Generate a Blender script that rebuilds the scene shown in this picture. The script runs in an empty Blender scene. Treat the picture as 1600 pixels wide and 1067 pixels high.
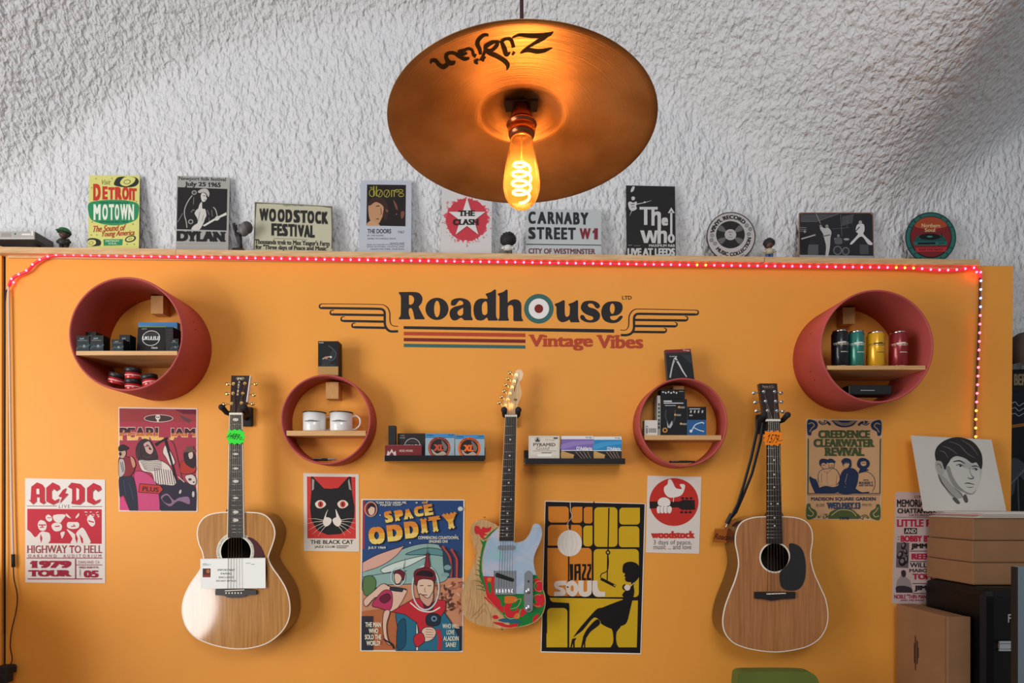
import bpy, bmesh, math, random
from mathutils import Vector, Matrix
from mathutils.geometry import tessellate_polygon

SC = bpy.context.scene
COL = SC.collection
R = math.radians

# ------------------------------------------------------------------ camera
F_PX, VX, VY, DIST, CAM_Z = 920.0, 790.0, 785.0, 2.3, 1.5   # focal length in pixels, vanishing point, distance to the orange wall, eye height
cam_data = bpy.data.cameras.new('camera')
cam = bpy.data.objects.new('camera', cam_data)
COL.objects.link(cam)
cam.location = (0, -DIST, CAM_Z)
cam.rotation_euler = (R(90), 0, 0)
cam_data.sensor_width = 36
cam_data.lens = 36 * F_PX / 1600
cam_data.shift_x = (800 - VX) / 1600
cam_data.shift_y = (VY - 533.5) / 1600
cam_data.clip_start = 0.02
SC.camera = cam

# ------------------------------------------------------------------ world, lights, exposure
SC.view_settings.view_transform = 'Standard'
SC.view_settings.look = 'None'
SC.view_settings.gamma = 1
SC.view_settings.use_curve_mapping = False
SC.view_settings.exposure = 0.0
world = bpy.data.worlds.new('daylight')
SC.world = world
world.use_nodes = True
world.node_tree.nodes['Background'].inputs[0].default_value = (0.93, 0.96, 1.0, 1)
world.node_tree.nodes['Background'].inputs[1].default_value = 0.25

def area(name, loc, target, sx, sy, power, col):
    l = bpy.data.lights.new(name, 'AREA')
    l.shape = 'RECTANGLE'; l.size = sx; l.size_y = sy; l.energy = power; l.color = col
    o = bpy.data.objects.new(name, l); COL.objects.link(o)
    o.location = loc
    o.rotation_euler = (Vector(target) - Vector(loc)).to_track_quat('-Z', 'Y').to_euler()
    return o

area('shop_window_light', (-3.55, -2.7, 1.75), (0.0, 0, 1.9), 1.7, 2.1, 92, (1.0, 0.985, 0.96))
area('guitar_glare_light', (-3.25, -3.9, 0.47), (-1.0, 0, 1.0), .60, .80, 20, (1.0, 1.0, 1.0)).data.shape = 'ELLIPSE'  # low light added to make the guitar glare; no glass door is known
area('plaster_fill_light', (0.5, -4.2, 3.5), (0.2, 0, 2.6), 1.6, 1.3, 44, (0.95, 0.98, 1.0))  # added fill for the upper plaster; no window is known there

# ------------------------------------------------------------------ helpers
def P(px, py, y=0.0):
    """the point at depth y (the orange wall is y = 0, the room is y < 0) that lies along the line of sight of photograph pixel px, py"""
    k = (DIST + y) / F_PX
    return Vector(((px - VX) * k, y, CAM_Z - (py - VY) * k))

def lin(c):
    if isinstance(c, str):
        c = [int(c[i:i + 2], 16) / 255 for i in (0, 2, 4)]
    return tuple((v / 12.92 if v <= 0.04045 else ((v + 0.055) / 1.055) ** 2.4) for v in c)

MATS = {}
def mat(name, col=None, rough=0.5, metal=0.0, coat=0.0, bump=0.0, bscale=200.0, emit=None, estr=0.0, attr=False, spec=0.5, var=0.0, vscale=6.0, sub=0.0):
    if name in MATS: return MATS[name]
    m = bpy.data.materials.new(name); m.use_nodes = True
    nt = m.node_tree; b = nt.nodes['Principled BSDF']
    if col is not None: b.inputs['Base Color'].default_value = (*lin(col), 1)
    b.inputs['Roughness'].default_value = rough
    b.inputs['Metallic'].default_value = metal
    b.inputs['Coat Weight'].default_value = coat
    b.inputs['Coat Roughness'].default_value = 0.06
    b.inputs['Specular IOR Level'].default_value = spec
    if sub: b.inputs['Subsurface Weight'].default_value = sub
    tc = nt.nodes.new('ShaderNodeTexCoord')
    if attr:
        a = nt.nodes.new('ShaderNodeAttribute'); a.attribute_name = 'Col'
        nt.links.new(a.outputs['Color'], b.inputs['Base Color'])
    if var and col is not None:
        n = nt.nodes.new('ShaderNodeTexNoise'); n.inputs['Scale'].default_value = vscale; n.inputs['Detail'].default_value = 5
        nt.links.new(tc.outputs['Object'], n.inputs['Vector'])
        r = nt.nodes.new('ShaderNodeValToRGB')
        c = lin(col)
        r.color_ramp.elements[0].position = .3; r.color_ramp.elements[1].position = .7
        r.color_ramp.elements[0].color = (*[v * (1 - var) for v in c], 1)
        r.color_ramp.elements[1].color = (*[min(1, v * (1 + var)) for v in c], 1)
        nt.links.new(n.outputs['Fac'], r.inputs['Fac']); nt.links.new(r.outputs['Color'], b.inputs['Base Color'])
    if bump:
        n = nt.nodes.new('ShaderNodeTexNoise'); n.inputs['Scale'].default_value = bscale; n.inputs['Detail'].default_value = 4
        nt.links.new(tc.outputs['Object'], n.inputs['Vector'])
        u = nt.nodes.new('ShaderNodeBump'); u.inputs['Strength'].default_value = bump; u.inputs['Distance'].default_value = 0.004
        nt.links.new(n.outputs['Fac'], u.inputs['Height']); nt.links.new(u.outputs['Normal'], b.inputs['Normal'])
    if emit is not None:
        b.inputs['Emission Color'].default_value = (*lin(emit), 1); b.inputs['Emission Strength'].default_value = estr
    MATS[name] = m
    return m

def wood(name, c0, c1, rough=0.5, coat=0.0, scale=(6, 40, 1.2), dist=2.0, bump=0.0):
    """straight grain along local z"""
    if name in MATS: return MATS[name]
    m = bpy.data.materials.new(name); m.use_nodes = True
    nt = m.node_tree; b = nt.nodes['Principled BSDF']
    tc = nt.nodes.new('ShaderNodeTexCoord'); mp = nt.nodes.new('ShaderNodeMapping')
    mp.inputs['Scale'].default_value = scale
    nt.links.new(tc.outputs['Object'], mp.inputs['Vector'])
    n = nt.nodes.new('ShaderNodeTexNoise'); n.inputs['Scale'].default_value = 5; n.inputs['Detail'].default_value = 6; n.inputs['Distortion'].default_value = dist
    nt.links.new(mp.outputs['Vector'], n.inputs['Vector'])
    r = nt.nodes.new('ShaderNodeValToRGB')
    r.color_ramp.elements[0].position = .3; r.color_ramp.elements[1].position = .72
    r.color_ramp.elements[0].color = (*lin(c0), 1); r.color_ramp.elements[1].color = (*lin(c1), 1)
    nt.links.new(n.outputs['Fac'], r.inputs['Fac']); nt.links.new(r.outputs['Color'], b.inputs['Base Color'])
    b.inputs['Roughness'].default_value = rough; b.inputs['Coat Weight'].default_value = coat; b.inputs['Coat Roughness'].default_value = 0.05
    if bump:
        u = nt.nodes.new('ShaderNodeBump'); u.inputs['Strength'].default_value = bump; u.inputs['Distance'].default_value = 0.002
        nt.links.new(n.outputs['Fac'], u.inputs['Height']); nt.links.new(u.outputs['Normal'], b.inputs['Normal'])
    MATS[name] = m
    return m

def tag(o, label=None, cat=None, group=None, kind=None):
    if label: o['label'] = label
    if cat: o['category'] = cat
    if group: o['group'] = group
    if kind: o['kind'] = kind
    return o

def thing(name, loc, label, cat, group=None):
    o = bpy.data.objects.new(name, None); COL.objects.link(o)
    o.location = loc; o.empty_display_size = .05
    return tag(o, label, cat, group)

def circ(n, r=1.0, a0=0.0):
    return [(r * math.cos(a0 + 2 * math.pi * i / n), r * math.sin(a0 + 2 * math.pi * i / n)) for i in range(n)]

def wpos(o):
    v = Vector((0, 0, 0))
    while o: v += o.location; o = o.parent
    return v

class MB:
    """collects shapes in world coordinates; build() links them as one mesh object"""
    def __init__(s): s.v = []; s.f = []; s.sm = []
    def add(s, vs, fs, smooth=False):
        n = len(s.v); s.v += [Vector(v) for v in vs]
        for f in fs: s.f.append([i + n for i in f]); s.sm.append(smooth)
        return s
    def box(s, c, size, rot=None):
        x, y, z = [v / 2 for v in size]
        vs = [Vector((a, b, d)) for a in (-x, x) for b in (-y, y) for d in (-z, z)]
        if rot is not None: vs = [rot @ v for v in vs]
        vs = [v + Vector(c) for v in vs]
        return s.add(vs, [(0, 1, 3, 2), (4, 6, 7, 5), (0, 4, 5, 1), (2, 3, 7, 6), (0, 2, 6, 4), (1, 5, 7, 3)])
    def cbox(s, c, size, rot=None, bev=0.002):
        """box with chamfered edges"""
        bm = bmesh.new(); bmesh.ops.create_cube(bm, size=1.0)
        for v in bm.verts: v.co = Vector((v.co.x * size[0], v.co.y * size[1], v.co.z * size[2]))
        bmesh.ops.bevel(bm, geom=bm.edges[:], offset=min(bev, min(size) * .45), segments=2, affect='EDGES', profile=.5)
        bm.verts.ensure_lookup_table(); bm.verts.index_update()
        vs = [(rot @ v.co if rot is not None else v.co.copy()) + Vector(c) for v in bm.verts]
        s.add(vs, [[v.index for v in f.verts] for f in bm.faces]); bm.free()
        return s
    def lathe(s, prof, axis0, axis, n=48, smooth=True, closed=False):
        """prof: (radius, height along axis)"""
        ax = Vector(axis).normalized(); t = ax.orthogonal().normalized(); b = ax.cross(t)
        vs = []; fs = []
        for (r, h) in prof:
            for i in range(n):
                a = 2 * math.pi * i / n
                vs.append(Vector(axis0) + ax * h + (t * math.cos(a) + b * math.sin(a)) * r)
        m = len(prof)
        for j in range(m if closed else m - 1):
            for i in range(n):
                a, c = j * n + i, j * n + (i + 1) % n
                d, e = ((j + 1) % m) * n + (i + 1) % n, ((j + 1) % m) * n + i
                fs.append((a, c, d, e))
        return s.add(vs, fs, smooth)
    def cyl(s, a, b, r, r2=None, n=20, smooth=True):
        a, b = Vector(a), Vector(b); L = (b - a).length
        r2 = r if r2 is None else r2
        s.lathe([(1e-5, 0), (r, 0)], a, b - a, n, False)
        s.lathe([(r, 0), (r2, L)], a, b - a, n, smooth)
        return s.lathe([(r2, L), (1e-5, L)], a, b - a, n, False)
    def tube(s, pts, r, n=8, cap=True):
        pts = [Vector(p) for p in pts]; m = len(pts)
        rs = r if isinstance(r, (list, tuple)) else [r] * m
        t0 = (pts[1] - pts[0]).normalized(); u = t0.orthogonal().normalized()
        vs = []; fs = []
        for i in range(m):
            t = (pts[min(i + 1, m - 1)] - pts[max(i - 1, 0)]).normalized()
            u = (u - t * u.dot(t)).normalized(); w = t.cross(u)
            for k in range(n):
                a = 2 * math.pi * k / n
                vs.append(pts[i] + (u * math.cos(a) + w * math.sin(a)) * rs[i])
        for i in range(m - 1):
            for k in range(n):
                fs.append((i * n + k, i * n + (k + 1) % n, (i + 1) * n + (k + 1) % n, (i + 1) * n + k))
        if cap:
            fs.append(tuple(range(n))[::-1]); fs.append(tuple(range((m - 1) * n, m * n)))
        return s.add(vs, fs, True)
    def sphere(s, c, r, seg=20, rings=12, rot=None):
        rx, ry, rz = r if isinstance(r, (list, tuple)) else (r, r, r)
        vs = []; fs = []
        for j in range(rings + 1):
            th = math.pi * j / rings
            for i in range(seg):
                a = 2 * math.pi * i / seg
                v = Vector((rx * math.sin(th) * math.cos(a), ry * math.sin(th) * math.sin(a), rz * math.cos(th)))
                if rot is not None: v = rot @ v
                vs.append(v + Vector(c))
        for j in range(rings):
            for i in range(seg):
                fs.append((j * seg + i, (j + 1) * seg + i, (j + 1) * seg + (i + 1) % seg, j * seg + (i + 1) % seg))
        return s.add(vs, fs, True)
    def slab(s, front, back, holes=()):
        """front and back: matching outlines (3D); faces between; holes: (front, back) pairs"""
        loops = [list(front)] + [list(h[0]) for h in holes]
        bl = [list(back)] + [list(h[1]) for h in holes]
        tri = tessellate_polygon([[Vector(p) for p in l] for l in loops])
        fv = [p for l in loops for p in l]; bv = [p for l in bl for p in l]
        s.add(fv, tri); s.add(bv, [t[::-1] for t in tri])
        for l, b in zip(loops, bl):
            n = len(l)
            s.add(l + b, [(i, (i + 1) % n, n + (i + 1) % n, n + i) for i in range(n)], n > 12)
        return s
    def prism(s, pts, d_front, d_back=None, holes=(), depth=None):
        """outline in photograph pixels standing d_front metres off the orange wall, carried straight back to d_back"""
        def fr(l): return [P(x, y, -(depth(x, y) if depth else d_front)) for x, y in l]
        def bk(l):
            out = []
            for v in fr(l):
                w = v.copy(); w.y = -d_back if not depth else v.y + (d_front - d_back); out.append(w)
            return out
        return s.slab(fr(pts), bk(pts), [(fr(h), bk(h)) for h in holes])
    def build(s, name, material, parent=None, origin=None, bevel=0.0):
        o0 = wpos(parent) if parent else (Vector(origin) if origin is not None else None)
        if o0 is None:
            n = len(s.v); mn = [min(v[i] for v in s.v) for i in range(3)]; mx = [max(v[i] for v in s.v) for i in range(3)]
            o0 = Vector(((mn[0] + mx[0]) / 2, (mn[1] + mx[1]) / 2, mn[2]))
        me = bpy.data.meshes.new(name)
        base = Vector(origin) if (parent and origin is not None) else o0
        me.from_pydata([v - base for v in s.v], [], s.f)
        me.polygons.foreach_set('use_smooth', s.sm)
        bm = bmesh.new(); bm.from_mesh(me); bmesh.ops.recalc_face_normals(bm, faces=bm.faces[:]); bm.to_mesh(me); bm.free()
        o = bpy.data.objects.new(name, me); COL.objects.link(o)
        if material: me.materials.append(material)
        if parent:
            o.parent = parent; o.location = base - o0
        else: o.location = o0
        if bevel:
            md = o.modifiers.new('bevel', 'BEVEL'); md.width = bevel; md.segments = 2; md.limit_method = 'ANGLE'; md.angle_limit = R(40)
        return o

# ---- flat graphics: outlines, curves, lettering ----
def sm(pts, n=6, closed=True):
    """smooth curve through points; a third value of 1 marks a sharp corner"""
    p = [Vector((q[0], q[1])) for q in pts]; k = [len(q) > 2 and q[2] for q in pts]
    m = len(p); out = []
    for i in range(m if closed else m - 1):
        a, b = p[i], p[(i + 1) % m]
        pa = p[i - 1] if (closed or i > 0) else a
        nb = p[(i + 2) % m] if (closed or i + 2 < m) else b
        ta = (b - a) if k[i] else (b - pa) * .5
        tb = (b - a) if k[(i + 1) % m] else (nb - a) * .5
        L = (b - a).length
        if ta.length > 1.2 * L: ta *= 1.2 * L / ta.length
        if tb.length > 1.2 * L: tb *= 1.2 * L / tb.length
        if k[i] and k[(i + 1) % m]:
            out.append((a.x, a.y)); continue
        for j in range(n):
            t = j / n; t2 = t * t; t3 = t2 * t
            q = a * (2 * t3 - 3 * t2 + 1) + ta * (t3 - 2 * t2 + t) + b * (-2 * t3 + 3 * t2) + tb * (t3 - t2)
            out.append((q.x, q.y))
    if not closed: out.append((p[-1].x, p[-1].y))
    return out

def ell(cx, cy, rx, ry=None, n=28, rot=0.0):
    ry = rx if ry is None else ry; c, s = math.cos(rot), math.sin(rot)
    return [(cx + rx * math.cos(a) * c - ry * math.sin(a) * s, cy + rx * math.cos(a) * s + ry * math.sin(a) * c) for a in [2 * math.pi * i / n for i in range(n)]]

def rect(x0, y0, x1, y1): return [(x0, y0), (x1, y0), (x1, y1), (x0, y1)]

def rrect(x0, y0, x1, y1, r, n=5):
    out = []
    for cx, cy, a in ((x1 - r, y0 + r, -90), (x1 - r, y1 - r, 0), (x0 + r, y1 - r, 90), (x0 + r, y0 + r, 180)):
        for i in range(n + 1):
            t = R(a + 90 * i / n); out.append((cx + r * math.cos(t), cy + r * math.sin(t)))
    return out

def stroke(pts, w, closed=False):
    """outline of a line of width w (one number or one per point)"""
    p = [Vector((q[0], q[1])) for q in pts]; m = len(p)
    ws = list(w) if isinstance(w, (list, tuple)) else [w] * m
    if len(ws) != m:
        q = len(ws) - 1; o = []
        for i in range(m):
            t = q * i / (m - 1); j = min(int(t), q - 1); o.append(ws[j] + (ws[j + 1] - ws[j]) * (t - j))
        ws = o
    l, r = [], []
    for i in range(m):
        d = (p[min(i + 1, m - 1)] - p[max(i - 1, 0)])
        if d.length < 1e-9: d = Vector((1, 0))
        d.normalize(); nrm = Vector((-d.y, d.x)) * ws[i] / 2
        l.append(p[i] + nrm); r.append(p[i] - nrm)
    return [(v.x, v.y) for v in l] + [(v.x, v.y) for v in r[::-1]]

def arc(cx, cy, r, a0, a1, n=16, ry=None):
    ry = r if ry is None else ry
    return [(cx + r * math.cos(R(a0 + (a1 - a0) * i / n)), cy + ry * math.sin(R(a0 + (a1 - a0) * i / n))) for i in range(n + 1)]

_TX = {}
def glyphs(s, bold=0.0, serif=0.0, space=1.0):
    """lettering as flat faces scaled to a unit box; the third value is a tiny lift that keeps overlapping strokes apart"""
    key = (s, bold, serif, space)
    if key in _TX: return _TX[key]
    cu = bpy.data.curves.new('lettering', 'FONT'); cu.body = s; cu.offset = 0; cu.resolution_u = 3; cu.space_character = space
    o = bpy.data.objects.new('lettering', cu)
    m = o.to_mesh()
    vs = [(v.co.x, v.co.y) for v in m.vertices]; fs = [tuple(p.vertices) for p in m.polygons]
    par = list(range(len(vs)))
    def root(i):
        while par[i] != i: par[i] = par[par[i]]; i = par[i]
        return i
    for f in fs:
        for i in f[1:]: par[root(i)] = root(f[0])
    isl = {}
    for i in range(len(vs)): isl.setdefault(root(i), []).append(i)
    lift = [0.0] * len(vs)
    for n, l in enumerate(sorted(isl.values(), key=lambda l: min(vs[i][0] for i in l))):
        for i in l: lift[i] = (n % 2) * .5
    extra_v, extra_f = [], []
    if '1' in s and not set(s) & set('Ilt'):
        for l in isl.values():                      # give every figure one its flag
            x0, x1 = min(vs[i][0] for i in l), max(vs[i][0] for i in l); y0, y1 = min(vs[i][1] for i in l), max(vs[i][1] for i in l)
            if len(l) <= 8 and x1 - x0 < .22 and y1 - y0 > .55:
                n = len(extra_v); w = .16
                extra_v += [(x0 + .02, y1, .45), (x0 + .02, y1 - .16 - bold, .45), (x0 - w, y1 - .27 - bold, .45), (x0 - w, y1 - .15, .45)]; extra_f.append((n, n + 1, n + 2, n + 3))
    if serif:                                       # foot and head bars on every upright stem
        cnt = {}
        for f in fs:
            for i in range(len(f)):
                e = tuple(sorted((f[i], f[(i + 1) % len(f)]))); cnt[e] = cnt.get(e, 0) + 1
        for (a, b), c in cnt.items():
            if c != 1: continue
            (x0, y0), (x1, y1) = vs[a], vs[b]
            if abs(y0 - y1) > 1e-3 or not .05 < abs(x0 - x1) < .24: continue
            x0, x1 = min(x0, x1), max(x0, x1)
            e = .07 * serif + bold * 1.15; t = .075 * serif
            low = y0 < .25 - bold
            ya, yb = (y0, y0 + t) if low else (y0 - t, y0)
            n = len(extra_v); z = .93 + (len(extra_f) % 2) * .04
            extra_v += [(x0 - e, ya, z), (x1 + e, ya, z), (x1 + e, yb, z), (x0 - e, yb, z)]; extra_f.append((n, n + 1, n + 2, n + 3))
    o.to_mesh_clear(); bpy.data.objects.remove(o); bpy.data.curves.remove(cu)
    V3 = [(x, y, z) for (x, y), z in zip(vs, lift)]; F3 = list(fs); nv = len(vs)
    if bold > .005:                                 # heavier weights: the same letters struck again a little to each side
        d = bold * 1.15; e = d * .5
        for k, dx, dy in ((1, -d, -e), (2, d, e), (3, -d, e), (4, d, -e)):
            n = len(V3); V3 += [(x + dx, y + dy, z + k * .1) for (x, y), z in zip(vs, lift)]; F3 += [tuple(i + n for i in f) for f in fs]
    n = len(V3); V3 += extra_v; F3 += [tuple(i + n for i in f) for f in extra_f]
    xs = [v[0] for v in V3]; ys = [v[1] for v in V3]
    x0, x1, y0, y1 = min(xs), max(xs), min(ys), max(ys)
    w, h = max(x1 - x0, 1e-6), max(y1 - y0, 1e-6)
    _TX[key] = ([((x - x0) / w, (y - y0) / h, z) for x, y, z in V3], F3)
    return _TX[key]

GAIN = 1.0
class Print:
    """a flat printed sheet, sign or box front: many flat-coloured shapes in one mesh, in photograph pixels on its own plane"""
    STEP = 4e-5
    def __init__(s, depth, frame=(0, 0, 1)):
        s.d = depth; s.fr = frame; s.v = []; s.f = []; s.c = []; s.lay = 0; s.base = None; s.warp = None
    def _px(s, q):
        x, y = s.fr[0] + q[0] / s.fr[2], s.fr[1] + q[1] / s.fr[2]
        return s.warp(x, y) if s.warp else (x, y)
    def _put(s, vs, fs, col, lay):
        n = len(s.v)
        s.v += [(*s._px(q), lay + (q[2] if len(q) > 2 else 0)) for q in vs]
        for f in fs: s.f.append([i + n for i in f]); s.c.append(lin(col))
    def poly(s, pts, col, holes=(), same=False):
        if not same: s.lay += 1
        loops = [[Vector((q[0], q[1], 0)) for q in l] for l in [pts, *holes]]
        tri = tessellate_polygon(loops)
        s.sub = (getattr(s, 'sub', 0) + .12) % .84 if same else 0
        s._put([(q[0], q[1], s.sub) for l in [pts, *holes] for q in l], tri, col, s.lay); return s
    def ink(s, pts, col, w=4, line='2a2028'):
        """a shape with a drawn outline"""
        s.poly(pts, col); q = [v[:2] for v in pts]; o = stroke([*q, q[0]], w); n = len(o) // 2
        s._put([(*v, .5) for v in o], [(i, i + 1, 2 * n - 2 - i, 2 * n - 1 - i) for i in range(n - 1)], line, s.lay); return s
    def polys(s, lst, col):
        s.lay += 1
        for l in lst: s.poly(l, col, same=True)
        return s
    def text(s, t, x0, y0, x1, y1, col, bold=0.0, serif=0.0, shear=0.0, rot=0.0, space=1.0, same=False, bend=None, clip=None):
        """lettering filling the box; bend = function (u, v) -> (x, y) for curved lines"""
        if not same: s.lay += 1
        if abs(y1 - y0) / s.fr[2] < 7.5 and not bend: bold = min(bold, .02); serif = min(serif, .5)   # small print stays light enough to read
        vs, fs = glyphs(t, bold, serif, space)
        cx, cy = (x0 + x1) / 2, (y0 + y1) / 2; c, sn = math.cos(R(rot)), math.sin(R(rot))
        out = []
        if clip:                                    # keep only the band clip[0] <= v <= clip[1] of the letters
            nv, nf = [], []
            for f in fs:
                q = [vs[i] for i in f]
                for lim, sg in ((clip[0], 1), (clip[1], -1)):
                    r = []
                    for i in range(len(q)):
                        a, b = q[i - 1], q[i]; da, db = sg * (a[1] - lim), sg * (b[1] - lim)
                        if (da < 0) != (db < 0):
                            t = da / (da - db); r.append((a[0] + (b[0] - a[0]) * t, lim, a[2] + (b[2] - a[2]) * t))
                        if db >= 0: r.append(b)
                    q = r
                    if not q: break
                if len(q) > 2: nf.append(tuple(range(len(nv), len(nv) + len(q)))); nv += q
            vs, fs = nv, nf
        for u, v, z in vs:
            if bend: out.append((*bend(u, v), z)); continue
            x = x0 + u * (x1 - x0) + shear * (v - .5) * (y1 - y0); y = y1 - v * (y1 - y0)
            dx, dy = x - cx, y - cy
            out.append((cx + dx * c - dy * sn, cy + dx * sn + dy * c, z))
        s._put(out, fs, col, s.lay); return s
    def sheet(s, pts, col, thick=0.0006, side=None):
        """the sheet itself with its edges and back"""
        s.base = ([s._px(q) for q in pts], thick, lin(col), lin(side or col))
        return s
    def build(s, name, material, label=None, cat=None, group=None, parent=None, lean=0.0, yaw=0.0, pivot=None, bow=0.0):
        xs = [q[0] for q in s.base[0]]; ys = [q[1] for q in s.base[0]]
        k = (DIST - s.d) / F_PX
        ox, oy = (pivot if pivot else ((min(xs) + max(xs)) / 2, max(ys)))
        verts, faces, cols, kk = [], [], [], []
        pts, th, bc, sc = s.base; n = len(pts)
        tri = tessellate_polygon([[Vector((*q, 0)) for q in pts]])
        verts += [(x, y, 0.0) for x, y in pts] + [(x, y, -th) for x, y in pts]
        for t in tri: faces.append(list(t)); cols.append(bc)
        for t in tri: faces.append([i + n for i in t[::-1]]); cols.append(sc)
        for i in range(n): faces.append([i, (i + 1) % n, n + (i + 1) % n, n + i]); cols.append(sc)
        m = len(verts)
        verts += [(x, y, l * s.STEP) for x, y, l in s.v]
        for f, c in zip(s.f, s.c): faces.append([i + m for i in f]); cols.append(c)
        w = (max(xs) - min(xs)) * k / 2 or 1
        xm = (min(xs) + max(xs)) / 2
        def pos(x, y, z):
            yy = -z
            if bow: yy -= bow * (((x - xm) * k / w) ** 2)
            return ((x - ox) * k, yy, -(y - oy) * k)
        me = bpy.data.meshes.new(name)
        me.from_pydata([pos(*v) for v in verts], [], faces)
        # make front faces face the room
        bm = bmesh.new(); bm.from_mesh(me); bm.faces.ensure_lookup_table()
        nf = len(tri)
        for i, f in enumerate(bm.faces):
            f.normal_update()
            if (i < nf or i >= 2 * nf + n) and f.normal.y > 0: f.normal_flip()
            if nf <= i < 2 * nf and f.normal.y < 0: f.normal_flip()
        bm.to_mesh(me); bm.free()
        at = me.color_attributes.new('Col', 'FLOAT_COLOR', 'CORNER')
        buf = []
        for p, c in zip(me.polygons, cols):
            for _ in range(p.loop_total): buf += [c[0] * GAIN, c[1] * GAIN, c[2] * GAIN, 1.0]
        at.data.foreach_set('color', buf)
        me.materials.append(material)
        o = bpy.data.objects.new(name, me); COL.objects.link(o)
        loc = P(ox, oy, -s.d)
        if lean < 0: loc.z += th * math.sin(R(-lean))
        if parent: o.parent = parent; o.location = loc - wpos(parent)
        else: o.location = loc
        o.rotation_euler = (R(lean), 0, R(yaw))
        return tag(o, label, cat, group)

PAPER = mat('printed_paper', attr=True, rough=.6, spec=.2)
TIN = mat('printed_tin', attr=True, rough=.45, spec=.28)
CARD = mat('printed_card', attr=True, rough=.5, spec=.25)
MATTE = mat('painted_lettering', attr=True, rough=.75, spec=.25)

# ------------------------------------------------------------------ the room
def plaster(name, col, s1, dist, rough=.9):
    m = bpy.data.materials.new(name); m.use_nodes = True
    nt = m.node_tree; b = nt.nodes['Principled BSDF']; L = nt.links.new
    b.inputs['Base Color'].default_value = (*lin(col), 1); b.inputs['Roughness'].default_value = rough
    tc = nt.nodes.new('ShaderNodeTexCoord'); mp = nt.nodes.new('ShaderNodeMapping')
    mp.inputs['Rotation'].default_value = (0, R(22), 0); mp.inputs['Scale'].default_value = (1.25, 1, .72)
    L(tc.outputs['Object'], mp.inputs['Vector'])
    n = nt.nodes.new('ShaderNodeTexNoise'); n.inputs['Scale'].default_value = s1; n.inputs['Detail'].default_value = 2.2; n.inputs['Roughness'].default_value = .45; n.inputs['Distortion'].default_value = .25
    L(mp.outputs['Vector'], n.inputs['Vector'])
    n2 = nt.nodes.new('ShaderNodeTexNoise'); n2.inputs['Scale'].default_value = s1 * .3; n2.inputs['Detail'].default_value = 1
    L(mp.outputs['Vector'], n2.inputs['Vector'])
    mx = nt.nodes.new('ShaderNodeMath'); mx.operation = 'MULTIPLY_ADD'; mx.inputs[1].default_value = .6
    L(n2.outputs['Fac'], mx.inputs[0]); L(n.outputs['Fac'], mx.inputs[2])
    u = nt.nodes.new('ShaderNodeBump'); u.inputs['Strength'].default_value = 1.0; u.inputs['Distance'].default_value = dist
    L(mx.outputs[0], u.inputs['Height']); L(u.outputs['Normal'], b.inputs['Normal'])
    return m
ROUGHCAST = plaster('white_roughcast', 'dcdcde', 46, .022)

# lunette and vault: one curved plaster shell; the flat part behind the ledge is the wall, the rest the ceiling
KY = .10
kl = (DIST + KY) / F_PX
def arch(cx): return ((cx - VX) * kl, CAM_Z - (842 - VY) * kl)
A = [arch(620 + 1470 * i) for i in (-1, 0, 1)]
RA = 800 * kl
def smin(a, b, k=.16):
    h = max(0, min(1, .5 + .5 * (b - a) / k)); return b * (1 - h) + a * h - k * h * (1 - h)
def bulge(x, z):
    d = None
    for ax, az in A:
        q = math.hypot(x - ax, max(0, z - az)) - RA
        d = q if d is None else smin(d, q)
    if d <= 0: return 0.0
    g = max(0, min(1, (z - 2.56) / .55)); g = g * g * (3 - 2 * g)
    return g * 1.35 * (math.sqrt(d * d + .05 ** 2) - .05) + 1.0 * d * d * g
NX, NZ = 260, 104
X0, X1, Z0, Z1 = -3.3, 3.3, 2.15, 4.45
vs = []; hh = []
for j in range(NZ + 1):
    for i in range(NX + 1):
        x = X0 + (X1 - X0) * i / NX; z = Z0 + (Z1 - Z0) * j / NZ
        h = bulge(x, z); hh.append(h); vs.append((x, KY - h, z))
fl, fc = [], []
for j in range(NZ):
    for i in range(NX):
        a = j * (NX + 1) + i; q = (a, a + 1, a + NX + 2, a + NX + 1)
        (fl if max(hh[k] for k in q) <= 1e-6 else fc).append(q)
def shell(name, faces):
    used = sorted({k for f in faces for k in f}); ix = {k: n for n, k in enumerate(used)}
    me = bpy.data.meshes.new(name); me.from_pydata([vs[k] for k in used], [], [[ix[k] for k in f] for f in faces])
    me.polygons.foreach_set('use_smooth', [True] * len(faces)); me.materials.append(ROUGHCAST)
    o = bpy.data.objects.new(name, me); COL.objects.link(o); o['kind'] = 'structure'
    return o
shell('ceiling', fc)
low = MB().box((0, KY + .03, 1.075), (6.6, .06, 2.15)).build('wall_behind', ROUGHCAST); low['kind'] = 'structure'
wl = shell('wall_lunette', fl)

ORANGE = mat('orange_wall_paint', 'f0a040', rough=.55, bump=.08, bscale=90, var=.035, vscale=2.2, spec=.3)
o = MB().prism([(9, 395), (1583, 415.5), (1573, 1500), (9, 1500)], 0.0, -.05).build('wall_back', ORANGE); o['kind'] = 'structure'
FLOORM = wood('floor_boards', '6b5a48', '8a755e', .6)
o = MB().box((0, -2.0, -.03), (7.0, 5.4, .06)).build('floor', FLOORM); o['kind'] = 'structure'

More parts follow.
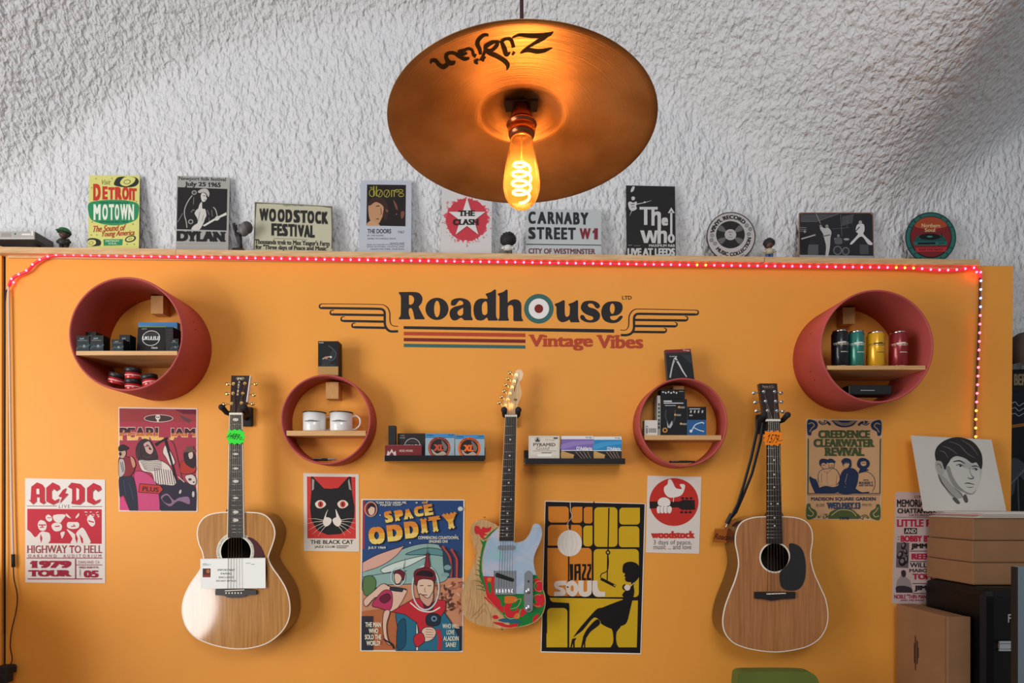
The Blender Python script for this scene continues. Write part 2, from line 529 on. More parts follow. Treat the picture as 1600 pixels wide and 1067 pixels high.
PALE = wood('pale_pine_board', 'c79a68', 'e2bd8c', .6, scale=(1.2, 40, 14))
def ly(x): return 385.5 + .0125 * x                     # top edge of the ledge in the photograph
def board(x0, x1, t0, t1, df, db, name):
    o = MB().prism([(x0, ly(x0) + t0), (x1, ly(x1) + t0), (x1, ly(x1) + t1), (x0, ly(x0) + t1)], df, db).build(name, PALE, bevel=.0015); o['kind'] = 'structure'; return o
board(-60, 274.5, 0, 9.5, .030, -.10, 'trim_1')
board(275, 1194, .6, 9.0, .030, -.10, 'trim_2')
board(1195, 1531, .8, 9.5, .030, -.10, 'trim_3')
o = MB().prism([(-70, 384), (2.5, 384.5), (2.5, 1500), (-70, 1500)], .004, -.05).build('wall_left', ORANGE); o['kind'] = 'structure'
o = MB().box((-2.06, -.46, .625), (.07, .90, 1.25)).build('wall_left_added_shade', ORANGE); o['kind'] = 'structure'  # unseen half-wall, added to shade the lower left of the orange wall
o = MB().prism([(2.5, 396), (9, 396), (9, 1500), (2.5, 1500)], -.006, -.03).build('painted_gap_shade', mat('gap_shade_colour', '2a1e18', rough=.8)); o['kind'] = 'structure'  # dark-coloured strip standing in for the shade in the gap
board(12, 1526, 10, 17, .008, -.02, 'trim_4')

# ------------------------------------------------------------------ drum shells cut down into round wall shelves
DRUM_OUT = mat('drum_wrap_terracotta', 'b8504c', rough=.62, var=.10, vscale=9, spec=.35)
SHELF_WOOD = wood('shelf_pine', 'c9935a', 'e3b67c', .55, scale=(1, 6, 30), dist=1.2)
BLOCK_WOOD = wood('block_pine', 'bd8246', 'd39c5e', .6, scale=(30, 30, 4))
BLACK = mat('black_plastic', '17171a', rough=.42)
SOFTBLACK = mat('black_rubber', '1a1a1c', rough=.75)
CHROME = mat('chrome', 'd8d8dc', rough=.16, metal=1)
GOLD = mat('gold_plate', 'd9b878', rough=.22, metal=1)

def drum(cx, cy, Rpx, d, shelf_y, shelf_t, block, label, tick=.008):
    """cx, cy, Rpx: front rim in the photograph; shelf_y: front top edge of its shelf"""
    c = P(cx, cy, -d); k = (DIST - d) / F_PX; r = Rpx * k
    base = Vector((c.x, 0, c.z))
    t = thing('drum_shelf', base, label, 'shelf', 'round shelves made from drum shells')
    n = .004
    MB().lathe([(r - tick, 0), (r, 0), (r, d - n), (r - .002, d), (r - tick + .002, d), (r - tick, d - n)], base, (0, -1, 0), 96, True, True).build('shell', DRUM_OUT, t)
    z1 = P(cx, shelf_y, -d + .004).z; z0 = z1 - shelf_t * k
    q = math.sqrt(max(1e-6, (r - tick) ** 2 - max(abs(z1 - c.z), abs(z0 - c.z)) ** 2)) - .0005
    MB().box((c.x, -(d - .004) / 2 - .0005, (z0 + z1) / 2), (2 * q, d - .006, z1 - z0)).build('shelf_board', SHELF_WOOD, t, bevel=.001)
    b = block; MB().cbox(((b[0].x + b[1].x) / 2, -b[2] / 2 - .0005, (b[0].z + b[1].z) / 2), (b[1].x - b[0].x, b[2] - .001, b[0].z - b[1].z), bev=.001).build('mounting_block', BLOCK_WOOD, t)
    # screws through the shell
    for a in (-150, -160, 160, 20, 12):
        a = R(a); pt = Vector((c.x + (r) * math.cos(a), -d * .55, c.z + r * math.sin(a)))
        MB().sphere(pt, .0022, 8, 6).build('screw', BLACK, t)
    return t, z1, z0, r - tick, c

def block(x0, y0, x1, y1, d): return (P(x0, y0, -d), P(x1, y1, -d), d)

D1, d1z, d1u, d1r, d1c = drum(196.5, 521.5, 89.5, .205, 548, 7, block(235.5, 462, 255, 490, .045), 'large round terracotta drum shell shelf holding black boxes and red tins')
D2, d2z, d2u, d2r, d2c = drum(509, 655.3, 70.7, .100, 672.8, 8, block(509, 597, 529, 623, .05), 'small round terracotta drum shell shelf holding two white mugs')
D3, d3z, d3u, d3r, d3c = drum(1067.6, 659.8, 69.8, .100, 679.8, 7.5, block(1052, 603, 1069, 625, .04), 'small round terracotta drum shell shelf crowded with packaged guitar accessories')
D4, d4z, d4u, d4r, d4c = drum(1370.5, 541, 89, .200, 571, 6.5, block(1317, 480, 1336, 506, .045), 'large round terracotta drum shell shelf holding a row of four drink cans')

def shelf_px(z, y): return VY - (z - CAM_Z) * F_PX / (DIST + y)

def box_print(x0, y0, x1, z, depth, thick, col, side=None, material=None):
    """an upright carton: front face from pixel x0 to x1 and from pixel row y0 down to height z"""
    p = Print(depth); yb = shelf_px(z, -depth)
    p.sheet(rect(x0, y0, x1, yb), col, thick, side or col); p.yb = yb
    return p

# --- left large drum: tuner cartons, string boxes, tins
def tuner_carton(x0, y0, x1, depth, label):
    p = box_print(x0, y0, x1, d1z + .0005, depth, .036, '121416', '0d0e0f')
    w = x1 - x0; yb = p.yb; h = yb - y0
    p.poly(rect(x0, y0 + h * .42, x1, yb), '161c20')
    p.poly(sm([(x0, y0 + h * .8), (x0 + w * .3, y0 + h * .62), (x0 + w * .6, y0 + h * .7), (x1, y0 + h * .55), (x1, y0 + h * .7), (x0 + w * .6, y0 + h * .85), (x0 + w * .3, y0 + h * .76), (x0, y0 + h * .93)]), '33434a')
    p.poly(ell(x0 + w * .6, y0 + h * .68, w * .1), '7f8b90')
    p.text('snark', x0 + w * .25, y0 + h * .12, x0 + w * .6, y0 + h * .24, '9aa2a6', .02)
    p.poly(rect(x0 + w * .1, y0 + h * .3, x0 + w * .85, y0 + h * .34), '6d767a')
    return p.build('tuner_box', CARD, label, 'box', 'small black tuner boxes in the large drum shelf')
def tuner_side(o, w, h, depth):
    pass
tuner_carton(119.5, 524.5, 139.5, .198, 'small black tuner box at the end of the shelf, against the drum wall')
tuner_carton(141, 524, 161.5, .198, 'second small black tuner box from the drum wall, in the front row')
tuner_carton(134, 518.5, 150, .155, 'small black tuner box standing behind the first two in the drum shelf')
tuner_carton(174.5, 530, 192.5, .198, 'low small black tuner box beside the ukulele string box')
tuner_carton(186.5, 523, 203, .155, 'small black tuner box behind the low one beside the ukulele string box')
tuner_carton(266.5, 529, 279, .198, 'small black tuner box between the ukulele string box and the shell wall')
p = box_print(213, 510, 257, d1z + .0005, .150, .035, '1c1718', '3c4626')
yb = p.yb
p.polys([rect(213, 510, 257, 511.2)], '6f8f3a')
p.text('UKULELE', 221.5, 526, 247.5, 532, 'f2f2f2', .03)
p.poly(ell(234.5, 529, 14, 12.3), 'e8e8e8', [ell(234.5, 529, 13.2, 11.5)])
for i in range(5): p.poly(rect(224, 520 + i * 1.1, 245, 520.4 + i * 1.1), '55504f')
p.text('URTEXT', 219, 513, 227, 515, 'b5b5b5'); p.text('Classic', 236, 543, 246, 546, 'd8d8d8', .02)
p.build('string_box', CARD, 'dark box of ukulele strings with a white ring, in the large drum shelf', 'box', lean=-6)
p = box_print(216, 503.5, 277, d1z + .0005, .100, .02, '4a7fb0', '39678f')
p.polys([rect(216, 503.5, 277, 508)], '3f78ad')
p.poly(rect(219, 511, 275, 512.5), '86b23c')
p.build('string_packet', CARD, 'blue string packet standing behind the ukulele string box in the drum shelf', 'packet')
p = box_print(258.5, 511, 270.5, d1z + .0005, .155, .05, '1d1a1c', '151315')  # dark line added along the wall gap to stand in for its shade
p.polys([rect(260, 515 + i * 5, 269, 516 + i * 5) for i in range(5)], '3a2a2c')
p.build('string_box', CARD, 'narrow black box between the ukulele string box and the last tuner box', 'box')

RED_TIN = mat('red_tin', 'c8262a', rough=.28, coat=.4)
def tin(x, yy, depth, zb, label, r=.026, h=.040, tilt=0.0):
    c = P(x, yy, -depth); c.z = zb
    t = thing('string_wax_tin', c, label, 'tin', 'red and black tins at the bottom of the drum shelf')
    MB().lathe([(0.0001, 0), (r * .97, 0), (r, .0015), (r, h * .55), (0.0001, h * .55)], c, (0, 0, 1), 28).build('body', RED_TIN, t)
    MB().lathe([(0.0001, h * .55), (r * 1.05, h * .55), (r * 1.05, h * .97), (r, h), (.0001, h)], c, (0, 0, 1), 28).build('lid', BLACK, t)
    MB().lathe([(r * 1.003, h * .28), (r * 1.003, h * .34)], c, (0, 0, 1), 28).build('stripe', mat('white_print', 'e8e0dc', rough=.5), t)
    if tilt: t.rotation_euler = (0, R(tilt), 0)
    return t
def d1floor(x, depth):
    X = P(x, 600, -depth).x; return d1c.z - math.sqrt(d1r ** 2 - (X - d1c.x) ** 2) + .0008
tin(208, 600, .150, d1floor(197, .15) + .0005, 'red tin with black lid at the bottom of the drum shelf, under another tin')
tin(208, 600, .150, d1floor(197, .15) + .0415, 'red tin with black lid stacked on top of another in the drum shelf')
tin(181, 600, .150, d1floor(170, .15) + .001, 'tilted red tin at the bottom of the drum shelf, below the small tuner boxes', tilt=12)
tin(236.5, 600, .150, d1floor(247, .15) + .001, 'tilted red tin at the bottom of the drum shelf, below the ukulele string box', tilt=-12)

# --- small drum with mugs
ENAMEL = mat('white_enamel', 'eceae6', rough=.18, coat=.6)
STEEL_RIM = mat('dark_steel_rim', '4b443e', rough=.3, metal=.8)
def mug(cx, label, turn=0):
    y = -.050; k = (DIST + y) / F_PX
    r = 17.4 * k; c = P(cx, 672, y); c.z = d2z + .0006; h = .0735
    t = thing('enamel_mug', c, label, 'mug', 'white enamel mugs')
    MB().lathe([(.0001, 0), (r * .96, 0), (r, .004), (r, h), (r - .0018, h), (r - .0018, .004), (.0001, .004)], c, (0, 0, 1), 40).build('cup', ENAMEL, t)
    MB().lathe([(r + .0012, h - .003), (r + .0012, h + .001), (r - .0026, h + .001), (r - .0026, h - .003)], c, (0, 0, 1), 40, True, True).build('rim', STEEL_RIM, t)
    pts = sm([(r - .001, h * .78), (r + .014, h * .84), (r + .028, h * .66), (r + .027, h * .36), (r + .012, h * .16), (r - .001, h * .12)], 6, False)
    MB().tube([c + Vector((a * math.cos(R(turn)), a * math.sin(R(turn)), b)) for a, b in pts], .0032, 8).build('handle', ENAMEL, t)
    m = MB()   # printed emblem wrapped on the cup: centre line, wings and lettering block
    def patch(a0, a1, z0, z1):
        n = 6; rr = r + .0003
        v = [c + Vector((rr * math.sin(R(a0 + (a1 - a0) * i / n)), -rr * math.cos(R(a0 + (a1 - a0) * i / n)), z)) for z in (z0, z1) for i in range(n + 1)]
        m.add(v, [(i, i + 1, n + 2 + i, n + 1 + i) for i in range(n)])
    patch(-14, 14, h * .50, h * .545); patch(-38, 38, h * .475, h * .487); patch(-44, -12, h * .515, h * .53); patch(12, 44, h * .515, h * .53); patch(-20, 20, h * .445, h * .458)
    patch(-30, -14, h * .49, h * .505); patch(14, 30, h * .49, h * .505)
    m.build('logo_print', mat('dark_print', '2b2726', rough=.6), t)
    return t
mug(491.5, 'white enamel mug with a winged emblem, farther from the electric guitar', 34)
mug(533.5, 'white enamel mug with a winged emblem, nearer the electric guitar')
def pen(x0, x1, yy, depth, zoff, drum_c, drum_r, col, label, group):
    a = P(x0, yy, -depth); b = P(x1, yy, -depth)
    def fl(X): return drum_c.z - math.sqrt(max(1e-6, drum_r ** 2 - (X - drum_c.x) ** 2))
    z = max(fl(a.x), fl(b.x)) + .005 + zoff
    t = thing('pen', Vector(((a.x + b.x) / 2, a.y, z)), label, 'pen', group)
    a.z = b.z = z; d = (b - a)
    MB().cyl(a, a + d * .62, .0042, n=12).build('barrel', mat('pen_' + col, col, rough=.3), t)
    MB().cyl(a + d * .62, b, .0046, .003, n=12).build('grip', CHROME if col == '1c1c1e' else BLACK, t)
    MB().cbox((a + d * .2 + Vector((0, -.005, .002))), (.03, .002, .002)).build('clip', CHROME, t)
pen(490, 526, 716, .075, 0, d2c, d2r, '1c1c1e', 'black and silver pen lying at the bottom of the mug shelf, in front', 'pens in the round shelves')
pen(494, 518, 714, .045, 0, d2c, d2r, '2a2320', 'dark pen lying at the bottom of the mug shelf, at the back', 'pens in the round shelves')
pen(1046, 1086, 720, .075, 0, d3c, d3r, '1b1b1b', 'black pen lying at the bottom of the accessory shelf, in front', 'pens in the round shelves')
pen(1056, 1084, 718, .045, .0, d3c, d3r, '151517', 'thick black pen lying at the bottom of the accessory shelf, at the back', 'pens in the round shelves')

# cartons standing on the small drums
def drum_top(cc, rr, x, depth):
    X = P(x, 600, -depth).x; return cc.z + math.sqrt((rr + .008) ** 2 - (X - cc.x) ** 2)
zt = drum_top(d2c, d2r, 513, .07)
p = box_print(497, 533, 528.5, zt - .0005, .082, .05, '1b1b1e', '141416'); yb = p.yb
p.poly(rect(497, 572.5, 528.5, yb), 'b58a52')
p.poly(sm([(505, 570), (503, 561), (509, 557), (513, 560), (516, 552), (520, 546), (523, 551), (521, 562), (514, 569)]), '2e3036')
p.poly(stroke(sm([(513, 540), (521, 546), (525, 553), (521, 562), (513, 562)], 5, False), 1.5), '4a4d55')
p.poly(stroke([(504, 561), (509, 558), (514, 557.5), (518, 557)], 2.2), '9a958f'); p.poly(ell(510, 559, 2.2), 'c57b55'); p.poly(ell(517, 558, 1.5), 'd8d0c8')
p.text('RODE', 498.5, 534.6, 505.5, 536.3, 'd8d8d8', .03); p.text('ADVENT', 502, 569, 524, 571.5, '4a4a50', .02, space=1.3)
p.build('earphone_box', CARD, 'upright black carton with a tan lower band, standing on the mug shelf', 'box')
zt = drum_top(d3c, d3r, 1080, .07)
p = Print(.075); q = [(1039.6, 546.5), (1079.3, 545), (1085, 592.5), (1043.4, 595)]
p.sheet(q, '2b2a2e', .022, '4a4848')
p.poly([(1039.6, 546.5), (1079.3, 545), (1079.9, 550), (1040, 551.5)], '7d2630')
p.poly([(1041.5, 555), (1080.6, 554), (1084.6, 591), (1044, 593.5)], '1f2024')
p.poly([(1064, 554.5), (1080.6, 554), (1082.5, 571)], '33343a')
p.poly(stroke(sm([(1047, 590), (1050, 574), (1054, 561), (1057, 557)], 4, False), [2.5, 2.2, 3.2, 1.5]), 'b8b4b4')
p.poly(stroke(sm([(1055, 559), (1061, 569), (1067, 580), (1073, 589)], 4, False), [3, 2.4, 2.2, 1.2]), 'd2cecc')
p.poly(stroke([(1053, 562), (1059, 564)], 2), '55545a')
p.text('Stagg', 1067, 546, 1077.5, 548.8, 'e0b8b8', .03); p.text('CAPO', 1046, 556, 1058, 557.8, 'c4c4c4', .02)
p.build('capo_packet', CARD, 'leaning black and dark red packet showing a silver capo, on top of the accessory shelf', 'packet')

# --- small drum with accessories
p = box_print(1007, 656.5, 1027.3, d3z + .0005, .085, .03, 'dcd6cc', 'b9b2a8'); yb = p.yb
p.polys([rect(1014 + i * 1.5, 669, 1014.8 + i * 1.5, 676) for i in range(8)], '2a2a2a'); p.poly(rrect(1009, 665, 1012.5, 677, 1), '8f8a84'); p.poly(ell(1010.7, 668, 1), 'efefef')
p.build('accessory_box', CARD, 'small white box with a barcode at the edge of the accessory shelf', 'box')
p = box_print(1027, 618, 1032.4, d3z + .0005, .075, .055, 'c9c4bc', 'a9a49c')
p.polys([rect(1028.2, 630 + i * 6, 1031, 634 + i * 6) for i in range(7)], '4a4a4a')
p.build('accessory_box', CARD, 'narrow pale box edge between the small white box and the tall black box', 'box')
p = box_print(1033, 623.5, 1073.4, d3z + .0005, .085, .04, '1c1c1f', '141416'); yb = p.yb
p.polys([rect(1037, 626, 1050, 628), rect(1037, 629, 1068, 630.6), rect(1039, 633, 1056, 634)], 'c9c9cc')
p.poly(stroke(sm([(1041, 640), (1040, 652), (1045, 664)], 4, False), 2.4), '3c3e42'); p.poly(stroke(sm([(1055, 640), (1054, 655), (1049, 664)], 4, False), 2.4), '3c3e42')
p.poly([(1042, 658), (1045, 666), (1050, 657), (1051, 663), (1047.5, 669), (1043, 668)], 'b0b4b6'); p.poly(ell(1039, 672, 4), 'c78a3a', [ell(1039, 672, 2)])
for a, b in ((1061, 636), (1055, 648), (1064, 662)):
    p.poly(ell(a, b, 1.8), 'd9a25a'); p.poly(rect(a + 2, b - 1, a + 9, b + 2), '8b8b8e')
p.text('3 WAY', 1037, 625.5, 1049, 628, 'e5e5e5', .03); p.build('accessory_box', CARD, 'tall black box with pale pictures and small orange dots, in the accessory shelf', 'box')
zz = CAM_Z - (623.2 - VY) * (DIST - .085) / F_PX + .0006
p = box_print(1032.5, 608.5, 1070, zz, .083, .04, '161618', '101012')
for i in range(6): p.poly(ell(1036 + i * 4.2, 612.5 + (i % 2) * 1.3, 1.7, 1.2, 10, i), 'd0d0d2')
p.poly(rect(1061, 611, 1068, 612), '9a9a9a')
p.build('accessory_box', CARD, 'flat black box lying on top of the tall black box in the accessory shelf', 'box')
p = box_print(1073.9, 635.5, 1103.5, d3z + .0005, .085, .03, '18181c', 'd6d6d4'); yb = p.yb
p.poly(rect(1074, 656, 1103.4, yb), '2b5f95'); p.polys([rect(1077, 638, 1094, 639.5), rect(1077, 648, 1082, 650)], 'b8b8bc')
for i in range(4): p.poly(stroke([(1079 + i * 6, 645), (1080 + i * 6, 641)], 2.2), 'c8c4c0')
p.poly(stroke(sm([(1080, 675), (1086, 664), (1097, 660), (1100, 662)], 4, False), 1.8), 'c3d2de'); p.poly(stroke(sm([(1084, 668), (1092, 672), (1100, 674)], 4, False), 1.6), 'c3d2de'); p.poly(ell(1079.5, 673.5, 2.2), 'dfe8ee')
p.build('capo_box', CARD, 'black and blue box picturing a capo, at the end of the accessory shelf', 'box')

# --- large drum with cans
def can(x0, x1, yt, col, ink, label):
    depth = .150; k = (DIST - depth) / F_PX; r = (x1 - x0) / 2 * k; c = P((x0 + x1) / 2, 570, -depth); c.z = d4z + .0006
    h = (571.5 - yt) * k - .001
    t = thing('drink_can', c, label, 'can', 'row of drink cans')
    M = mat('can_' + col, col, rough=.3, metal=.35, coat=.3)
    MB().lathe([(r * .8, .004), (r, .010), (r, h - .012), (r * .82, h - .003)], c, (0, 0, 1), 40).build('body', M, t)
    MB().lathe([(.0001, h - .006), (r * .76, h - .006), (r * .79, h), (r * .86, h), (r * .86, h - .004), (r * .83, h - .006)], c, (0, 0, 1), 40).build('lid', CHROME, t)
    MB().lathe([(.0001, .003), (r * .7, .003), (r * .76, 0), (r * .84, .001), (r * .86, .006)], c, (0, 0, 1), 40).build('base', CHROME, t)
    m = MB()
    def patch(a0, a1, z0, z1):
        n = 6; rr = r + .0003
        v = [c + Vector((rr * math.sin(R(a0 + (a1 - a0) * i / n)), -rr * math.cos(R(a0 + (a1 - a0) * i / n)), z * h)) for z in (z0, z1) for i in range(n + 1)]
        m.add(v, [(i, i + 1, n + 2 + i, n + 1 + i) for i in range(n)])
    a = -8
    for q in ((-34, -4, .625, .665), (-6, 24, .63, .672), (-62, 52, .60, .612), (-70, -34, .635, .648), (24, 62, .635, .648), (-20, 30, .585, .594)): patch(q[0] + a, q[1] + a, q[2], q[3])
    for i in range(7): patch(-22 + i * 8, -17 + i * 8, .385, .41)
    m.build('logo_print', mat('can_ink_' + ink, ink, rough=.5), t)
    return t
can(1300, 1324.3, 513, '17171c', 'd8d0bc', 'black drink can with pale print, first of the row in the drum shelf')
can(1325.8, 1349.5, 514.2, '2f7a6c', 'e0e0d4', 'teal green drink can in the drum shelf')
can(1355, 1380.5, 515.5, 'e8aa18', '2a2320', 'yellow drink can in the drum shelf')
can(1390.5, 1416, 515.2, '8c2026', 'ead9c8', 'dark red drink can in the drum shelf')
X = P(1358, 610, -.15).x
zb = d4c.z - math.sqrt(d4r ** 2 - (P(1394, 610, -.13).x - d4c.x) ** 2) + .001
zb = max(zb, d4c.z - math.sqrt(d4r ** 2 - (P(1326, 610, -.13).x - d4c.x) ** 2) + .001)
a, b = P(1326, 605, -.165), P(1394, 622, -.165)
t = thing('black_case', Vector(((a.x + b.x) / 2, -.135, zb)), 'flat black case lying under the shelf board below the drink cans', 'case')
MB().cbox(((a.x + b.x) / 2, -.135, zb + .018), (b.x - a.x, .06, .036), bev=.004).build('body', BLACK, t)
MB().cbox(((a.x + b.x) / 2 - .01, -.1655, zb + .016), (.05, .002, .004), bev=.0008).build('strip', CHROME, t)

# ------------------------------------------------------------------ black picture ledges with string packets
LEDGE = mat('black_lacquer_ledge', '151012', rough=.22, coat=.5)
def picture_ledge(x0, x1, ylip, label):
    k = (DIST - .105) / F_PX
    a, b = P(x0, ylip, -.105), P(x1, ylip, -.105)
    zt = a.z; zb = zt - 9 * k
    t = thing('picture_ledge', Vector(((a.x + b.x) / 2, 0, zb)), label, 'shelf', 'black picture ledges')
    cx = (a.x + b.x) / 2; w = b.x - a.x
    MB().cbox((cx, -.1005, (zt + zb) / 2), (w, .009, zt - zb), bev=.001).build('front_lip', LEDGE, t)
    MB().cbox((cx, -.053, zb + .005), (w, .0855, .010), bev=.001).build('base_board', LEDGE, t)
    MB().cbox((cx, -.0052, zb + .030), (w, .0096, .06), bev=.001).build('back_board', LEDGE, t)
    return zb + .0105
zL = picture_ledge(600.3, 757, 711.5, 'black picture ledge carrying orange and blue string packets, beside the electric guitar neck')
zR = picture_ledge(820, 977, 716.0, 'black picture ledge carrying white, purple and blue string packets')

def packet(z, x0, y0, x1, depth, thick, col, side): return box_print(x0, y0, x1, z, depth, thick, col, side)
p = packet(zL, 606.9, 665, 618, .07, .025, '2a282a', '1b1a1b'); p.polys([rect(608, 667, 617, 668)], '3a383a')
p.build('black_stand', CARD, 'narrow upright black box at the end of the picture ledge', 'box')
p = packet(zL, 620.5, 677, 664, .062, .012, '2d2626', '1c1818')
p.poly(ell(644, 697, 12.5), 'd8d4d2', [ell(644, 697, 11.7)]); p.text('UKULELE', 631, 694.5, 657, 700, 'eeeeee', .03); p.text('URTEXT', 624, 679.5, 632, 681.3, 'b0aaa8'); p.text('NYLON', 624, 683, 632, 685, 'b0aaa8', .02)
for i in range(4): p.poly(rect(636, 688 + i * 1.2, 652, 688.5 + i * 1.2), '4c4443')
p.build('string_packet', CARD, 'dark brown ukulele string packet behind the dark red packet on the picture ledge', 'packet', lean=-5)
p = packet(zL, 601.5, 695, 659, .088, .012, '7c2a2e', '5a2024')
p.poly([(603, 716), (606, 704), (609, 707), (612, 701), (615, 707), (618, 704), (620, 716)], 'd8c8c4'); p.poly([(607, 716), (609, 710), (612, 706), (615, 710), (616, 716)], '7c2a2e')
p.text('NICKEL WOUND', 624, 702.5, 645, 706, 'd9b9b4', .02); p.poly(rect(601.5, 695, 659, 696.2), '9b4a4c')
p.build('string_packet', CARD, 'dark red string packet standing in front on the picture ledge', 'packet')
def xl_pack(x0, y0, x1, depth, ring, mark, label):
    p = packet(zL, x0, y0, x1, depth, .014, '9fb4bd', '2f6f9c'); w = x1 - x0; yb = p.yb; h = yb - y0
    p.poly(rect(x0, y0, x1, y0 + h * .14), '3f93cc'); p.poly(rect(x0, y0 + h * .14, x1, y0 + h * .17), '2b6fa6')
    p.text("D'Addario", x0 + w * .05, y0 + 1.2, x0 + w * .28, y0 + 3.6, '20303c', .02); p.text('10-46', x0 + w * .78, y0 + 1.2, x0 + w * .96, y0 + 3.4, '20303c', .02)
    cx, cy, r = x0 + w * .48, y0 + h * .575, w * .385
    p.poly(ell(cx, cy, r), ring); p.poly(ell(cx, cy, r * .80), '2b2426')
    p.poly(sm([(cx - r * .7, cy + r * .1), (cx - r * .2, cy + r * .5), (cx + r * .3, cy + r * .3), (cx + r * .6, cy + r * .55), (cx, cy + r * .75), (cx - r * .5, cy + r * .55)]), 'b9aa9c')
    p.poly(sm([(cx + r * .2, cy - r * .7), (cx + r * .7, cy - r * .1), (cx + r * .5, cy + r * .3), (cx + r * .3, cy - r * .2)]), '7d6f68')
    p.poly(rect(x0, y0 + h * .88, x1, yb), '4a5f6b')
    def bend(u, v, rr=r * .9):
        a = R(-150 + 120 * u); q = rr + (v - .5) * r * .13; return (cx + q * math.cos(a), cy + q * math.sin(a))
    p.text('NICKEL WOUND', 0, 0, 1, 1, '3a2420', .03, bend=bend)
    p.text('XL', cx - r * .52, cy - r * .32, cx + r * .42, cy + r * .26, mark, .06, 1.2, shear=.05)
    p.build('string_packet', CARD, label, 'packet', lean=-4)
xl_pack(664.3, 677.5, 710, .085, 'b4523c', 'd0583c', 'blue string packet with a dull brick-red ring, mid-ledge')
xl_pack(711, 679.5, 757, .091, 'f06a2a', 'ff7428', 'blue string packet with a bright orange ring, on the ledge beside the electric guitar')
p = packet(zR, 826, 681, 874.5, .086, .022, 'ddd3c2', '9c948a')
p.poly(rect(827.5, 683, 873, 713), 'cfc4b2'); p.poly(rect(828.3, 683.8, 872.2, 712.2), 'e0d7c8')
p.poly([(836, 690), (840, 683.8), (844, 690)], '3a3432'); p.poly(ell(840, 687.5, 4.4, 3.9), '5b524c', [ell(840, 687.5, 3.7, 3.2)])
p.text('PYRAMID', 833, 692.5, 868, 697.5, '4a3a34', .05, 1.0); p.text('Gold', 838, 698, 858, 703.5, '8d7b6c', .0, shear=.3); p.text('Strings', 852, 686, 868, 689.5, 'a09084', .0, shear=.3)
p.polys([rect(846, 707, 862, 708.5), rect(833, 704.6, 870, 705.2)], '8a8078'); p.poly(rect(840, 709.5, 862, 713.5), 'f3efe6'); p.poly(rect(865, 683.5, 871.5, 686), '4a443e')
p.build('string_packet', CARD, 'cream string packet with dark lettering and a triangle emblem, on the picture ledge', 'packet', lean=-3)
def guitar_pack(x0, y0, x1, depth, col, col2, label):
    p = packet(zR, x0, y0, x1, depth, .016, 'e7e5e2', 'b9b7b3'); w = x1 - x0; yb = p.yb; h = yb - y0
    p.poly(rect(x0, y0 + h * .13, x1, y0 + h * .56), col); p.poly(sm([(x0, y0 + h * .35), (x0 + w * .4, y0 + h * .22), (x1, y0 + h * .2), (x1, y0 + h * .3), (x0 + w * .5, y0 + h * .38), (x0, y0 + h * .52)]), col2)
    p.poly(rect(x0, y0 + h * .56, x1, y0 + h * .585), 'f2f2f0'); p.poly(rect(x0, y0 + h * .585, x1, yb), '2a2322')
    p.poly(sm([(x0, y0 + h * .62), (x0 + w * .2, y0 + h * .66), (x0 + w * .5, y0 + h * .8), (x0 + w * .62, yb, 1), (x0, yb, 1)]), 'c69a5c')
    p.poly(ell(x0 + w * .52, y0 + h * .84, w * .14, h * .15), '1c1514')
    for i in range(4): p.poly(stroke([(x0 + w * (.45 + i * .12), y0 + h * .62), (x0 + w * (.72 + i * .08), yb)], .6), 'b9a08c')
    p.text("D'Addario", x0 + w * .48, y0 + h * .42, x0 + w * .96, y0 + h * .56, 'f4f4f4', .04); p.text('11-52', x0 + w * .76, y0 + h * .03, x0 + w * .95, y0 + h * .10, '5a5a5a', .02)
    p.build('string_packet', CARD, label, 'packet', lean=-4)
guitar_pack(876.8, 681, 927.5, .082, '7d68ad', '9480c0', 'white and purple string packet picturing guitar strings, on the picture ledge')
guitar_pack(928.2, 682, 971.5, .089, '2b86bf', '3f9cd2', 'white and bright blue string packet picturing a guitar, on the picture ledge')

# ------------------------------------------------------------------ guitars
SPRUCE = wood('aged_spruce', 'a0682c', 'c88e48', .3, coat=1.0, scale=(26, 4, 1.0), dist=.6)
SPRUCE.node_tree.nodes['Principled BSDF'].inputs['Coat Roughness'].default_value = .07; SPRUCE.node_tree.nodes['Principled BSDF'].inputs['Specular IOR Level'].default_value = .15
SPRUCE_M = wood('satin_spruce', '9c6034', 'bd804c', .42, coat=.15, scale=(22, 4, .9), dist=.8)
ROSEWOOD = wood('glossy_rosewood', '4a2a18', '7a4a28', .2, coat=.8, scale=(14, 14, 1.5), dist=1.5)
MAHOGANY = wood('dark_mahogany', '2e1a12', '4a2c1c', .22, coat=.7, scale=(14, 14, 1.5), dist=1.5)
NECKWOOD = wood('neck_mahogany', '5a3420', '744828', .4, scale=(20, 20, 1.5))
MAPLE = wood('neck_maple', 'd2a468', 'e4bd86', .35, coat=.4, scale=(20, 20, 1.2))
EBONY = mat('ebony_fingerboard', '211a19', rough=.45, var=.15, vscale=60)
HEAD_DARK = mat('headstock_veneer', '2b1714', rough=.22, coat=.6, var=.2, vscale=40)
BIND = mat('white_binding', 'eee6d6', rough=.35)
DARKIN = mat('soundbox_inside', '2a1c14', rough=.9)
NICKEL = mat('fret_nickel', 'c9c6c0', rough=.3, metal=1)
STRING = mat('bronze_string', 'b9a78a', rough=.35, metal=1)
BONE = mat('bone', 'ece4d2', rough=.4)
PEARL = mat('mother_of_pearl', 'e6e4dc', rough=.2, coat=.5)

def lerp(a, b, t): return (a[0] + (b[0] - a[0]) * t, a[1] + (b[1] - a[1]) * t)

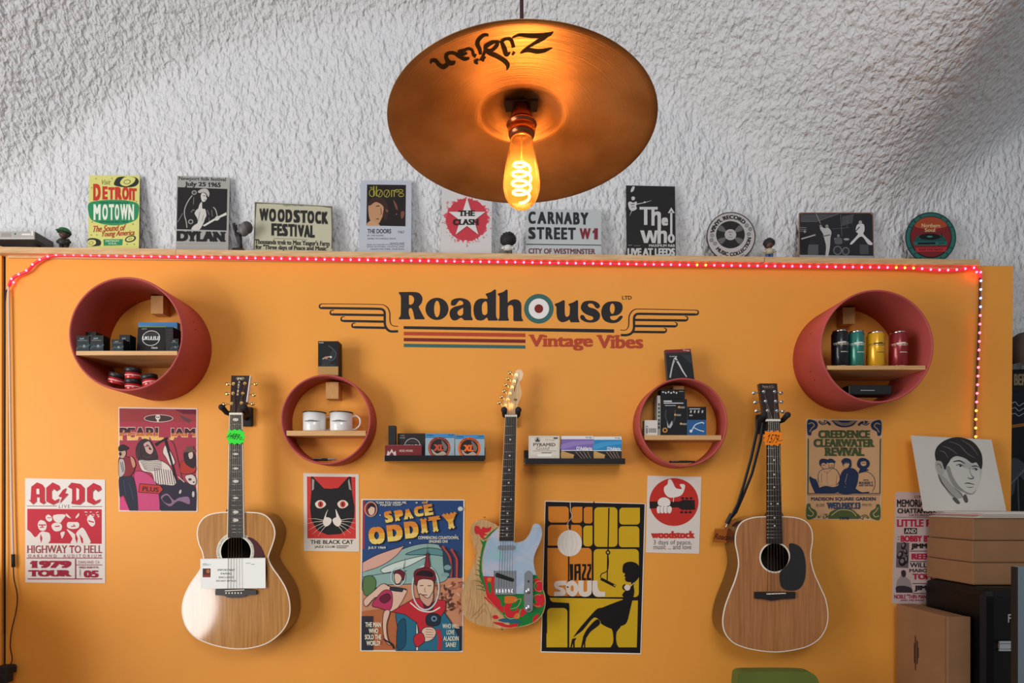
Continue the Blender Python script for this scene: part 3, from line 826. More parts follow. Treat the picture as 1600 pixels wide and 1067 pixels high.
def body(t, outline, dface, dback, top, side, hole=None, bind=None, bevel=0, bw=1.0):
    k = (DIST - dface) / F_PX
    F = [P(x, y, -dface) for x, y in outline]
    cx = sum(v.x for v in F) / len(F); cz = sum(v.z for v in F) / len(F)
    def inset(w):
        n = len(F); out = []
        for i in range(n):
            a, b = F[i - 1], F[(i + 1) % n]; d = Vector((b.x - a.x, 0, b.z - a.z)).normalized(); nr = Vector((d.z, 0, -d.x))
            if nr.dot(Vector((cx - F[i].x, 0, cz - F[i].z))) < 0: nr = -nr
            out.append(F[i] + nr * w)
        return out
    def at(l, y): return [Vector((v.x, y, v.z)) for v in l]
    i1 = inset(.003)
    m = MB(); n = len(F)
    ring = [at(F, -dface + .004), at(F, -dback - .006), at(i1, -dback - .001), ]
    for a, b in zip(ring, ring[1:]): m.add(a + b, [(i, (i + 1) % n, n + (i + 1) % n, n + i) for i in range(n)], True)
    tri = tessellate_polygon([ring[-1]]); m.add(ring[-1], tri)
    m.build('sides_and_back', side, t)
    b_in = inset(.0035)
    m = MB(); a0, a1 = at(F, -dface + .0042), at(F, -dface); a2 = at(b_in, -dface - .0002); a3 = at(b_in, -dface + .004)
    for a, b in ((a0, a1), (a1, a2), (a2, a3)): m.add(a + b, [(i, (i + 1) % n, n + (i + 1) % n, n + i) for i in range(n)], True)
    m.build('binding', bind or BIND, t)
    m = MB(); fr = at(b_in, -dface); bk = at(b_in, -dface + .003)
    hs = []
    if hole:
        h = [P(x, y, -dface) for x, y in ell(hole[0], hole[1], hole[2], n=40)]
        hs = [(h, at(h, -dface + .003))]
    m.slab(fr, bk, hs); m.build('soundboard', top, t)
    if hole:
        MB().add(at(inset(.004), -dback - .008), tessellate_polygon([at(inset(.004), -dback - .008)])).build('inside_back', DARKIN, t)

def fingerboard(t, q, dsurf, thick, nut_y, scale_px, nfr, material, dots, bindc=None, dotmat=None, block=False):
    """q: nut-left, nut-right, end-right, end-left in pixels on the fingerboard surface"""
    fb = MB().prism(q, dsurf, dsurf - thick).build('fingerboard', material, t)
    nl, nr, er, el = q; L = el[1] - nl[1]
    for k in range(1, nfr + 1):
        s = scale_px * (1 - 2 ** (-k / 12)) / L
        if s > .995: break
        a, b = lerp(nl, el, s), lerp(nr, er, s)
        MB().tube([P(*a, -dsurf - .0004), P(*b, -dsurf - .0004)], .0009, 6).build('fret', NICKEL, fb)
    for (fret, n) in dots:
        s0 = 1 - 2 ** (-(fret - 1) / 12); s1 = 1 - 2 ** (-fret / 12); s = scale_px * (s0 + s1) / 2 / L
        a, b = lerp(nl, el, s), lerp(nr, er, s)
        for u in ([.5] if n == 1 else [.27, .73]):
            c = lerp(a, b, u)
            if block:
                pts = ell(c[0], c[1], (4.6 if n == 1 else 2.2), 2.4, 12)
                if n == 1 and fret in (5, 7, 12): pts = [(c[0] - 5, c[1]), (c[0] - 1.5, c[1] - 1.6), (c[0] + 1.5, c[1] - 1.6), (c[0] + 5, c[1]), (c[0] + 1.5, c[1] + 1.6), (c[0] - 1.5, c[1] + 1.6)]
            else: pts = ell(c[0], c[1], 1.35, n=12)
            MB().prism(pts, dsurf + .0003, dsurf - .0005).build('inlay', dotmat or PEARL, fb)
    if bindc:
        for a, b, sg in ((nl, el, -1), (nr, er, 1)):
            MB().prism([(a[0], a[1]), (a[0] + sg * .9, a[1]), (b[0] + sg * .9, b[1]), (b[0], b[1])], dsurf, dsurf - thick).build('fingerboard_binding', bindc, t)
    k = .9; MB().prism([(nl[0] - k, nl[1] - 3.2), (nr[0] + k, nr[1] - 3.2), (nr[0] + k, nr[1]), (nl[0] - k, nl[1])], dsurf + .003, dsurf - thick).build('nut', BONE, t)

def neck(t, q, dfront, heel_px, material, r_nut=.021):
    """rounded neck behind the fingerboard"""
    m = MB(); a = (P(*q[0], -dfront) + P(*q[1], -dfront)) / 2; b = (P(*q[3], -dfront) + P(*q[2], -dfront)) / 2
    w0 = (P(*q[1], -dfront) - P(*q[0], -dfront)).length / 2; w1 = (P(*q[2], -dfront) - P(*q[3], -dfront)).length / 2
    vs = []; fs = []; N = 10; S = 8
    for i in range(S + 1):
        s = i / S * heel_px; c = a + (b - a) * s; w = w0 + (w1 - w0) * s
        for j in range(N + 1):
            th = math.pi * j / N; vs.append(c + Vector((-w * math.cos(th), r_nut * math.sin(th), 0)))
    for i in range(S):
        for j in range(N): fs.append((i * (N + 1) + j, (i + 1) * (N + 1) + j, (i + 1) * (N + 1) + j + 1, i * (N + 1) + j + 1))
        fs.append((i * (N + 1), i * (N + 1) + N, (i + 1) * (N + 1) + N, (i + 1) * (N + 1)))
    m.add(vs, fs, True); m.build('neck', material, t)

def strings(t, nut, saddle, dn, ds, material, posts=None, dpost=None):
    """nut, saddle: (left, right) pixel ends"""
    for i in range(6):
        u = .12 + .76 * i / 5
        a, b = lerp(*nut, u), lerp(*saddle, u)
        pts = [P(*a, -dn), P(*b, -ds)]
        if posts: pts = [P(*posts[i], -dpost(*posts[i]) - .006)] + pts
        MB().tube(pts, .00072 - .00006 * i, 6).build('string', material, t)

def tuner(t, px, py, dfun, side, shaft, button, metal, peglen=1.0, btn=None):
    """post on the face, shaft to the side, button"""
    d = dfun(px, py); c = P(px, py, -d)
    k = (DIST - d) / F_PX
    o = MB(); o.cyl(c + Vector((0, .001, 0)), c + Vector((0, -.002, 0)), .0062, n=16); o.cyl(c, c + Vector((0, -.008, 0)), .0032, n=14)
    tn = o.build('tuner', metal, t)
    if button:
        bx, by = button; b = P(bx, by, -(d - .012))
        m = MB(); a = Vector((c.x + side * .012, b.y, c.z)); m.cyl(a, b, .0022, n=10); m.build('shaft', metal, tn)
        m = MB(); m.sphere(b + Vector((side * .005, 0, 0)), (.0085, .0035, .0068), 16, 10); m.build('button', btn or metal, tn)
    return tn

def hanger(px, py, dn, wpx, label, drop=0.0, single=None):
    """wall hanger: plate on the wall, stem and a padded fork"""
    k = (DIST - dn) / F_PX
    c = P(px, py, -dn); t = thing('guitar_hanger', Vector((c.x, 0, c.z - .03)), label, 'hanger', 'padded guitar hangers')
    MB().cbox((c.x, -.009, c.z - .012), (.045, .017, .075), bev=.006).build('wall_plate', SOFTBLACK, t)
    MB().cyl((c.x, -.017, c.z - .02), (c.x, -dn + .020, c.z - .012), .008, n=14).build('stem', BLACK, t)
    w = wpx * k / 2
    for s in (-1, 1):
        pts = [Vector((c.x, -dn + .026, c.z - .013)), Vector((c.x + s * w * .7, -dn + .022, c.z - .013)), Vector((c.x + s * w, -dn + .002, c.z - .008)), Vector((c.x + s * w, -dn - .018, c.z)), Vector((c.x + s * (w + .001), -dn - .032, c.z + .006))]
        MB().tube([pts[0]] + pts[1:], [.009, .009, .0095, .0100, .0095], 12).build('fork_arm', SOFTBLACK, t)
        MB().sphere(pts[-1], .0118, 14, 10).build('end_knob', SOFTBLACK, t)
    return t

def starburst(cx, cy, rx, ry, n, inner, depth, col, label, name, write):
    random.seed(int(cx))
    pts = []
    for i in range(2 * n):
        a = math.pi * i / n; f = 1.0 if i % 2 == 0 else inner
        ex = 1 / max(abs(math.cos(a)) ** 4 + abs(math.sin(a)) ** 4, 1e-3) ** .25 * .93
        f *= ex * (1 + random.uniform(-.05, .05)); pts.append((cx + rx * f * math.cos(a), cy + ry * f * math.sin(a)))
    p = Print(depth); p.sheet(pts, col, .0008)
    write(p)
    p.build(name, PAPER, label, 'price tag', 'starburst price tags', lean=0)

# ---------------- glossy acoustic, farthest from the boxes
def zb(l, ox=280, oy=790, s=4.445): return [(ox + q[0] / s, oy + q[1] / s, *q[2:]) for q in l]
DF = .122
G1 = thing('acoustic_guitar', P(366, 1012, -.07), 'glossy acoustic guitar with white envelope in its strings, window glare on its honey top', 'guitar', 'acoustic guitars on the wall')
out1 = sm(zb([(455, 42), (560, 50), (618, 80), (657, 140), (667, 200), (650, 270), (626, 335), (622, 372), (650, 430), (700, 500), (745, 580), (769, 670), (769, 760), (740, 840), (680, 910), (600, 962), (500, 990), (400, 997), (300, 985), (200, 958), (110, 915), (50, 850), (21, 770), (18, 690), (40, 610), (82, 530), (132, 460), (160, 405), (166, 365), (155, 315), (132, 260), (122, 190), (135, 130), (170, 82), (232, 53), (330, 42)]), 4)
body(G1, out1, DF, .008, SPRUCE, ROSEWOOD, (368.5, 862, 23.5))
FB1 = [(359, 648), (377.3, 648), (380.5, 840), (355.8, 840)]
DS = DF + .008
rz = MB(); rz.prism(ell(368.5, 862, 29.5, n=48), DF + .0006, DF + .0001, [ell(368.5, 862, 23.5, n=48)]); rz.build('rosette', mat('abalone_rosette', 'b8b4a0', rough=.3, var=.35, vscale=160), G1)
rz = MB(); rz.prism(ell(368.5, 862, 30.2, n=48), DF + .0008, DF + .0001, [ell(368.5, 862, 29.4, n=48)]); rz.prism(ell(368.5, 862, 25, n=48), DF + .0008, DF + .0001, [ell(368.5, 862, 23.5, n=48)]); rz.build('rosette_edge', BIND, G1)
pg = sm(zb([(470, 220), (510, 228), (550, 262), (580, 310), (600, 370), (610, 440), (608, 500), (600, 545, 1), (560, 470), (530, 420), (505, 405), (517, 350), (520, 310), (508, 262)]), 4)
MB().prism(pg, DF + .0014, DF + .0001).build('pickguard', mat('tortoise_pickguard', '4a1518', rough=.15, coat=.8, var=.35, vscale=40), G1)
fingerboard(G1, FB1, DS, .0078, 648, 268, 20, EBONY, [(1, 1), (3, 1), (5, 1), (7, 1), (9, 1), (12, 1), (15, 1), (17, 1)], BIND, None, True)
neck(G1, FB1, DS - .0078, .80, NECKWOOD)
MB().cbox(P(368, 800, -.075) + Vector((0, 0, -.01)), (.05, .07, .05), bev=.012).build('heel', NECKWOOD, G1)
br = sm(zb([(255, 578), (300, 578, 1), (455, 580, 1), (535, 588, 1), (536, 618, 1), (470, 622), (440, 636), (340, 638), (312, 625), (250, 622, 1)]), 3)
MB().prism(br, DF + .009, DF + .0002).build('bridge', EBONY, G1, bevel=.001)
MB().prism(zb([(318, 588), (452, 582), (452, 587), (318, 594)]), DF + .0125, DF + .009).build('saddle', BONE, G1)
for i in range(6):
    c = P(*zb([(328 + i * 21, 606)])[0][:2], -DF - .009); MB().cyl(c, c + Vector((0, -.003, 0)), .0028, n=10).build('bridge_pin', BONE, G1)
def hd1(x, y): return DS - .004 - max(0, (648 - y)) * .00235 * math.tan(R(14))
MB().prism([(361.4, 586.6), (390.2, 586.8), (384.6, 628), (378, 646.5), (359, 646.5), (359.8, 632)], DS - .004, DS - .020, depth=hd1).build('headstock', HEAD_DARK, G1)
MB().prism([(390.2, 586.8), (391.5, 587), (386, 628), (384.6, 628)], DS - .0035, DS - .020, depth=lambda x, y: hd1(x, y) + .0004).build('headstock_binding', BIND, G1)
p = Print(.1); p.d = hd1(375, 610) + .0042
p.sheet(rect(374.2, 590, 376.6, 590.6), 'c9b88a', .0004)
for i, ch in enumerate('MARTIN'): p.text(ch, 374.5 - (3 if i == 0 else 1.6), 590 + (i * 5.2 if i else 0), 374.5 + (3.4 if i == 0 else 1.6) + i * -.1, 594 + i * 5.2, 'd8ccb2', .02, .8)
p.polys([stroke(sm([(369, 592), (372, 589.5), (371, 594)], 4, False), .7), stroke(sm([(382, 592), (379, 589.5), (380, 594)], 4, False), .7)], 'c9b88a')
p.build('headstock_logo', MATTE, None, parent=G1, lean=-14)
for px, py, s, b in ((365, 599.5, -1, (357.8, 600)), (364.5, 614.5, -1, (357, 615)), (362.5, 630.5, -1, (352.5, 631.5)), (382.7, 599, 1, (397, 600)), (379.7, 614.5, 1, (394.5, 617)), (377.7, 629.5, 1, (392.5, 631))):
    tuner(G1, px, py, hd1, s, 0, b, GOLD)
strings(G1, ((359, 648), (377.3, 648)), ((352, 922.5), (382, 921.5)), DS + .0035, DF + .0128, STRING, [(363, 631), (364.5, 615), (365, 600), (382.5, 600), (379.7, 615), (377.5, 630)], hd1)
hanger(370.5, 641, .095, 34, 'black padded wall hanger holding the glossy acoustic guitar')
def w1(p):
    p.poly(stroke([(355.5, 683.5), (358, 679.5), (360.5, 676), (361, 680), (359, 685.5)], .8), '16301a')
    p.text('489', 361, 677, 374, 686.5, '16301a', .01, shear=.25, rot=12); p.text('0.-', 374.5, 682.5, 381.5, 688, '16301a', .01, shear=.2, rot=14); p.poly(stroke([(353.5, 683), (361, 680.5)], .7), '16301a')
starburst(368.5, 682.5, 16.2, 13.2, 11, .80, DS + .007, '38e63c', 'bright green starburst price tag on the glossy acoustic guitar neck', 'price_tag', w1)
# envelope tucked under the strings
p = Print(DF + .0105, (280, 790, 4.445))
p.sheet([(147, 368), (598, 362), (600, 573), (147, 577)], 'f4f4f0', .0015)
p.poly([(148, 369), (597, 363), (597, 369), (148, 375)], 'e2e2de'); p.poly(rect(163, 436, 218, 497), '4a3228'); p.poly(ell(200, 456, 12, 14), 'c06a3c'); p.poly(rect(165, 478, 216, 495), '8a3a28')
for i, (s, a, b) in enumerate((('IMPORTANT', 266, 388), ('PAPERS', 288, 364), ('ENCLOSED', 276, 380), ('DO NOT DETACH', 258, 398))): p.text(s, a, 440 + i * 25.5, b, 453 + i * 25.5 - (2 if i == 3 else 0), '3a3634', .03, .6, space=1.15)
p.polys([rect(163, 402, 190, 404.5), rect(163, 407, 222, 409.5), rect(163, 413, 205, 415)], '6a7f8a'); p.polys([rect(462, 398, 496, 401), rect(500, 406, 524, 409)], '6a6a6a')
p.build('envelope', PAPER, 'white envelope marked important papers, tucked under the strings of the glossy acoustic guitar', 'envelope')

# ---------------- satin acoustic near the boxes
def za(l): return [(1090 + q[0] / 2.27, 580 + q[1] / 2.27, *q[2:]) for q in l]
DF3 = .122
G3 = thing('acoustic_guitar', P(1210, 1018, -.07), 'reddish satin acoustic guitar with a black pickguard and an orange price tag', 'guitar', 'acoustic guitars on the wall')
out3 = sm(za([(245, 514), (195, 518), (155, 535), (136, 570), (133, 610), (141, 650), (144, 690), (132, 740), (112, 790), (95, 840), (88, 890), (97, 930), (125, 963), (170, 982), (225, 993), (280, 997), (335, 991), (390, 977), (432, 950), (457, 910), (464, 865), (456, 810), (437, 765), (415, 715), (404, 672), (403, 640), (409, 600), (405, 560), (385, 532), (350, 518), (300, 514)]), 4)
body(G3, out3, DF3, .008, SPRUCE_M, MAHOGANY, (1210.8, 871, 22))
FB3 = za([(247.5, 177), (292, 177), (301, 612), (246, 612)])
FB3 = [q[:2] for q in FB3]
DS3 = DF3 + .008
rz = MB(); rz.prism(ell(1210.8, 871, 24.3, n=48), DF3 + .0008, DF3 + .0001, [ell(1210.8, 871, 22, n=48)]); rz.build('rosette', BIND, G3)
pg = sm(za([(325, 612), (360, 620), (378, 650), (384, 700), (378, 745), (358, 773), (325, 778), (300, 768), (291, 740), (293, 712), (315, 690), (328, 660)]), 4)
MB().prism(pg, DF3 + .0014, DF3 + .0001).build('pickguard', mat('black_pickguard', '151314', rough=.14, coat=.7), G3)
sc3 = 266
fingerboard(G3, FB3, DS3, .0078, 658, sc3, 20, EBONY, [(3, 1), (5, 1), (7, 1), (9, 1), (12, 2), (15, 1), (17, 1)])
neck(G3, FB3, DS3 - .0078, .78, NECKWOOD)
MB().cbox(P(1209, 806, -.075) + Vector((0, 0, -.01)), (.05, .07, .05), bev=.012).build('heel', NECKWOOD, G3)
MB().prism([q[:2] for q in za([(203, 783), (347, 783), (347, 806), (300, 808), (262, 814), (232, 808), (203, 806)])], DF3 + .009, DF3 + .0002).build('bridge', EBONY, G3, bevel=.001)
MB().prism([q[:2] for q in za([(246, 788), (313, 786), (313, 789), (246, 792)])], DF3 + .0125, DF3 + .009).build('saddle', BONE, G3)
def hd3(x, y): return DS3 - .004 - max(0, (658 - y)) * .00235 * math.tan(R(13))
MB().prism([(1185.5, 600), (1186.5, 599), (1213.5, 599), (1214.4, 600), (1217.4, 643), (1219, 657), (1199, 657), (1192.2, 644)], DS3 - .004, DS3 - .020, depth=hd3).build('headstock', HEAD_DARK, G3)
p = Print(hd3(1200, 605) + .0042); p.sheet(rect(1193, 607, 1207, 607.3), '8a7a60', .0004); p.text('Martin & Co', 1191.5, 601.5, 1209.5, 606, '9a8a70', .02, .5)
p.build('headstock_logo', MATTE, None, parent=G3, lean=-13)
posts3 = [(1199, 641.5), (1195.8, 627), (1193, 612), (1210, 612), (1211.5, 627), (1213.5, 642)]
for (px, py), s, b in zip(posts3, (-1, -1, -1, 1, 1, 1), ((1184.5, 642), (1182.5, 628.5), (1180, 614), (1218, 614), (1219, 628), (1221, 643))): tuner(G3, px, py, hd3, s, 0, b, CHROME)
strings(G3, ((1199, 658), (1218.6, 658)), ((1195.5, 929.5), (1230, 927.5)), DS3 + .0035, DF3 + .0128, mat('steel_string', 'c9bfae', rough=.35, metal=1), posts3, hd3)
hanger(1205.5, 653, .095, 36, 'black padded wall hanger holding the reddish acoustic guitar and a strap')
def w3(p): p.text('1579', 1199, 678.5, 1216.5, 692.5, '3a1408', .0, shear=.25, rot=6); p.poly(stroke([(1216, 689), (1223, 687.5)], .8), '3a1408')
starburst(1208, 684.5, 17, 13, 11, .80, DS3 + .007, 'ff8a1e', 'orange starburst price tag on the reddish acoustic guitar neck', 'price_tag', w3)
# leather strap looped on the hanger
t = thing('guitar_strap', P(1165, 815, -.06), 'narrow black guitar strap hanging from the hanger down behind the reddish acoustic guitar', 'strap')
STRAP = mat('black_strap', '1c1b1d', rough=.6)
def band(pts, w, th=.0016):
    m = MB(); n = len(pts); l, r = [], []
    for i, q in enumerate(pts):
        d = (Vector(pts[min(i + 1, n - 1)]) - Vector(pts[max(i - 1, 0)])); d.y = 0; d.normalize(); nr = Vector((-d.z, 0, d.x)) * w / 2
        l.append(Vector(q) + nr); r.append(Vector(q) - nr)
    b = Vector((0, th, 0)); vs = l + r + [v + b for v in l] + [v + b for v in r]
    fs = []
    for i in range(n - 1): fs += [(i, i + 1, n + i + 1, n + i), (2 * n + i, 3 * n + i, 3 * n + i + 1, 2 * n + i + 1), (i, 2 * n + i, 2 * n + i + 1, i + 1), (n + i, n + i + 1, 3 * n + i + 1, 3 * n + i)]
    return m.add(vs, fs, True)
q1 = [P(1184, 655, -.096), P(1182.5, 675, -.09), P(1174, 715, -.075), P(1163, 755, -.06), P(1153, 787, -.05), P(1143, 807, -.045)]
band(q1, .0105).build('strap_band', STRAP, t)
q2 = [P(1193.5, 655, -.092), P(1188, 690, -.085), P(1175, 740, -.065), P(1161, 775, -.048), P(1150, 800, -.042), P(1135, 817, -.040)]
band(q2, .0105).build('strap_band', STRAP, t)
band([P(1144, 803, -.047), P(1140, 810, -.047), P(1136, 818, -.046)], .018, .003).build('strap_end', mat('strap_leather', '2a2422', rough=.5), t)
MB().tube([P(1137, 816, -.044), P(1135, 822, -.042), P(1133, 826, -.040)], .0022, 8).build('tail_loop', CHROME, t)
p = Print(.036); p.sheet([(1117, 825), (1138, 824), (1137, 848.5), (1113.5, 847)], 'a85a1c', .0015, '7a3f14')
p.text('Road', 1117, 834, 1136, 843, '3a1a10', .02, shear=.25, rot=6); p.poly([(1117, 825), (1138, 824), (1137.9, 826), (1116.8, 827)], 'c87a34')
p.build('card_tag', PAPER, 'small orange card tag with handwriting hanging beside the reddish guitar body', 'tag')

# ---------------- electric guitar with painted body
def ze(l): return [(725 + q[0] / 5.615, 800 + q[1] / 5.615, *q[2:]) for q in l]
DFE, DBE = .072, .026
G2 = thing('electric_guitar', P(786, 981, -.05), 'electric guitar with painted green and red dragon body and pearly pickguard', 'guitar')
outE = sm(ze([(312, 128), (265, 100), (205, 76), (150, 66), (100, 80), (70, 112), (58, 155), (64, 210), (82, 280), (98, 340), (100, 395), (82, 460), (48, 535), (12, 610), (-12, 680), (-22, 755), (-20, 830), (-5, 895), (35, 945), (100, 980), (200, 1006), (330, 1020), (440, 1014), (550, 996), (635, 957), (688, 900), (712, 830), (716, 760), (700, 690), (665, 615), (634, 545), (617, 475), (614, 410), (632, 350), (664, 280), (684, 220), (688, 165), (672, 115), (640, 98), (612, 106), (592, 140), (574, 185), (545, 228), (505, 256), (455, 264), (440, 258, 1), (440, 130, 1), (312, 128, 1)][:-1]), 4)
ASH = wood('swamp_ash', 'b98a55', 'd9b07c', .3, coat=.7, scale=(9, 6, 1.1), dist=3.0)
m = MB(); m.prism(outE, DFE, DBE); eb = m.build('body', ASH, G2, bevel=.003)
m = MB(); n = len(outE)
a = [P(x, y, -DFE) for x, y in outE]
# dragon artwork: one thin printed layer on the face
p = Print(DFE + .0003, (725, 800, 5.615))
GR, RD, RD2, OR, BL = '1f7a36', 'cf2430', 'a51c30', 'd9702c', '2c5f7a'
art = sm([(300, 125), (240, 160), (205, 205), (175, 270), (160, 340), (150, 420), (150, 500), (165, 580), (190, 680), (230, 740), (280, 800), (340, 880), (330, 925), (380, 945), (430, 1004), (550, 988), (630, 950), (682, 896), (705, 828), (708, 760), (692, 692), (655, 615), (630, 560), (600, 548), (450, 560), (320, 560), (180, 560), (170, 440), (185, 340), (215, 250), (260, 190), (312, 160)], 4)
p.sheet(sm([(160, 560), (450, 555), (632, 552), (655, 615), (692, 692), (708, 760), (705, 828), (682, 896), (630, 950), (550, 988), (430, 1006), (380, 950), (330, 900), (260, 820), (200, 740), (185, 660)], 4), GR, .0002)
for l in ([(90, 150), (100, 120), (130, 125), (150, 150), (165, 130), (200, 140), (240, 130), (225, 170), (180, 185), (210, 200), (170, 210), (190, 235), (150, 225), (130, 195), (100, 190)], [(160, 560), (265, 560), (262, 640), (270, 720), (330, 790), (350, 880), (300, 850), (240, 770), (200, 740), (185, 650)], [(175, 745), (240, 760), (285, 800), (280, 840), (230, 800)], [(610, 590), (660, 590), (688, 640), (680, 700), (640, 695), (605, 690), (640, 650)], [(640, 725), (690, 720), (708, 770), (690, 825), (640, 838), (605, 810), (640, 790), (620, 760)], [(350, 830), (380, 800), (420, 810), (400, 850), (440, 870), (480, 840), (470, 900), (420, 925), (370, 910)], [(500, 860), (560, 830), (590, 860), (540, 890), (500, 920)], [(610, 920), (660, 890), (640, 935), (605, 965)], [(250, 965), (330, 970), (380, 990), (460, 975), (470, 1000), (380, 1012), (300, 990)], [(250, 910), (290, 905), (300, 935), (260, 935)], [(530, 730), (600, 720), (595, 790), (530, 780)]): p.poly(sm(l, 4), RD)
for l in ([(330, 745), (420, 735), (470, 760), (440, 795), (370, 800), (335, 775)], [(445, 900), (480, 885), (485, 930), (440, 935)], [(205, 580), (240, 575), (235, 610), (210, 605)]): p.poly(sm(l, 4), OR)
for l in ([(205, 615), (235, 625), (240, 690), (225, 720), (210, 670)], [(330, 745), (350, 730), (355, 780), (340, 830), (320, 800)], [(155, 235), (185, 240), (215, 215), (300, 128), (225, 185), (190, 225)], [(140, 235), (165, 260), (195, 245), (185, 280), (165, 290)]): p.poly(sm(l, 4), GR)
p.poly(stroke(sm([(180, 270), (160, 340), (148, 430), (145, 520), (160, 590), (190, 680)], 5, False), [22, 18, 14, 22, 26, 8]), GR)
for a_, b_ in (((150, 410), (120, 390)), ((148, 450), (112, 420)), ((148, 500), (105, 455)), ((150, 550), (95, 500)), ((155, 590), (85, 545)), ((160, 630), (85, 600)), ((172, 665), (95, 640)), ((185, 690), (105, 675))): p.poly(stroke([a_, lerp(lerp(a_, b_, .5), (a_[0] - 10, b_[1]), .5), b_], [10, 7, 1]), '2a6a34')
p.poly(sm([(330, 935), (400, 930), (480, 950), (490, 975), (420, 970), (350, 965), (300, 950)], 4), BL)
for l in ([(440, 780), (500, 760), (470, 830), (410, 850)], [(355, 905), (400, 935), (440, 930)], [(505, 700), (530, 690), (540, 760), (515, 860), (470, 930), (500, 850)]): p.poly(stroke(sm(l, 5, False), 5), 'c9a96a')
for c in (((685, 650), 45), ((672, 775), 52)): p.poly(stroke(arc(c[0][0] - 25, c[0][1], c[1], 60, 300, 14), 3.5), 'd8b878')
p.poly(stroke(sm([(190, 740), (240, 790), (300, 860), (345, 905), (330, 930)], 5, False), 4), 'c9a96a')
for yy in (120, 160, 300, 380): p.poly(stroke(sm([(120, yy - 30), (100, yy), (105, yy + 40)], 4, False), 2), '8a6236')
for i in range(7): p.poly(stroke(sm([(20 + i * 26, 920 - i * 6), (40 + i * 24, 820), (60 + i * 18, 700), (62 + i * 12, 600 - i * 4)], 5, False), 2.2), 'a5763e')
p.poly(stroke(sm([(60, 930), (130, 860), (180, 800), (215, 860), (240, 940)], 6, False), 2.5), '8a6236'); p.poly(stroke(sm([(100, 940), (150, 880), (180, 850), (200, 900)], 6, False), 2), '8a6236')
da = p.build('dragon_painting', CARD, 'red, green and orange dragon painting', parent=G2)
del da['label']; da['label'] = 'painted red, green and orange dragon pattern'
pgo = sm(ze([(312, 142), (260, 175), (215, 235), (185, 310), (168, 390), (164, 480), (166, 562, 1), (262, 566, 1), (262, 515, 1), (455, 515, 1), (452, 718, 1), (525, 718, 1), (530, 560, 1), (552, 520), (580, 518), (600, 552, 1), (634, 552, 1), (614, 475), (611, 410), (628, 350), (660, 280), (680, 220), (684, 165), (668, 118), (640, 103), (615, 110), (596, 143), (578, 188), (548, 232), (507, 260), (455, 268), (440, 264, 1), (440, 142, 1)]), 4)
PG = bpy.data.materials.new('mother_of_pearl_pickguard'); PG.use_nodes = True
nt = PG.node_tree; b = nt.nodes['Principled BSDF']; b.inputs['Roughness'].default_value = .16; b.inputs['Coat Weight'].default_value = .6
tc = nt.nodes.new('ShaderNodeTexCoord'); nz = nt.nodes.new('ShaderNodeTexNoise'); nz.inputs['Scale'].default_value = 9; nz.inputs['Detail'].default_value = 3; nz.inputs['Distortion'].default_value = 1.2
rp = nt.nodes.new('ShaderNodeValToRGB'); E_ = rp.color_ramp.elements
E_[0].position = .30; E_[0].color = (*lin('7fd0bc'), 1); E_[1].position = .72; E_[1].color = (*lin('dcb4c8'), 1)
for ps, c in ((.43, 'a2b6cc'), (.52, 'a9bdd2'), (.60, 'b9bfd0')): e = rp.color_ramp.elements.new(ps); e.color = (*lin(c), 1)
nt.links.new(tc.outputs['Object'], nz.inputs['Vector']); nt.links.new(nz.outputs['Fac'], rp.inputs['Fac']); nt.links.new(rp.outputs['Color'], b.inputs['Base Color'])
MB().prism(pgo, DFE + .0058, DFE + .0038).build('pickguard', PG, G2)
for q in ((292, 168), (195, 340), (186, 525), (640, 140), (634, 298), (456, 275), (620, 540), (497, 538)):
    c = P(*ze([q])[0][:2], -DFE - .0058); MB().sphere(c, (.0022, .0012, .0022), 10, 6).build('pickguard_screw', NICKEL, G2)
FBE = [(790, 651), (807, 651), (802.9, 845), (779.9, 845)]
DSE = DFE + .0105
MB().prism([(790, 651), (807, 651), (803.1, 845), (779.7, 845)], DSE - .0065, DSE - .021).build('neck', MAPLE, G2, bevel=.005)
fingerboard(G2, FBE, DSE, .0065, 651, 266, 21, EBONY, [(3, 1), (5, 1), (7, 1), (9, 1), (12, 2), (15, 1), (17, 1), (19, 1), (21, 1)], mat('maple_edge', 'dcb27c', rough=.4))
def z8(l): return [(760 + q[0] / 10.67, 570 + q[1] / 10.67, *q[2:]) for q in l]
def hde(x, y): return DSE - .006
hs = sm(z8([(320, 820, 1), (300, 770), (265, 700), (290, 620), (345, 500), (390, 380), (430, 260), (470, 150), (500, 95), (545, 78), (595, 100), (612, 160), (595, 230), (560, 290), (555, 320), (580, 390), (588, 470), (565, 560), (530, 650), (510, 740), (505, 820, 1)]), 4)
MB().prism(hs, DSE - .006, DSE - .021).build('headstock', MAPLE, G2, bevel=.0015)
postsE = [q[:2] for q in z8([(318, 682), (360, 580), (395, 480), (430, 375), (465, 275), (497, 172)])]
btE = z8([(240, 632), (280, 535), (320, 438), (350, 332), (385, 232), (415, 132)])
for (px, py), bq in zip(postsE, btE): tuner(G2, px, py, hde, -1, 0, bq[:2], GOLD)
p = Print(DSE - .0055); p.sheet(rect(803, 605, 803.4, 612), '8a6a40', .0003); p.poly(stroke(sm([(803.5, 612), (805, 604), (808, 596), (809, 590)], 4, False), .8), '7a5a34'); p.text('vintage', 802.5, 622, 808, 627, '4a3826', .02, shear=.2)
p.build('headstock_logo', MATTE, None, parent=G2)
strings(G2, ((790, 651), (807, 651)), ((775.5, 918), (803.5, 918)), DSE + .003, DFE + .013, mat('dull_steel_string', '8a8680', rough=.5, metal=1), postsE, hde)
MB().prism(rrect(*[v for q in ze([(268, 516), (452, 724)]) for v in q[:2]], 1.2), DFE + .0085, DFE + .0052).build('bridge_plate', CHROME, G2)
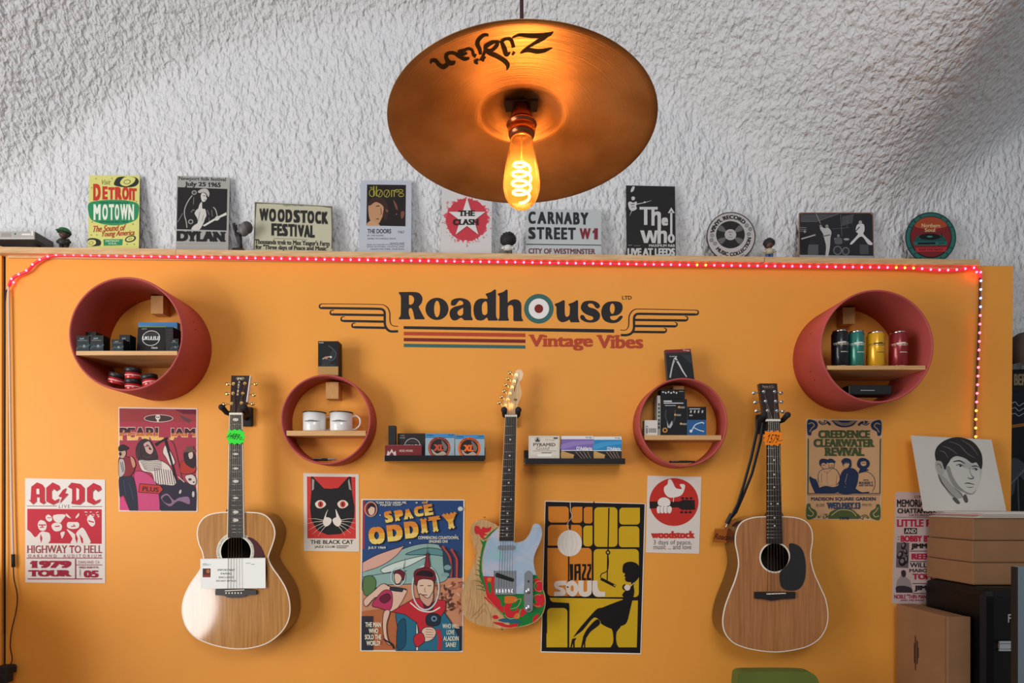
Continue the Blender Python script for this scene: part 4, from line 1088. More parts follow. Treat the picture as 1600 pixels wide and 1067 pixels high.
MB().prism([q[:2] for q in ze([(275, 545), (290, 530), (440, 585), (437, 610), (420, 612), (278, 570)])], DFE + .0112, DFE + .0085).build('bridge_pickup', BLACK, G2)
for i in range(6):
    c = P(*ze([(290 + i * 27, 690)])[0][:2], -DFE - .012); MB().cyl(c + Vector((0, .0038, .006)), c + Vector((0, .0038, -.008)), .0036, n=10).build('bridge_saddle', CHROME, G2)
q = ze([(295, 292), (443, 330)]); MB().prism(rrect(q[0][0], q[0][1], q[1][0], q[1][1], 3.2), DFE + .011, DFE + .005).build('neck_pickup', CHROME, G2, bevel=.001)
q = ze([(528, 517), (604, 880)]); MB().prism(rrect(q[0][0], q[0][1], q[1][0], q[1][1], 6.6), DFE + .0072, DFE + .0012).build('control_plate', CHROME, G2)
for yy in (692, 840):
    c = P(*ze([(562, yy)])[0][:2], -DFE - .0072); MB().lathe([(.0001, -.016), (.0085, -.016), (.0098, -.014), (.0098, 0)], c, (0, 1, 0), 28).build('control_knob', CHROME, G2)
c = P(*ze([(566, 612)])[0][:2], -DFE - .0072); MB().cyl(c, c + Vector((0, -.010, .002)), .0022, .004, n=12).build('selector_switch', BLACK, G2)
for q in ((180, 50), (330, 1024)):
    c = P(*ze([q])[0][:2], -.05); MB().cyl(c, c + Vector((0, 0, .004 if q[1] < 100 else -.006)), .003, .0055, n=12).build('strap_button', CHROME, G2)
hanger(798.7, 645, .062, 21, 'black padded wall hanger holding the painted electric guitar')

# ------------------------------------------------------------------ painted wall sign
INK, RUST, MAROON, TEAL, OFFW = '2d2a2c', 'b84a30', '7c2a26', '3f6a66', 'e8e6e4'
logo = thing('painted_wall_sign', P(795, 545, -.001), 'painted wall sign of bold dark lettering with a target roundel, stripes and wings', 'sign')
def fA(l): return [(615 + q[0] / 13.333, 445 + q[1] / 13.333, *q[2:]) for q in l]
def fB(l): return [(730 + q[0] / 13.333, 445 + q[1] / 13.333, *q[2:]) for q in l]
def fC(l): return [(860 + q[0] / 11.852, 455 + q[1] / 11.852, *q[2:]) for q in l]
def decal(name, shapes, lay=0, parent=logo, depth=.0004):
    """paint film on the wall: shapes = [(outline, colour, holes)]"""
    p = Print(depth + lay * .0001)
    p.lay = 2
    for s in shapes: p.poly(s[0], s[1], s[2] if len(s) > 2 else (), same=True)
    q = shapes[0][0]; p.sheet(q if len(shapes) == 1 else [q[0], q[1], q[2]], shapes[0][1], .0002)
    return p.build(name, MATTE, None, parent=parent)
C = 1
gl = [
 (fA([(110, 150, C), (420, 148), (530, 170), (590, 240), (600, 310), (580, 380), (520, 455, C), (570, 560), (620, 650), (648, 695, C), (640, 718, C), (440, 718, C), (422, 650), (410, 580), (385, 510), (350, 480), (318, 510), (318, 600), (330, 650), (350, 695, C), (340, 718, C), (110, 718, C), (108, 690, C), (140, 650), (150, 560), (152, 400), (150, 250), (135, 210), (110, 180, C)]),
  [fA([(320, 215, C), (380, 225), (420, 270), (425, 330), (400, 390), (350, 415), (320, 405, C)])]),
 (fA(ell(903, 500, 240, 232, 12)), [fA(ell(905, 502, 62, 172, 10))]),
 (fA([(1190, 390), (1210, 325), (1290, 285), (1400, 275), (1510, 300), (1580, 350), (1612, 430), (1615, 560), (1620, 650), (1650, 715, C), (1640, 738, C), (1470, 738, C), (1432, 700), (1405, 685), (1370, 700), (1310, 735), (1240, 738), (1190, 690), (1165, 610), (1185, 520), (1260, 460), (1350, 435), (1440, 410), (1448, 370), (1420, 335), (1370, 330), (1330, 370), (1290, 420), (1240, 435), (1200, 420)]),
  [fA([(1450, 475, C), (1400, 500), (1340, 550), (1330, 600), (1370, 640), (1420, 635), (1450, 590, C)])]),
 (fB([(385, 185, C), (500, 145), (565, 98), (598, 112), (600, 300), (600, 600), (610, 680), (638, 715, C), (630, 745, C), (440, 745, C), (422, 700), (405, 682), (380, 700), (330, 735), (260, 742), (190, 720), (145, 630), (130, 520), (145, 410), (200, 320), (290, 285), (370, 288), (420, 290, C), (418, 250), (390, 215, C)]),
  [fB([(370, 345), (410, 365), (420, 480), (415, 590), (370, 630), (320, 600), (305, 500), (315, 400)])]),
 (fB([(640, 180, C), (750, 145), (815, 98), (840, 115), (843, 250), (845, 375, C), (900, 325), (990, 300), (1070, 320), (1120, 380), (1130, 470), (1130, 620), (1140, 690), (1165, 735, C), (1155, 758, C), (980, 758, C), (960, 730), (962, 620), (960, 490), (945, 440), (905, 420), (860, 440), (847, 480), (847, 620), (852, 680), (870, 725, C), (860, 748, C), (652, 748, C), (645, 725, C), (668, 690), (672, 600), (672, 300), (668, 240), (640, 205, C)]), []),
 (fC([(80, 235, C), (160, 205), (240, 165), (265, 185), (265, 300), (268, 420), (290, 470), (320, 470), (350, 440), (358, 380), (360, 290), (335, 250, C), (335, 235, C), (420, 205), (490, 165), (512, 185), (512, 350), (515, 480), (530, 540), (545, 575, C), (375, 575, C), (362, 550), (348, 525), (320, 545), (240, 572), (180, 560), (130, 500), (112, 400), (112, 300), (85, 260, C)]), []),
 (fC([(915, 290), (880, 320), (840, 305), (790, 240), (740, 225), (700, 240), (695, 270), (730, 300), (820, 325), (890, 380), (920, 440), (905, 510), (850, 560), (760, 580), (660, 570), (580, 530), (550, 480), (570, 440), (620, 450), (660, 510), (720, 535), (780, 525), (795, 495), (770, 465), (690, 440), (610, 390), (565, 320), (575, 250), (620, 195), (700, 175), (800, 180), (880, 215), (912, 255)]), []),
 (fC([(1335, 330), (1330, 250), (1280, 200), (1180, 185), (1060, 200), (980, 260), (945, 350), (945, 430), (980, 520), (1050, 570), (1150, 590), (1250, 570), (1320, 510), (1338, 470), (1320, 452), (1280, 465), (1230, 515), (1170, 535), (1120, 515), (1105, 470), (1130, 460), (1230, 445), (1300, 400)]), [fC(ell(1146, 322, 45, 95, 10))]),
]
decal('lettering', [(sm(o, 5), INK, [sm(h, 5) for h in hs]) for o, hs in gl])
p = Print(.0004); p.sheet(rect(631, 509.6, 632, 513.6), INK, .0002); p.text('LTD', 971.8, 462.2, 987, 468, '3a2420', .05, 1.2); p.build('small_lettering', MATTE, None, parent=logo)
p = Print(.0004); p.sheet(rect(843, 541.5, 843.4, 542), RUST, .0002)
p.text('Vintage', 825.3, 522.5, 926.6, 547.8, RUST, .036, .8); p.text('Vibes', 931.5, 523.3, 1005, 544.5, RUST, .036, .8)
p.build('tagline_lettering', MATTE, None, parent=logo)
rd = (841.9, 482.3)
decal('roundel', [(ell(*rd, 23.1, n=56), TEAL, [ell(*rd, 15.9, n=56)]), (ell(*rd, 15.9, n=56), OFFW, [ell(*rd, 6.9, n=40)]), (ell(*rd, 6.9, n=40), MAROON)])
for q, c in (([(630.7, 509.5), (959.6, 514.4), (959.6, 519.8), (630.7, 513.9)], INK), ([(630.9, 518.2), (821, 520.8), (821, 526.6), (630.9, 523.8)], RUST), ([(630.9, 527.8), (821, 530.4), (821, 535.8), (630.9, 533.1)], MAROON), ([(630.9, 536.9), (821, 539.6), (821, 544.7), (630.9, 542.2)], TEAL)):
    decal('stripe', [(q, c)])
def wing(f, thick, thin, bars, caps):
    sh = [(stroke([f(q) for q in sm(thick, 6, False)], 3.7), INK), (stroke([f(q) for q in sm(thin, 6, False)], [1.1, 1.1, 1.9, 1.9, 1.3, 1.1]), '4a2a20')]
    sh += [(stroke([f(a), f(b)], 3.7), INK) for a, b in bars]
    sh += [(stroke([f(q) for q in sm(c, 6, False)], [.9, 2.4, 3.2]), INK) for c in caps]
    decal('wing', sh)
f1 = lambda q: (490 + q[0] / 10.667, 465 + q[1] / 10.667)
wing(f1, [(140, 172), (700, 180), (1110, 188), (1165, 210), (1185, 260), (1187, 430), (1215, 510), (1280, 560), (1408, 560)], [(130, 103), (1130, 115), (1225, 160), (1268, 250), (1275, 400), (1315, 465), (1408, 478)],
     [((315, 280), (1187, 292)), ((500, 388), (1187, 400)), ((680, 493), (1205, 503))], [[(160, 102), (112, 112), (98, 145), (112, 172), (150, 174)], [(340, 210), (292, 216), (278, 250), (290, 275), (330, 281)], [(520, 318), (472, 324), (460, 356), (470, 383), (515, 389)], [(700, 424), (655, 430), (640, 462), (650, 488), (690, 494)]])
f2 = lambda q: (960 + q[0] / 11.43, 470 + q[1] / 11.43)
wing(f2, [(115, 610), (225, 610), (305, 575), (348, 490), (352, 300), (385, 245), (440, 232), (900, 238), (1440, 243)], [(105, 520), (200, 520), (252, 450), (265, 270), (330, 172), (420, 146), (1470, 166)],
     [((345, 340), (1280, 350)), ((345, 448), (1090, 455)), ((335, 553), (900, 560))], [[(1440, 164), (1490, 178), (1497, 210), (1480, 240), (1430, 243)], [(1260, 272), (1300, 285), (1307, 318), (1290, 345), (1240, 350)], [(1075, 382), (1112, 395), (1118, 425), (1100, 450), (1050, 455)], [(880, 488), (920, 500), (926, 530), (908, 555), (860, 560)]])

# ------------------------------------------------------------------ paper posters on the orange wall
def poster(frame, corners, col, depth=.0016): 
    p = Print(depth, frame); p.sheet(corners, col, .0005, 'd8d0c4'); return p
RED = 'c02a3a'
# red and white hard rock tour poster
p = poster((30, 740, 5.931), [(55, 42), (796, 55), (797, 1015), (57, 1008)], 'e6dcd4')
AC = [[(85, 240), (105, 245), (112, 120), (165, 80), (215, 100), (235, 130), (235, 245), (248, 262), (222, 280), (190, 262), (190, 215), (160, 215), (160, 255), (125, 282)],
      [(250, 130), (310, 80), (372, 110), (378, 138), (345, 160), (318, 138), (300, 160), (300, 225), (330, 250), (375, 228), (360, 262), (312, 285), (250, 255)],
      [(405, 150), (440, 130), (420, 180), (455, 185), (370, 278), (398, 215), (362, 210)],
      [(450, 122), (485, 82), (570, 95), (605, 130), (605, 250), (560, 285), (480, 275), (490, 250), (490, 140)],
      [(628, 132), (688, 85), (752, 112), (762, 142), (728, 165), (702, 142), (680, 165), (680, 225), (710, 252), (758, 232), (740, 262), (688, 285), (628, 258)]]
p.polys([[(x + 7, y + 7) for x, y in l] for l in AC], '8a6a6a'); p.polys(AC, RED)
p.poly([(160, 140), (185, 140), (188, 190), (160, 190)], 'e6dcd4'); p.poly([(530, 130), (555, 145), (555, 235), (530, 250)], 'e6dcd4')
p.polys([rect(72, 297, 350, 302), rect(488, 302, 770, 307)], '6a4a4c'); p.text('LIVE', 368, 288, 470, 318, '6a4a4c', .0, space=1.4)
p.poly([(75, 325), (765, 330), (765, 650), (75, 643)], RED)
W = 'e4d8d0'
for l in ([(70, 520), (110, 545), (150, 590), (200, 540), (245, 540), (285, 560), (270, 643), (75, 643), (72, 580)], [(172, 470), (185, 440), (205, 430), (240, 445), (255, 480), (245, 520), (215, 530), (185, 515)], [(245, 400), (270, 378), (300, 400), (305, 430), (280, 445), (255, 430)], [(300, 480), (330, 455), (380, 460), (398, 490), (385, 525), (345, 535), (315, 520)], [(318, 385), (430, 380), (400, 430), (380, 455), (330, 440)], [(445, 460), (480, 430), (520, 440), (555, 460), (550, 500), (500, 512), (450, 500)], [(436, 368), (470, 400), (478, 415), (440, 395)], [(555, 365), (528, 395), (524, 415), (552, 395)], [(440, 515), (490, 540), (520, 560), (545, 530), (590, 500), (640, 580), (655, 648), (480, 645), (495, 600)], [(630, 420), (660, 378), (690, 410), (705, 460), (680, 490), (650, 470)], [(385, 545), (425, 540), (400, 600), (390, 580)]): p.poly(sm(l, 3), W)
for l in ([(180, 470), (250, 470), (248, 480), (182, 480)], [(190, 495), (232, 492), (230, 500), (195, 503)], [(450, 430), (555, 430), (550, 448), (455, 448)], [(480, 485), (525, 482), (524, 490), (484, 494)], [(330, 485), (375, 480), (375, 490), (332, 494)], [(260, 405), (298, 405), (298, 411), (262, 412)], [(640, 430), (695, 445), (692, 456), (645, 444)], [(520, 540), (545, 600), (535, 646), (520, 600)], [(560, 560), (590, 600), (595, 646), (578, 640)], [(200, 560), (215, 600), (205, 640), (195, 600)], [(505, 470), (512, 470), (514, 482), (503, 482)], [(210, 478), (216, 478), (219, 492), (208, 492)]): p.poly(l, RED)
random.seed(4)
for i in range(16): p.poly(ell(590 + random.random() * 160, 350 + random.random() * 60, 5 + random.random() * 6, 4, 7), W)
p.text('HIGHWAY TO HELL', 75, 664, 770, 735, 'a0283c', .0, .55); p.text('OAKLAND  AUDITORIUM', 85, 748, 760, 775, '8a4a50', .0, space=1.7)
p.polys([rect(72, 778, 770, 785), rect(520, 790, 528, 970), rect(530, 842, 770, 848), rect(82, 970, 770, 978)], '9a3044')
p.text('1979', 104, 806, 484, 874, 'a3203a', .06, .8); p.text('TOUR', 82, 892, 486, 952, 'a3203a', .06, .8); p.text('OAKLAND CA', 550, 806, 745, 832, '8a4a50', .0, space=1.2); p.text('WED 8:00 P.M.', 555, 858, 740, 878, '8a4a50', .02); p.text('05', 600, 895, 738, 962, 'a3203a', .05, .6)
for i, ch in enumerate('SEPT'): p.text(ch, 562, 888 + i * 18, 574, 902 + i * 18, '8a4a50', .02)
p.build('poster', PAPER, 'red and white tour poster with a photo band of long-haired men, dated 1979', 'poster', 'paper posters on the orange wall')

# pink and red singer poster
p = poster((175, 625, 5.766), [(58, 63), (769, 74), (771, 1007), (60, 1003)], 'ead8cf')
p.poly([(66, 74), (760, 84), (760, 996), (70, 992)], 'a83a4a'); p.poly([(66, 74), (760, 84), (760, 200), (68, 195)], '9a3a3e'); p.poly([(560, 84), (760, 84), (760, 130), (640, 125)], '6a2034'); p.poly([(600, 130), (720, 180), (690, 205), (640, 175)], '5f4042')
p.poly(ell(420, 165, 132, 35, 32), 'd9c6bc'); p.poly(ell(420, 165, 126, 30, 32), '4a3434'); p.poly(ell(413, 155, 22, 24, 16), 'e0d6cc'); p.polys([ell(405, 155, 6, 7, 10), ell(422, 155, 6, 7, 10)], '2b1c1c'); p.poly(rect(404, 178, 423, 196), 'cfc2b8')
p.text('PEARL', 64, 242, 465, 362, 'e8d2bc', .06); p.text('JAM', 512, 250, 756, 362, 'e8d2bc', .06)
for c0, c1, cc in ((.58, 1, '45222e'), (.30, .58, 'c06a34'), (0, .30, 'e8b45a')):
    p.text('PEARL', 68, 247, 461, 357, cc, .045, clip=(c0, c1)); p.text('JAM', 516, 255, 752, 357, cc, .045, clip=(c0, c1))
p.ink(sm([(200, 660), (290, 650), (380, 720), (430, 850), (430, 995, C), (215, 995, C), (225, 850)], 4), 'c84a78'); p.poly([(70, 900), (100, 860), (160, 993), (70, 992)], 'd0487a')
p.ink(sm([(215, 470), (235, 390), (290, 350), (350, 370), (375, 410), (400, 470), (410, 530), (330, 540), (240, 540)], 5), '3a2a30')
p.ink(sm([(285, 395), (330, 370), (355, 400), (375, 450), (350, 490), (310, 470), (295, 430)], 4), 'c9a098'); p.polys([ell(345, 440, 14, 9, 10, .6), ell(318, 405, 9, 5, 10, .6)], '3a2228')
p.ink(sm([(245, 540), (330, 545), (420, 540), (470, 560), (520, 600), (560, 680), (575, 760), (480, 770), (390, 740), (360, 660), (280, 640), (250, 590)], 4), 'd9ccc2')
for i in range(9): p.poly(stroke([(385 + i * 20, 610 + i * 3), (400 + i * 21, 762)], 6), '4a3036')
for i in range(6): p.poly(stroke(sm([(250 + i * 8, 545 + i * 14), (340, 556 + i * 16), (450, 550 + i * 14)], 4, False), 5), '4a3036')
p.ink(sm([(460, 470), (480, 410), (520, 450), (570, 560), (530, 590), (490, 520)], 4), 'd9ccc2'); p.poly(stroke([(500, 460), (545, 560)], 5), '4a3036')
p.poly([(468, 350), (490, 340), (612, 800), (600, 806)], '241c22'); p.poly(stroke([(392, 405), (430, 380), (500, 340)], [30, 20, 14]), '241c22'); p.poly(stroke(sm([(500, 340), (560, 400), (600, 560), (640, 740)], 5, False), 4), '2a2026')
p.ink(sm([(430, 770), (560, 770), (600, 720), (680, 750), (755, 800), (757, 996, C), (440, 996, C), (430, 900)], 4), '2e2838'); p.ink(sm([(440, 880), (500, 840), (560, 900), (600, 880), (690, 870), (700, 940), (600, 910), (520, 960)], 4), '8a6a86'); p.ink(sm([(455, 890), (500, 860), (540, 920), (500, 930)], 4), '2e2838')
p.ink(sm([(70, 690), (150, 670), (200, 720), (225, 850), (235, 994, C), (160, 994, C), (110, 860), (72, 870, C)], 4), '2a2c3c')
p.ink(sm([(66, 520), (140, 510), (185, 540), (210, 600), (170, 680), (68, 690, C)], 4), '8a2c34'); p.ink(sm([(66, 540), (110, 540), (120, 650), (68, 690)], 4), 'b8aca4'); p.ink(sm([(165, 510), (200, 530), (215, 590), (190, 610)], 4), 'c98a70')
p.ink(sm([(68, 470), (110, 440), (130, 480), (110, 520), (80, 520)], 4), 'c09a86'); p.ink(sm([(66, 420), (100, 402), (150, 430), (130, 450), (68, 460)], 4), '2a2226'); p.ink(sm([(70, 480), (82, 470), (90, 492), (76, 500)], 3), '3a2a2c')
p.ink(sm([(625, 560), (690, 540), (745, 560), (755, 640), (690, 665), (620, 650)], 4), 'b0382c'); p.ink(sm([(650, 480), (690, 460), (735, 470), (755, 540), (745, 610), (700, 600), (660, 560)], 4), '30242a'); p.ink(sm([(690, 480), (730, 470), (730, 520), (700, 530)], 4), 'cfb8ac'); p.poly([(645, 458), (668, 450), (670, 420), (735, 415), (740, 446), (758, 452), (756, 466), (648, 472)], '6a4a44')
p.ink(sm([(660, 690), (720, 670), (756, 700), (755, 760), (700, 755)], 4), 'd2c4bc'); p.polys([ell(705, 715, 16, 12, 10), ell(740, 740, 9, 9, 8)], '4a3a40'); p.poly(stroke([(600, 690), (655, 740)], 8), 'c8bcb4')
p.polys([ell(618, 826, 10, 20, 10, .3), ell(735, 848, 12, 28, 10)], 'c4b8b4')
p.polys([stroke(sm([(222, 470), (240, 500), (236, 540)], 4, False), 6), stroke(sm([(258, 420), (250, 470), (262, 520)], 4, False), 4), stroke(sm([(285, 500), (320, 515), (370, 505)], 4, False), 4)], '6a4a4c'); p.polys([stroke([(300, 420), (335, 408)], 5), stroke([(330, 415), (345, 432), (332, 440)], 4)], '3a2228'); p.polys([stroke([(80, 560), (100, 650)], 4), stroke([(96, 556), (112, 648)], 4)], '3a3034'); p.polys([stroke([(110, 720), (130, 860)], 5), stroke([(160, 740), (200, 900)], 5)], '4a5068')
p.poly([(252, 750), (440, 768), (466, 805), (434, 845), (240, 832)], '3a1a20'); p.poly([(257, 756), (438, 773), (460, 806), (431, 840), (246, 827)], 'bf3a34'); p.text('PLUS', 278, 782, 425, 824, '33181c', .03, rot=4)
p.build('poster', PAPER, 'pink and red poster of a reclining striped-shirt singer at a microphone', 'poster', 'paper posters on the orange wall')

# black cat poster
p = poster((430, 520, 3.047), [(134, 667), (398, 672), (400, 1041), (137, 1038)], 'e2d6c8')
p.poly([(151, 684), (382, 686), (384, 980), (153, 978)], 'd03a34')
BKC = '232022'
p.poly([(170, 684), (178, 683), (232, 740), (262, 742), (300, 738), (350, 684), (362, 685), (366, 760), (378, 830), (376, 880), (352, 930), (310, 958), (250, 962), (200, 940), (172, 890), (166, 830), (172, 760)], BKC)
p.polys([[(175, 694), (186, 700), (184, 744), (175, 752)], [(352, 694), (363, 750), (352, 745), (346, 706)]], 'a09c96')
for cx, s in ((216, 1), (322, -1)):
    p.poly(sm([(cx - 26, 812), (cx - 8, 797), (cx + 14, 800), (cx + 26, 818), (cx + 6, 834), (cx - 16, 832)], 5), 'e6d6c4'); p.poly(ell(cx, 816, 13, 15, 18), 'c83a30'); p.poly(ell(cx, 816, 3.5, 10, 10), BKC)
p.polys([sm([(252, 840), (242, 870), (246, 890), (232, 888), (240, 862)], 4), sm([(288, 838), (300, 864), (310, 888), (294, 890), (290, 864)], 4)], 'eadccd')
p.polys([sm([(232, 885), (250, 878), (268, 888), (262, 910), (240, 922), (228, 905)], 5), sm([(274, 888), (292, 878), (312, 886), (314, 905), (300, 922), (280, 910)], 5)], 'eadccd')
for sx, l in ((1, ((230, 892, 155, 884), (230, 897, 152, 908), (232, 904, 160, 938), (236, 912, 178, 958), (242, 918, 205, 966))), (-1, ((310, 892, 380, 884), (312, 897, 384, 906), (310, 904, 378, 934), (306, 912, 360, 954), (300, 918, 332, 964)))):
    p.polys([stroke([(a, b), ((a + c) / 2, (b + d) / 2 - 3), (c, d)], [2.4, 1.8, .8]) for a, b, c, d in l], 'e6d8c8')
p.text('THE BLACK CAT', 168, 986, 372, 1005, '2b2724', .04); p.text('JAZZ CLUB', 188, 1013, 284, 1026, '2b2724', .04); p.polys([rect(291, 1012, 350, 1017), rect(291, 1020, 340, 1025)], '8a8278')
p.build('poster', PAPER, 'small red poster with a black cat face and long white whiskers', 'poster', 'paper posters on the orange wall')

# comic style space poster: lettering as in the photograph, plain invented figures
p = poster((550, 760, 3.953), [(57, 77), (696, 80), (686, 1023), (50, 1018)], 'e4ded2')
p.poly([(66, 84), (688, 87), (679, 1014), (58, 1010)], '2c4a7c')
p.poly([(66, 84), (78, 84), (76, 385), (64, 385)], 'b0303a')
p.poly([(60, 640), (160, 600), (682, 560), (679, 1014), (58, 1010)], 'c88a68'); p.poly([(59, 770), (300, 740), (290, 1010), (58, 1010)], 'b5683f')
p.ink(sm([(62, 640, 1), (64, 480, 1), (200, 430), (360, 370), (470, 352), (560, 370), (610, 440), (600, 540), (560, 590), (420, 600), (200, 610), (120, 640, 1)], 5), '8fb0a8')
p.ink(sm([(64, 470, 1), (160, 420), (325, 364, C), (270, 430), (180, 490), (64, 530, 1)], 4), 'dba796'); p.ink(sm([(180, 510), (300, 460), (480, 420), (430, 450), (330, 500), (200, 535)], 4), 'cfdcd2'); p.ink(sm([(330, 420), (450, 380), (550, 390), (580, 430), (480, 420)], 4), '5f8f90'); p.poly(stroke(sm([(62, 560), (180, 540), (340, 520)], 5, False), 4), '2b3c4c'); p.ink(sm([(70, 570), (120, 550), (150, 590), (130, 660), (76, 668)], 4), '5a7a48')
for i in range(7): p.poly(stroke(sm([(540 + i * 18, 362 + i * 6), (585 + i * 15, 420 + i * 6), (600 + i * 12, 490 + i * 4), (600 + i * 12, 560 + i)], 5, False), 13), ['3a3a54', 'b84a3c', '2e2c44'][i % 3])
p.polys([sm([(560, 400), (590, 430), (615, 500), (600, 560), (570, 540)], 4)], '2d4654'); p.polys([ell(590, 500, 22, 16), ell(575, 545, 26, 14)], '7fa2a0')
for i in range(60):
    random.seed(i); x, y = 520 + random.random() * 155, 590 + random.random() * 190
    p.poly(ell(x, y, 8 + random.random() * 14, 4 + random.random() * 5, 7, random.random() * 3), random.choice(['8a4a34', 'd9a684', '5a3a34', 'b0705a']))
p.polys([rect(60, 800, 130, 1010), [(540, 900), (679, 860), (679, 1013), (560, 1013)]], '33303a')
# background figure: seated astronaut in a pink dress and bubble helmet
p.ink(sm([(75, 700), (130, 650), (190, 600), (240, 620), (330, 640), (300, 680), (260, 760), (235, 770), (160, 680), (90, 740)], 4), 'e0b8a2'); p.ink(sm([(150, 690), (200, 640), (245, 650), (250, 720), (230, 765), (170, 750), (125, 735)], 4), 'b8385c'); p.ink(sm([(170, 690), (220, 660), (240, 690), (200, 720)], 4), '6a2038')
p.ink(sm([(200, 770), (235, 770), (215, 850), (220, 930), (240, 980), (205, 950), (190, 860)], 4), 'e0b8a2'); p.polys([stroke([(195, 940), (250, 975), (260, 1000)], 10)], '2a2026')
p.poly(ell(285, 555, 46, 60, 24), 'cfd8d6', [ell(285, 555, 41, 55, 24)]); p.ink(sm([(262, 550), (280, 520), (312, 540), (300, 590), (272, 600)], 4), 'e4bfa8'); p.ink(sm([(258, 540), (280, 515), (325, 530), (318, 580), (300, 545), (275, 535)], 4), '6a2430'); p.poly(stroke([(320, 505), (330, 440)], [5, 1]), '3a4a54')
p.ink(sm([(240, 620), (330, 632), (330, 650), (240, 640)], 3), '2c3640'); p.poly(stroke(sm([(330, 640), (300, 700), (255, 770)], 4, False), 22), 'e0b8a2')
# main figure: spaceman in a teal suit with a red mantle
p.ink(sm([(272, 780), (330, 770), (430, 760), (540, 760), (600, 820), (660, 930), (665, 1013, C), (270, 1012, C), (285, 900)], 4), '2b6c86'); p.ink(sm([(285, 850), (330, 820), (330, 980), (280, 1000)], 4), '1f4f68')
p.ink([(245, 772), (385, 690), (430, 690), (470, 745), (520, 700), (580, 702), (578, 760), (540, 820), (470, 900), (430, 930), (400, 840), (330, 790)], 'c02c36'); p.poly([(430, 700), (470, 745), (516, 705), (500, 770), (450, 770)], '5a2230')
p.ink(sm([(398, 840), (410, 900), (410, 1010, C), (396, 1010, C)], 3), 'e4d8c8')
p.poly(ell(455, 625, 86, 140, 30), 'ccd6d8', [ell(455, 625, 78, 131, 30)]); p.poly(stroke(sm([(360, 715), (420, 762), (490, 772), (545, 745)], 5, False), 8), 'e6dccb')
p.ink(sm([(400, 580), (430, 555), (480, 560), (505, 590), (500, 650), (470, 690), (440, 695), (410, 660)], 5), 'e2bfa6'); p.ink(sm([(390, 600), (385, 530), (420, 505), (470, 500), (512, 530), (512, 590), (490, 575), (440, 570), (410, 580), (402, 610)], 5), '7a2028'); p.ink(sm([(395, 545), (430, 520), (490, 525), (500, 555), (440, 550)], 4), '2a1820')
p.ink(sm([(420, 660), (470, 690), (500, 650), (500, 700), (470, 740), (425, 700)], 4), 'cf9f88'); p.polys([stroke([(420, 612), (442, 610)], 5), stroke([(468, 612), (490, 612)], 5), stroke([(436, 668), (466, 670)], 5), stroke([(452, 625), (450, 648), (458, 650)], 3)], '4a2a2c')
p.ink([(448, 500), (462, 410), (472, 410), (484, 500)], '8a2c34'); p.poly(stroke([(466, 412), (467, 350)], [4, 1]), '3a2c34')
p.ink(sm([(460, 800), (500, 780), (545, 800), (540, 850), (500, 860), (462, 850)], 4), '26303c'); p.poly(ell(508, 815, 18), '6a8aa0'); p.poly(ell(508, 815, 9), '1c2430')
p.ink(sm([(430, 900), (450, 870), (500, 870), (520, 900), (500, 940), (450, 955)], 4), 'e2bfa6'); p.polys([stroke([(455, 880 + i * 16), (505, 885 + i * 15)], 3) for i in range(4)], '7a4a40'); p.ink(sm([(382, 930), (430, 900), (450, 950), (400, 990)], 4), 'c02c36'); p.poly(stroke(sm([(530, 880), (545, 940), (540, 1010)], 4, False), 26), 'b8303a')
# starry helmet portrait
p.poly(ell(118, 140, 40, 48, 24), 'd0a080'); p.poly(ell(118, 140, 34, 42, 24), '8a2c34'); p.ink(sm([(100, 135), (118, 115), (142, 130), (140, 165), (120, 180), (104, 165)], 4), 'e2bfa6'); p.ink(sm([(100, 140), (105, 112), (130, 108), (146, 130), (120, 122)], 4), '33202a')
p.polys([ell(670, 138, 16, 14), ell(360, 347, 5), ell(175, 177, 4), ell(640, 300, 3), ell(400, 100, 7, 4)], 'cfd2cc')
def sp(t, x0, y0, x1, y1, rot): 
    p.text(t, x0 + 3, y0 + 4, x1 + 5, y1 + 6, '2a2430', .075, .7, rot=rot); [p.text(t, x0, y0, x1, y1, cc, .09, .7, rot=rot, clip=cl) for cc, cl in (('e08a34', (.62, 1)), ('e8ae40', (.3, .62)), ('f0d070', (0, .3)))]
for t, x0, y0, x1, y1, r in (('S', 202, 152, 252, 222, -12), ('P', 262, 146, 318, 212, -9), ('A', 318, 138, 378, 202, -9), ('C', 385, 122, 440, 186, -9), ('E', 446, 110, 500, 178, -9), ('O', 104, 248, 204, 356, -4), ('D', 218, 235, 314, 336, -6), ('D', 326, 215, 412, 318, -6), ('I', 424, 196, 468, 288, -6), ('T', 474, 184, 552, 280, -8), ('Y', 562, 162, 655, 262, -10)): sp(t, x0, y0, x1, y1, r)
p.text('of', 434, 88, 472, 106, 'e8a83a', .04)
YW = 'e8e0c8'
p.text('"CAN YOU HEAR ME,', 148, 92, 340, 108, YW, .04, shear=.15); p.text('MAJOR TOM?"', 176, 108, 312, 123, YW, .04, shear=.15); p.text('COMMENCING COUNTDOWN,', 410, 306, 660, 328, YW, .05); p.text('ENGINES ON!', 478, 330, 592, 347, YW, .05); p.text('JULY 1969', 102, 370, 210, 388, YW, .05)
for i, (t, a, b) in enumerate((('THE MAN', 84, 182), ('WHO', 106, 164), ('SOLD THE', 82, 184), ('WORLD!', 92, 176))): p.text(t, a, 836 + i * 38, b, 866 + i * 38, YW, .03)
for i, (t, a, b) in enumerate((('WHO WILL', 560, 664), ('LOVE', 586, 634), ('ALADDIN', 566, 660), ('SANE?', 580, 644))): p.text(t, a, 846 + i * 38, b, 874 + i * 38, YW, .03)
p.build('poster', PAPER, 'large blue comic style poster with a rocket and a red-mantled spaceman', 'poster', 'paper posters on the orange wall')

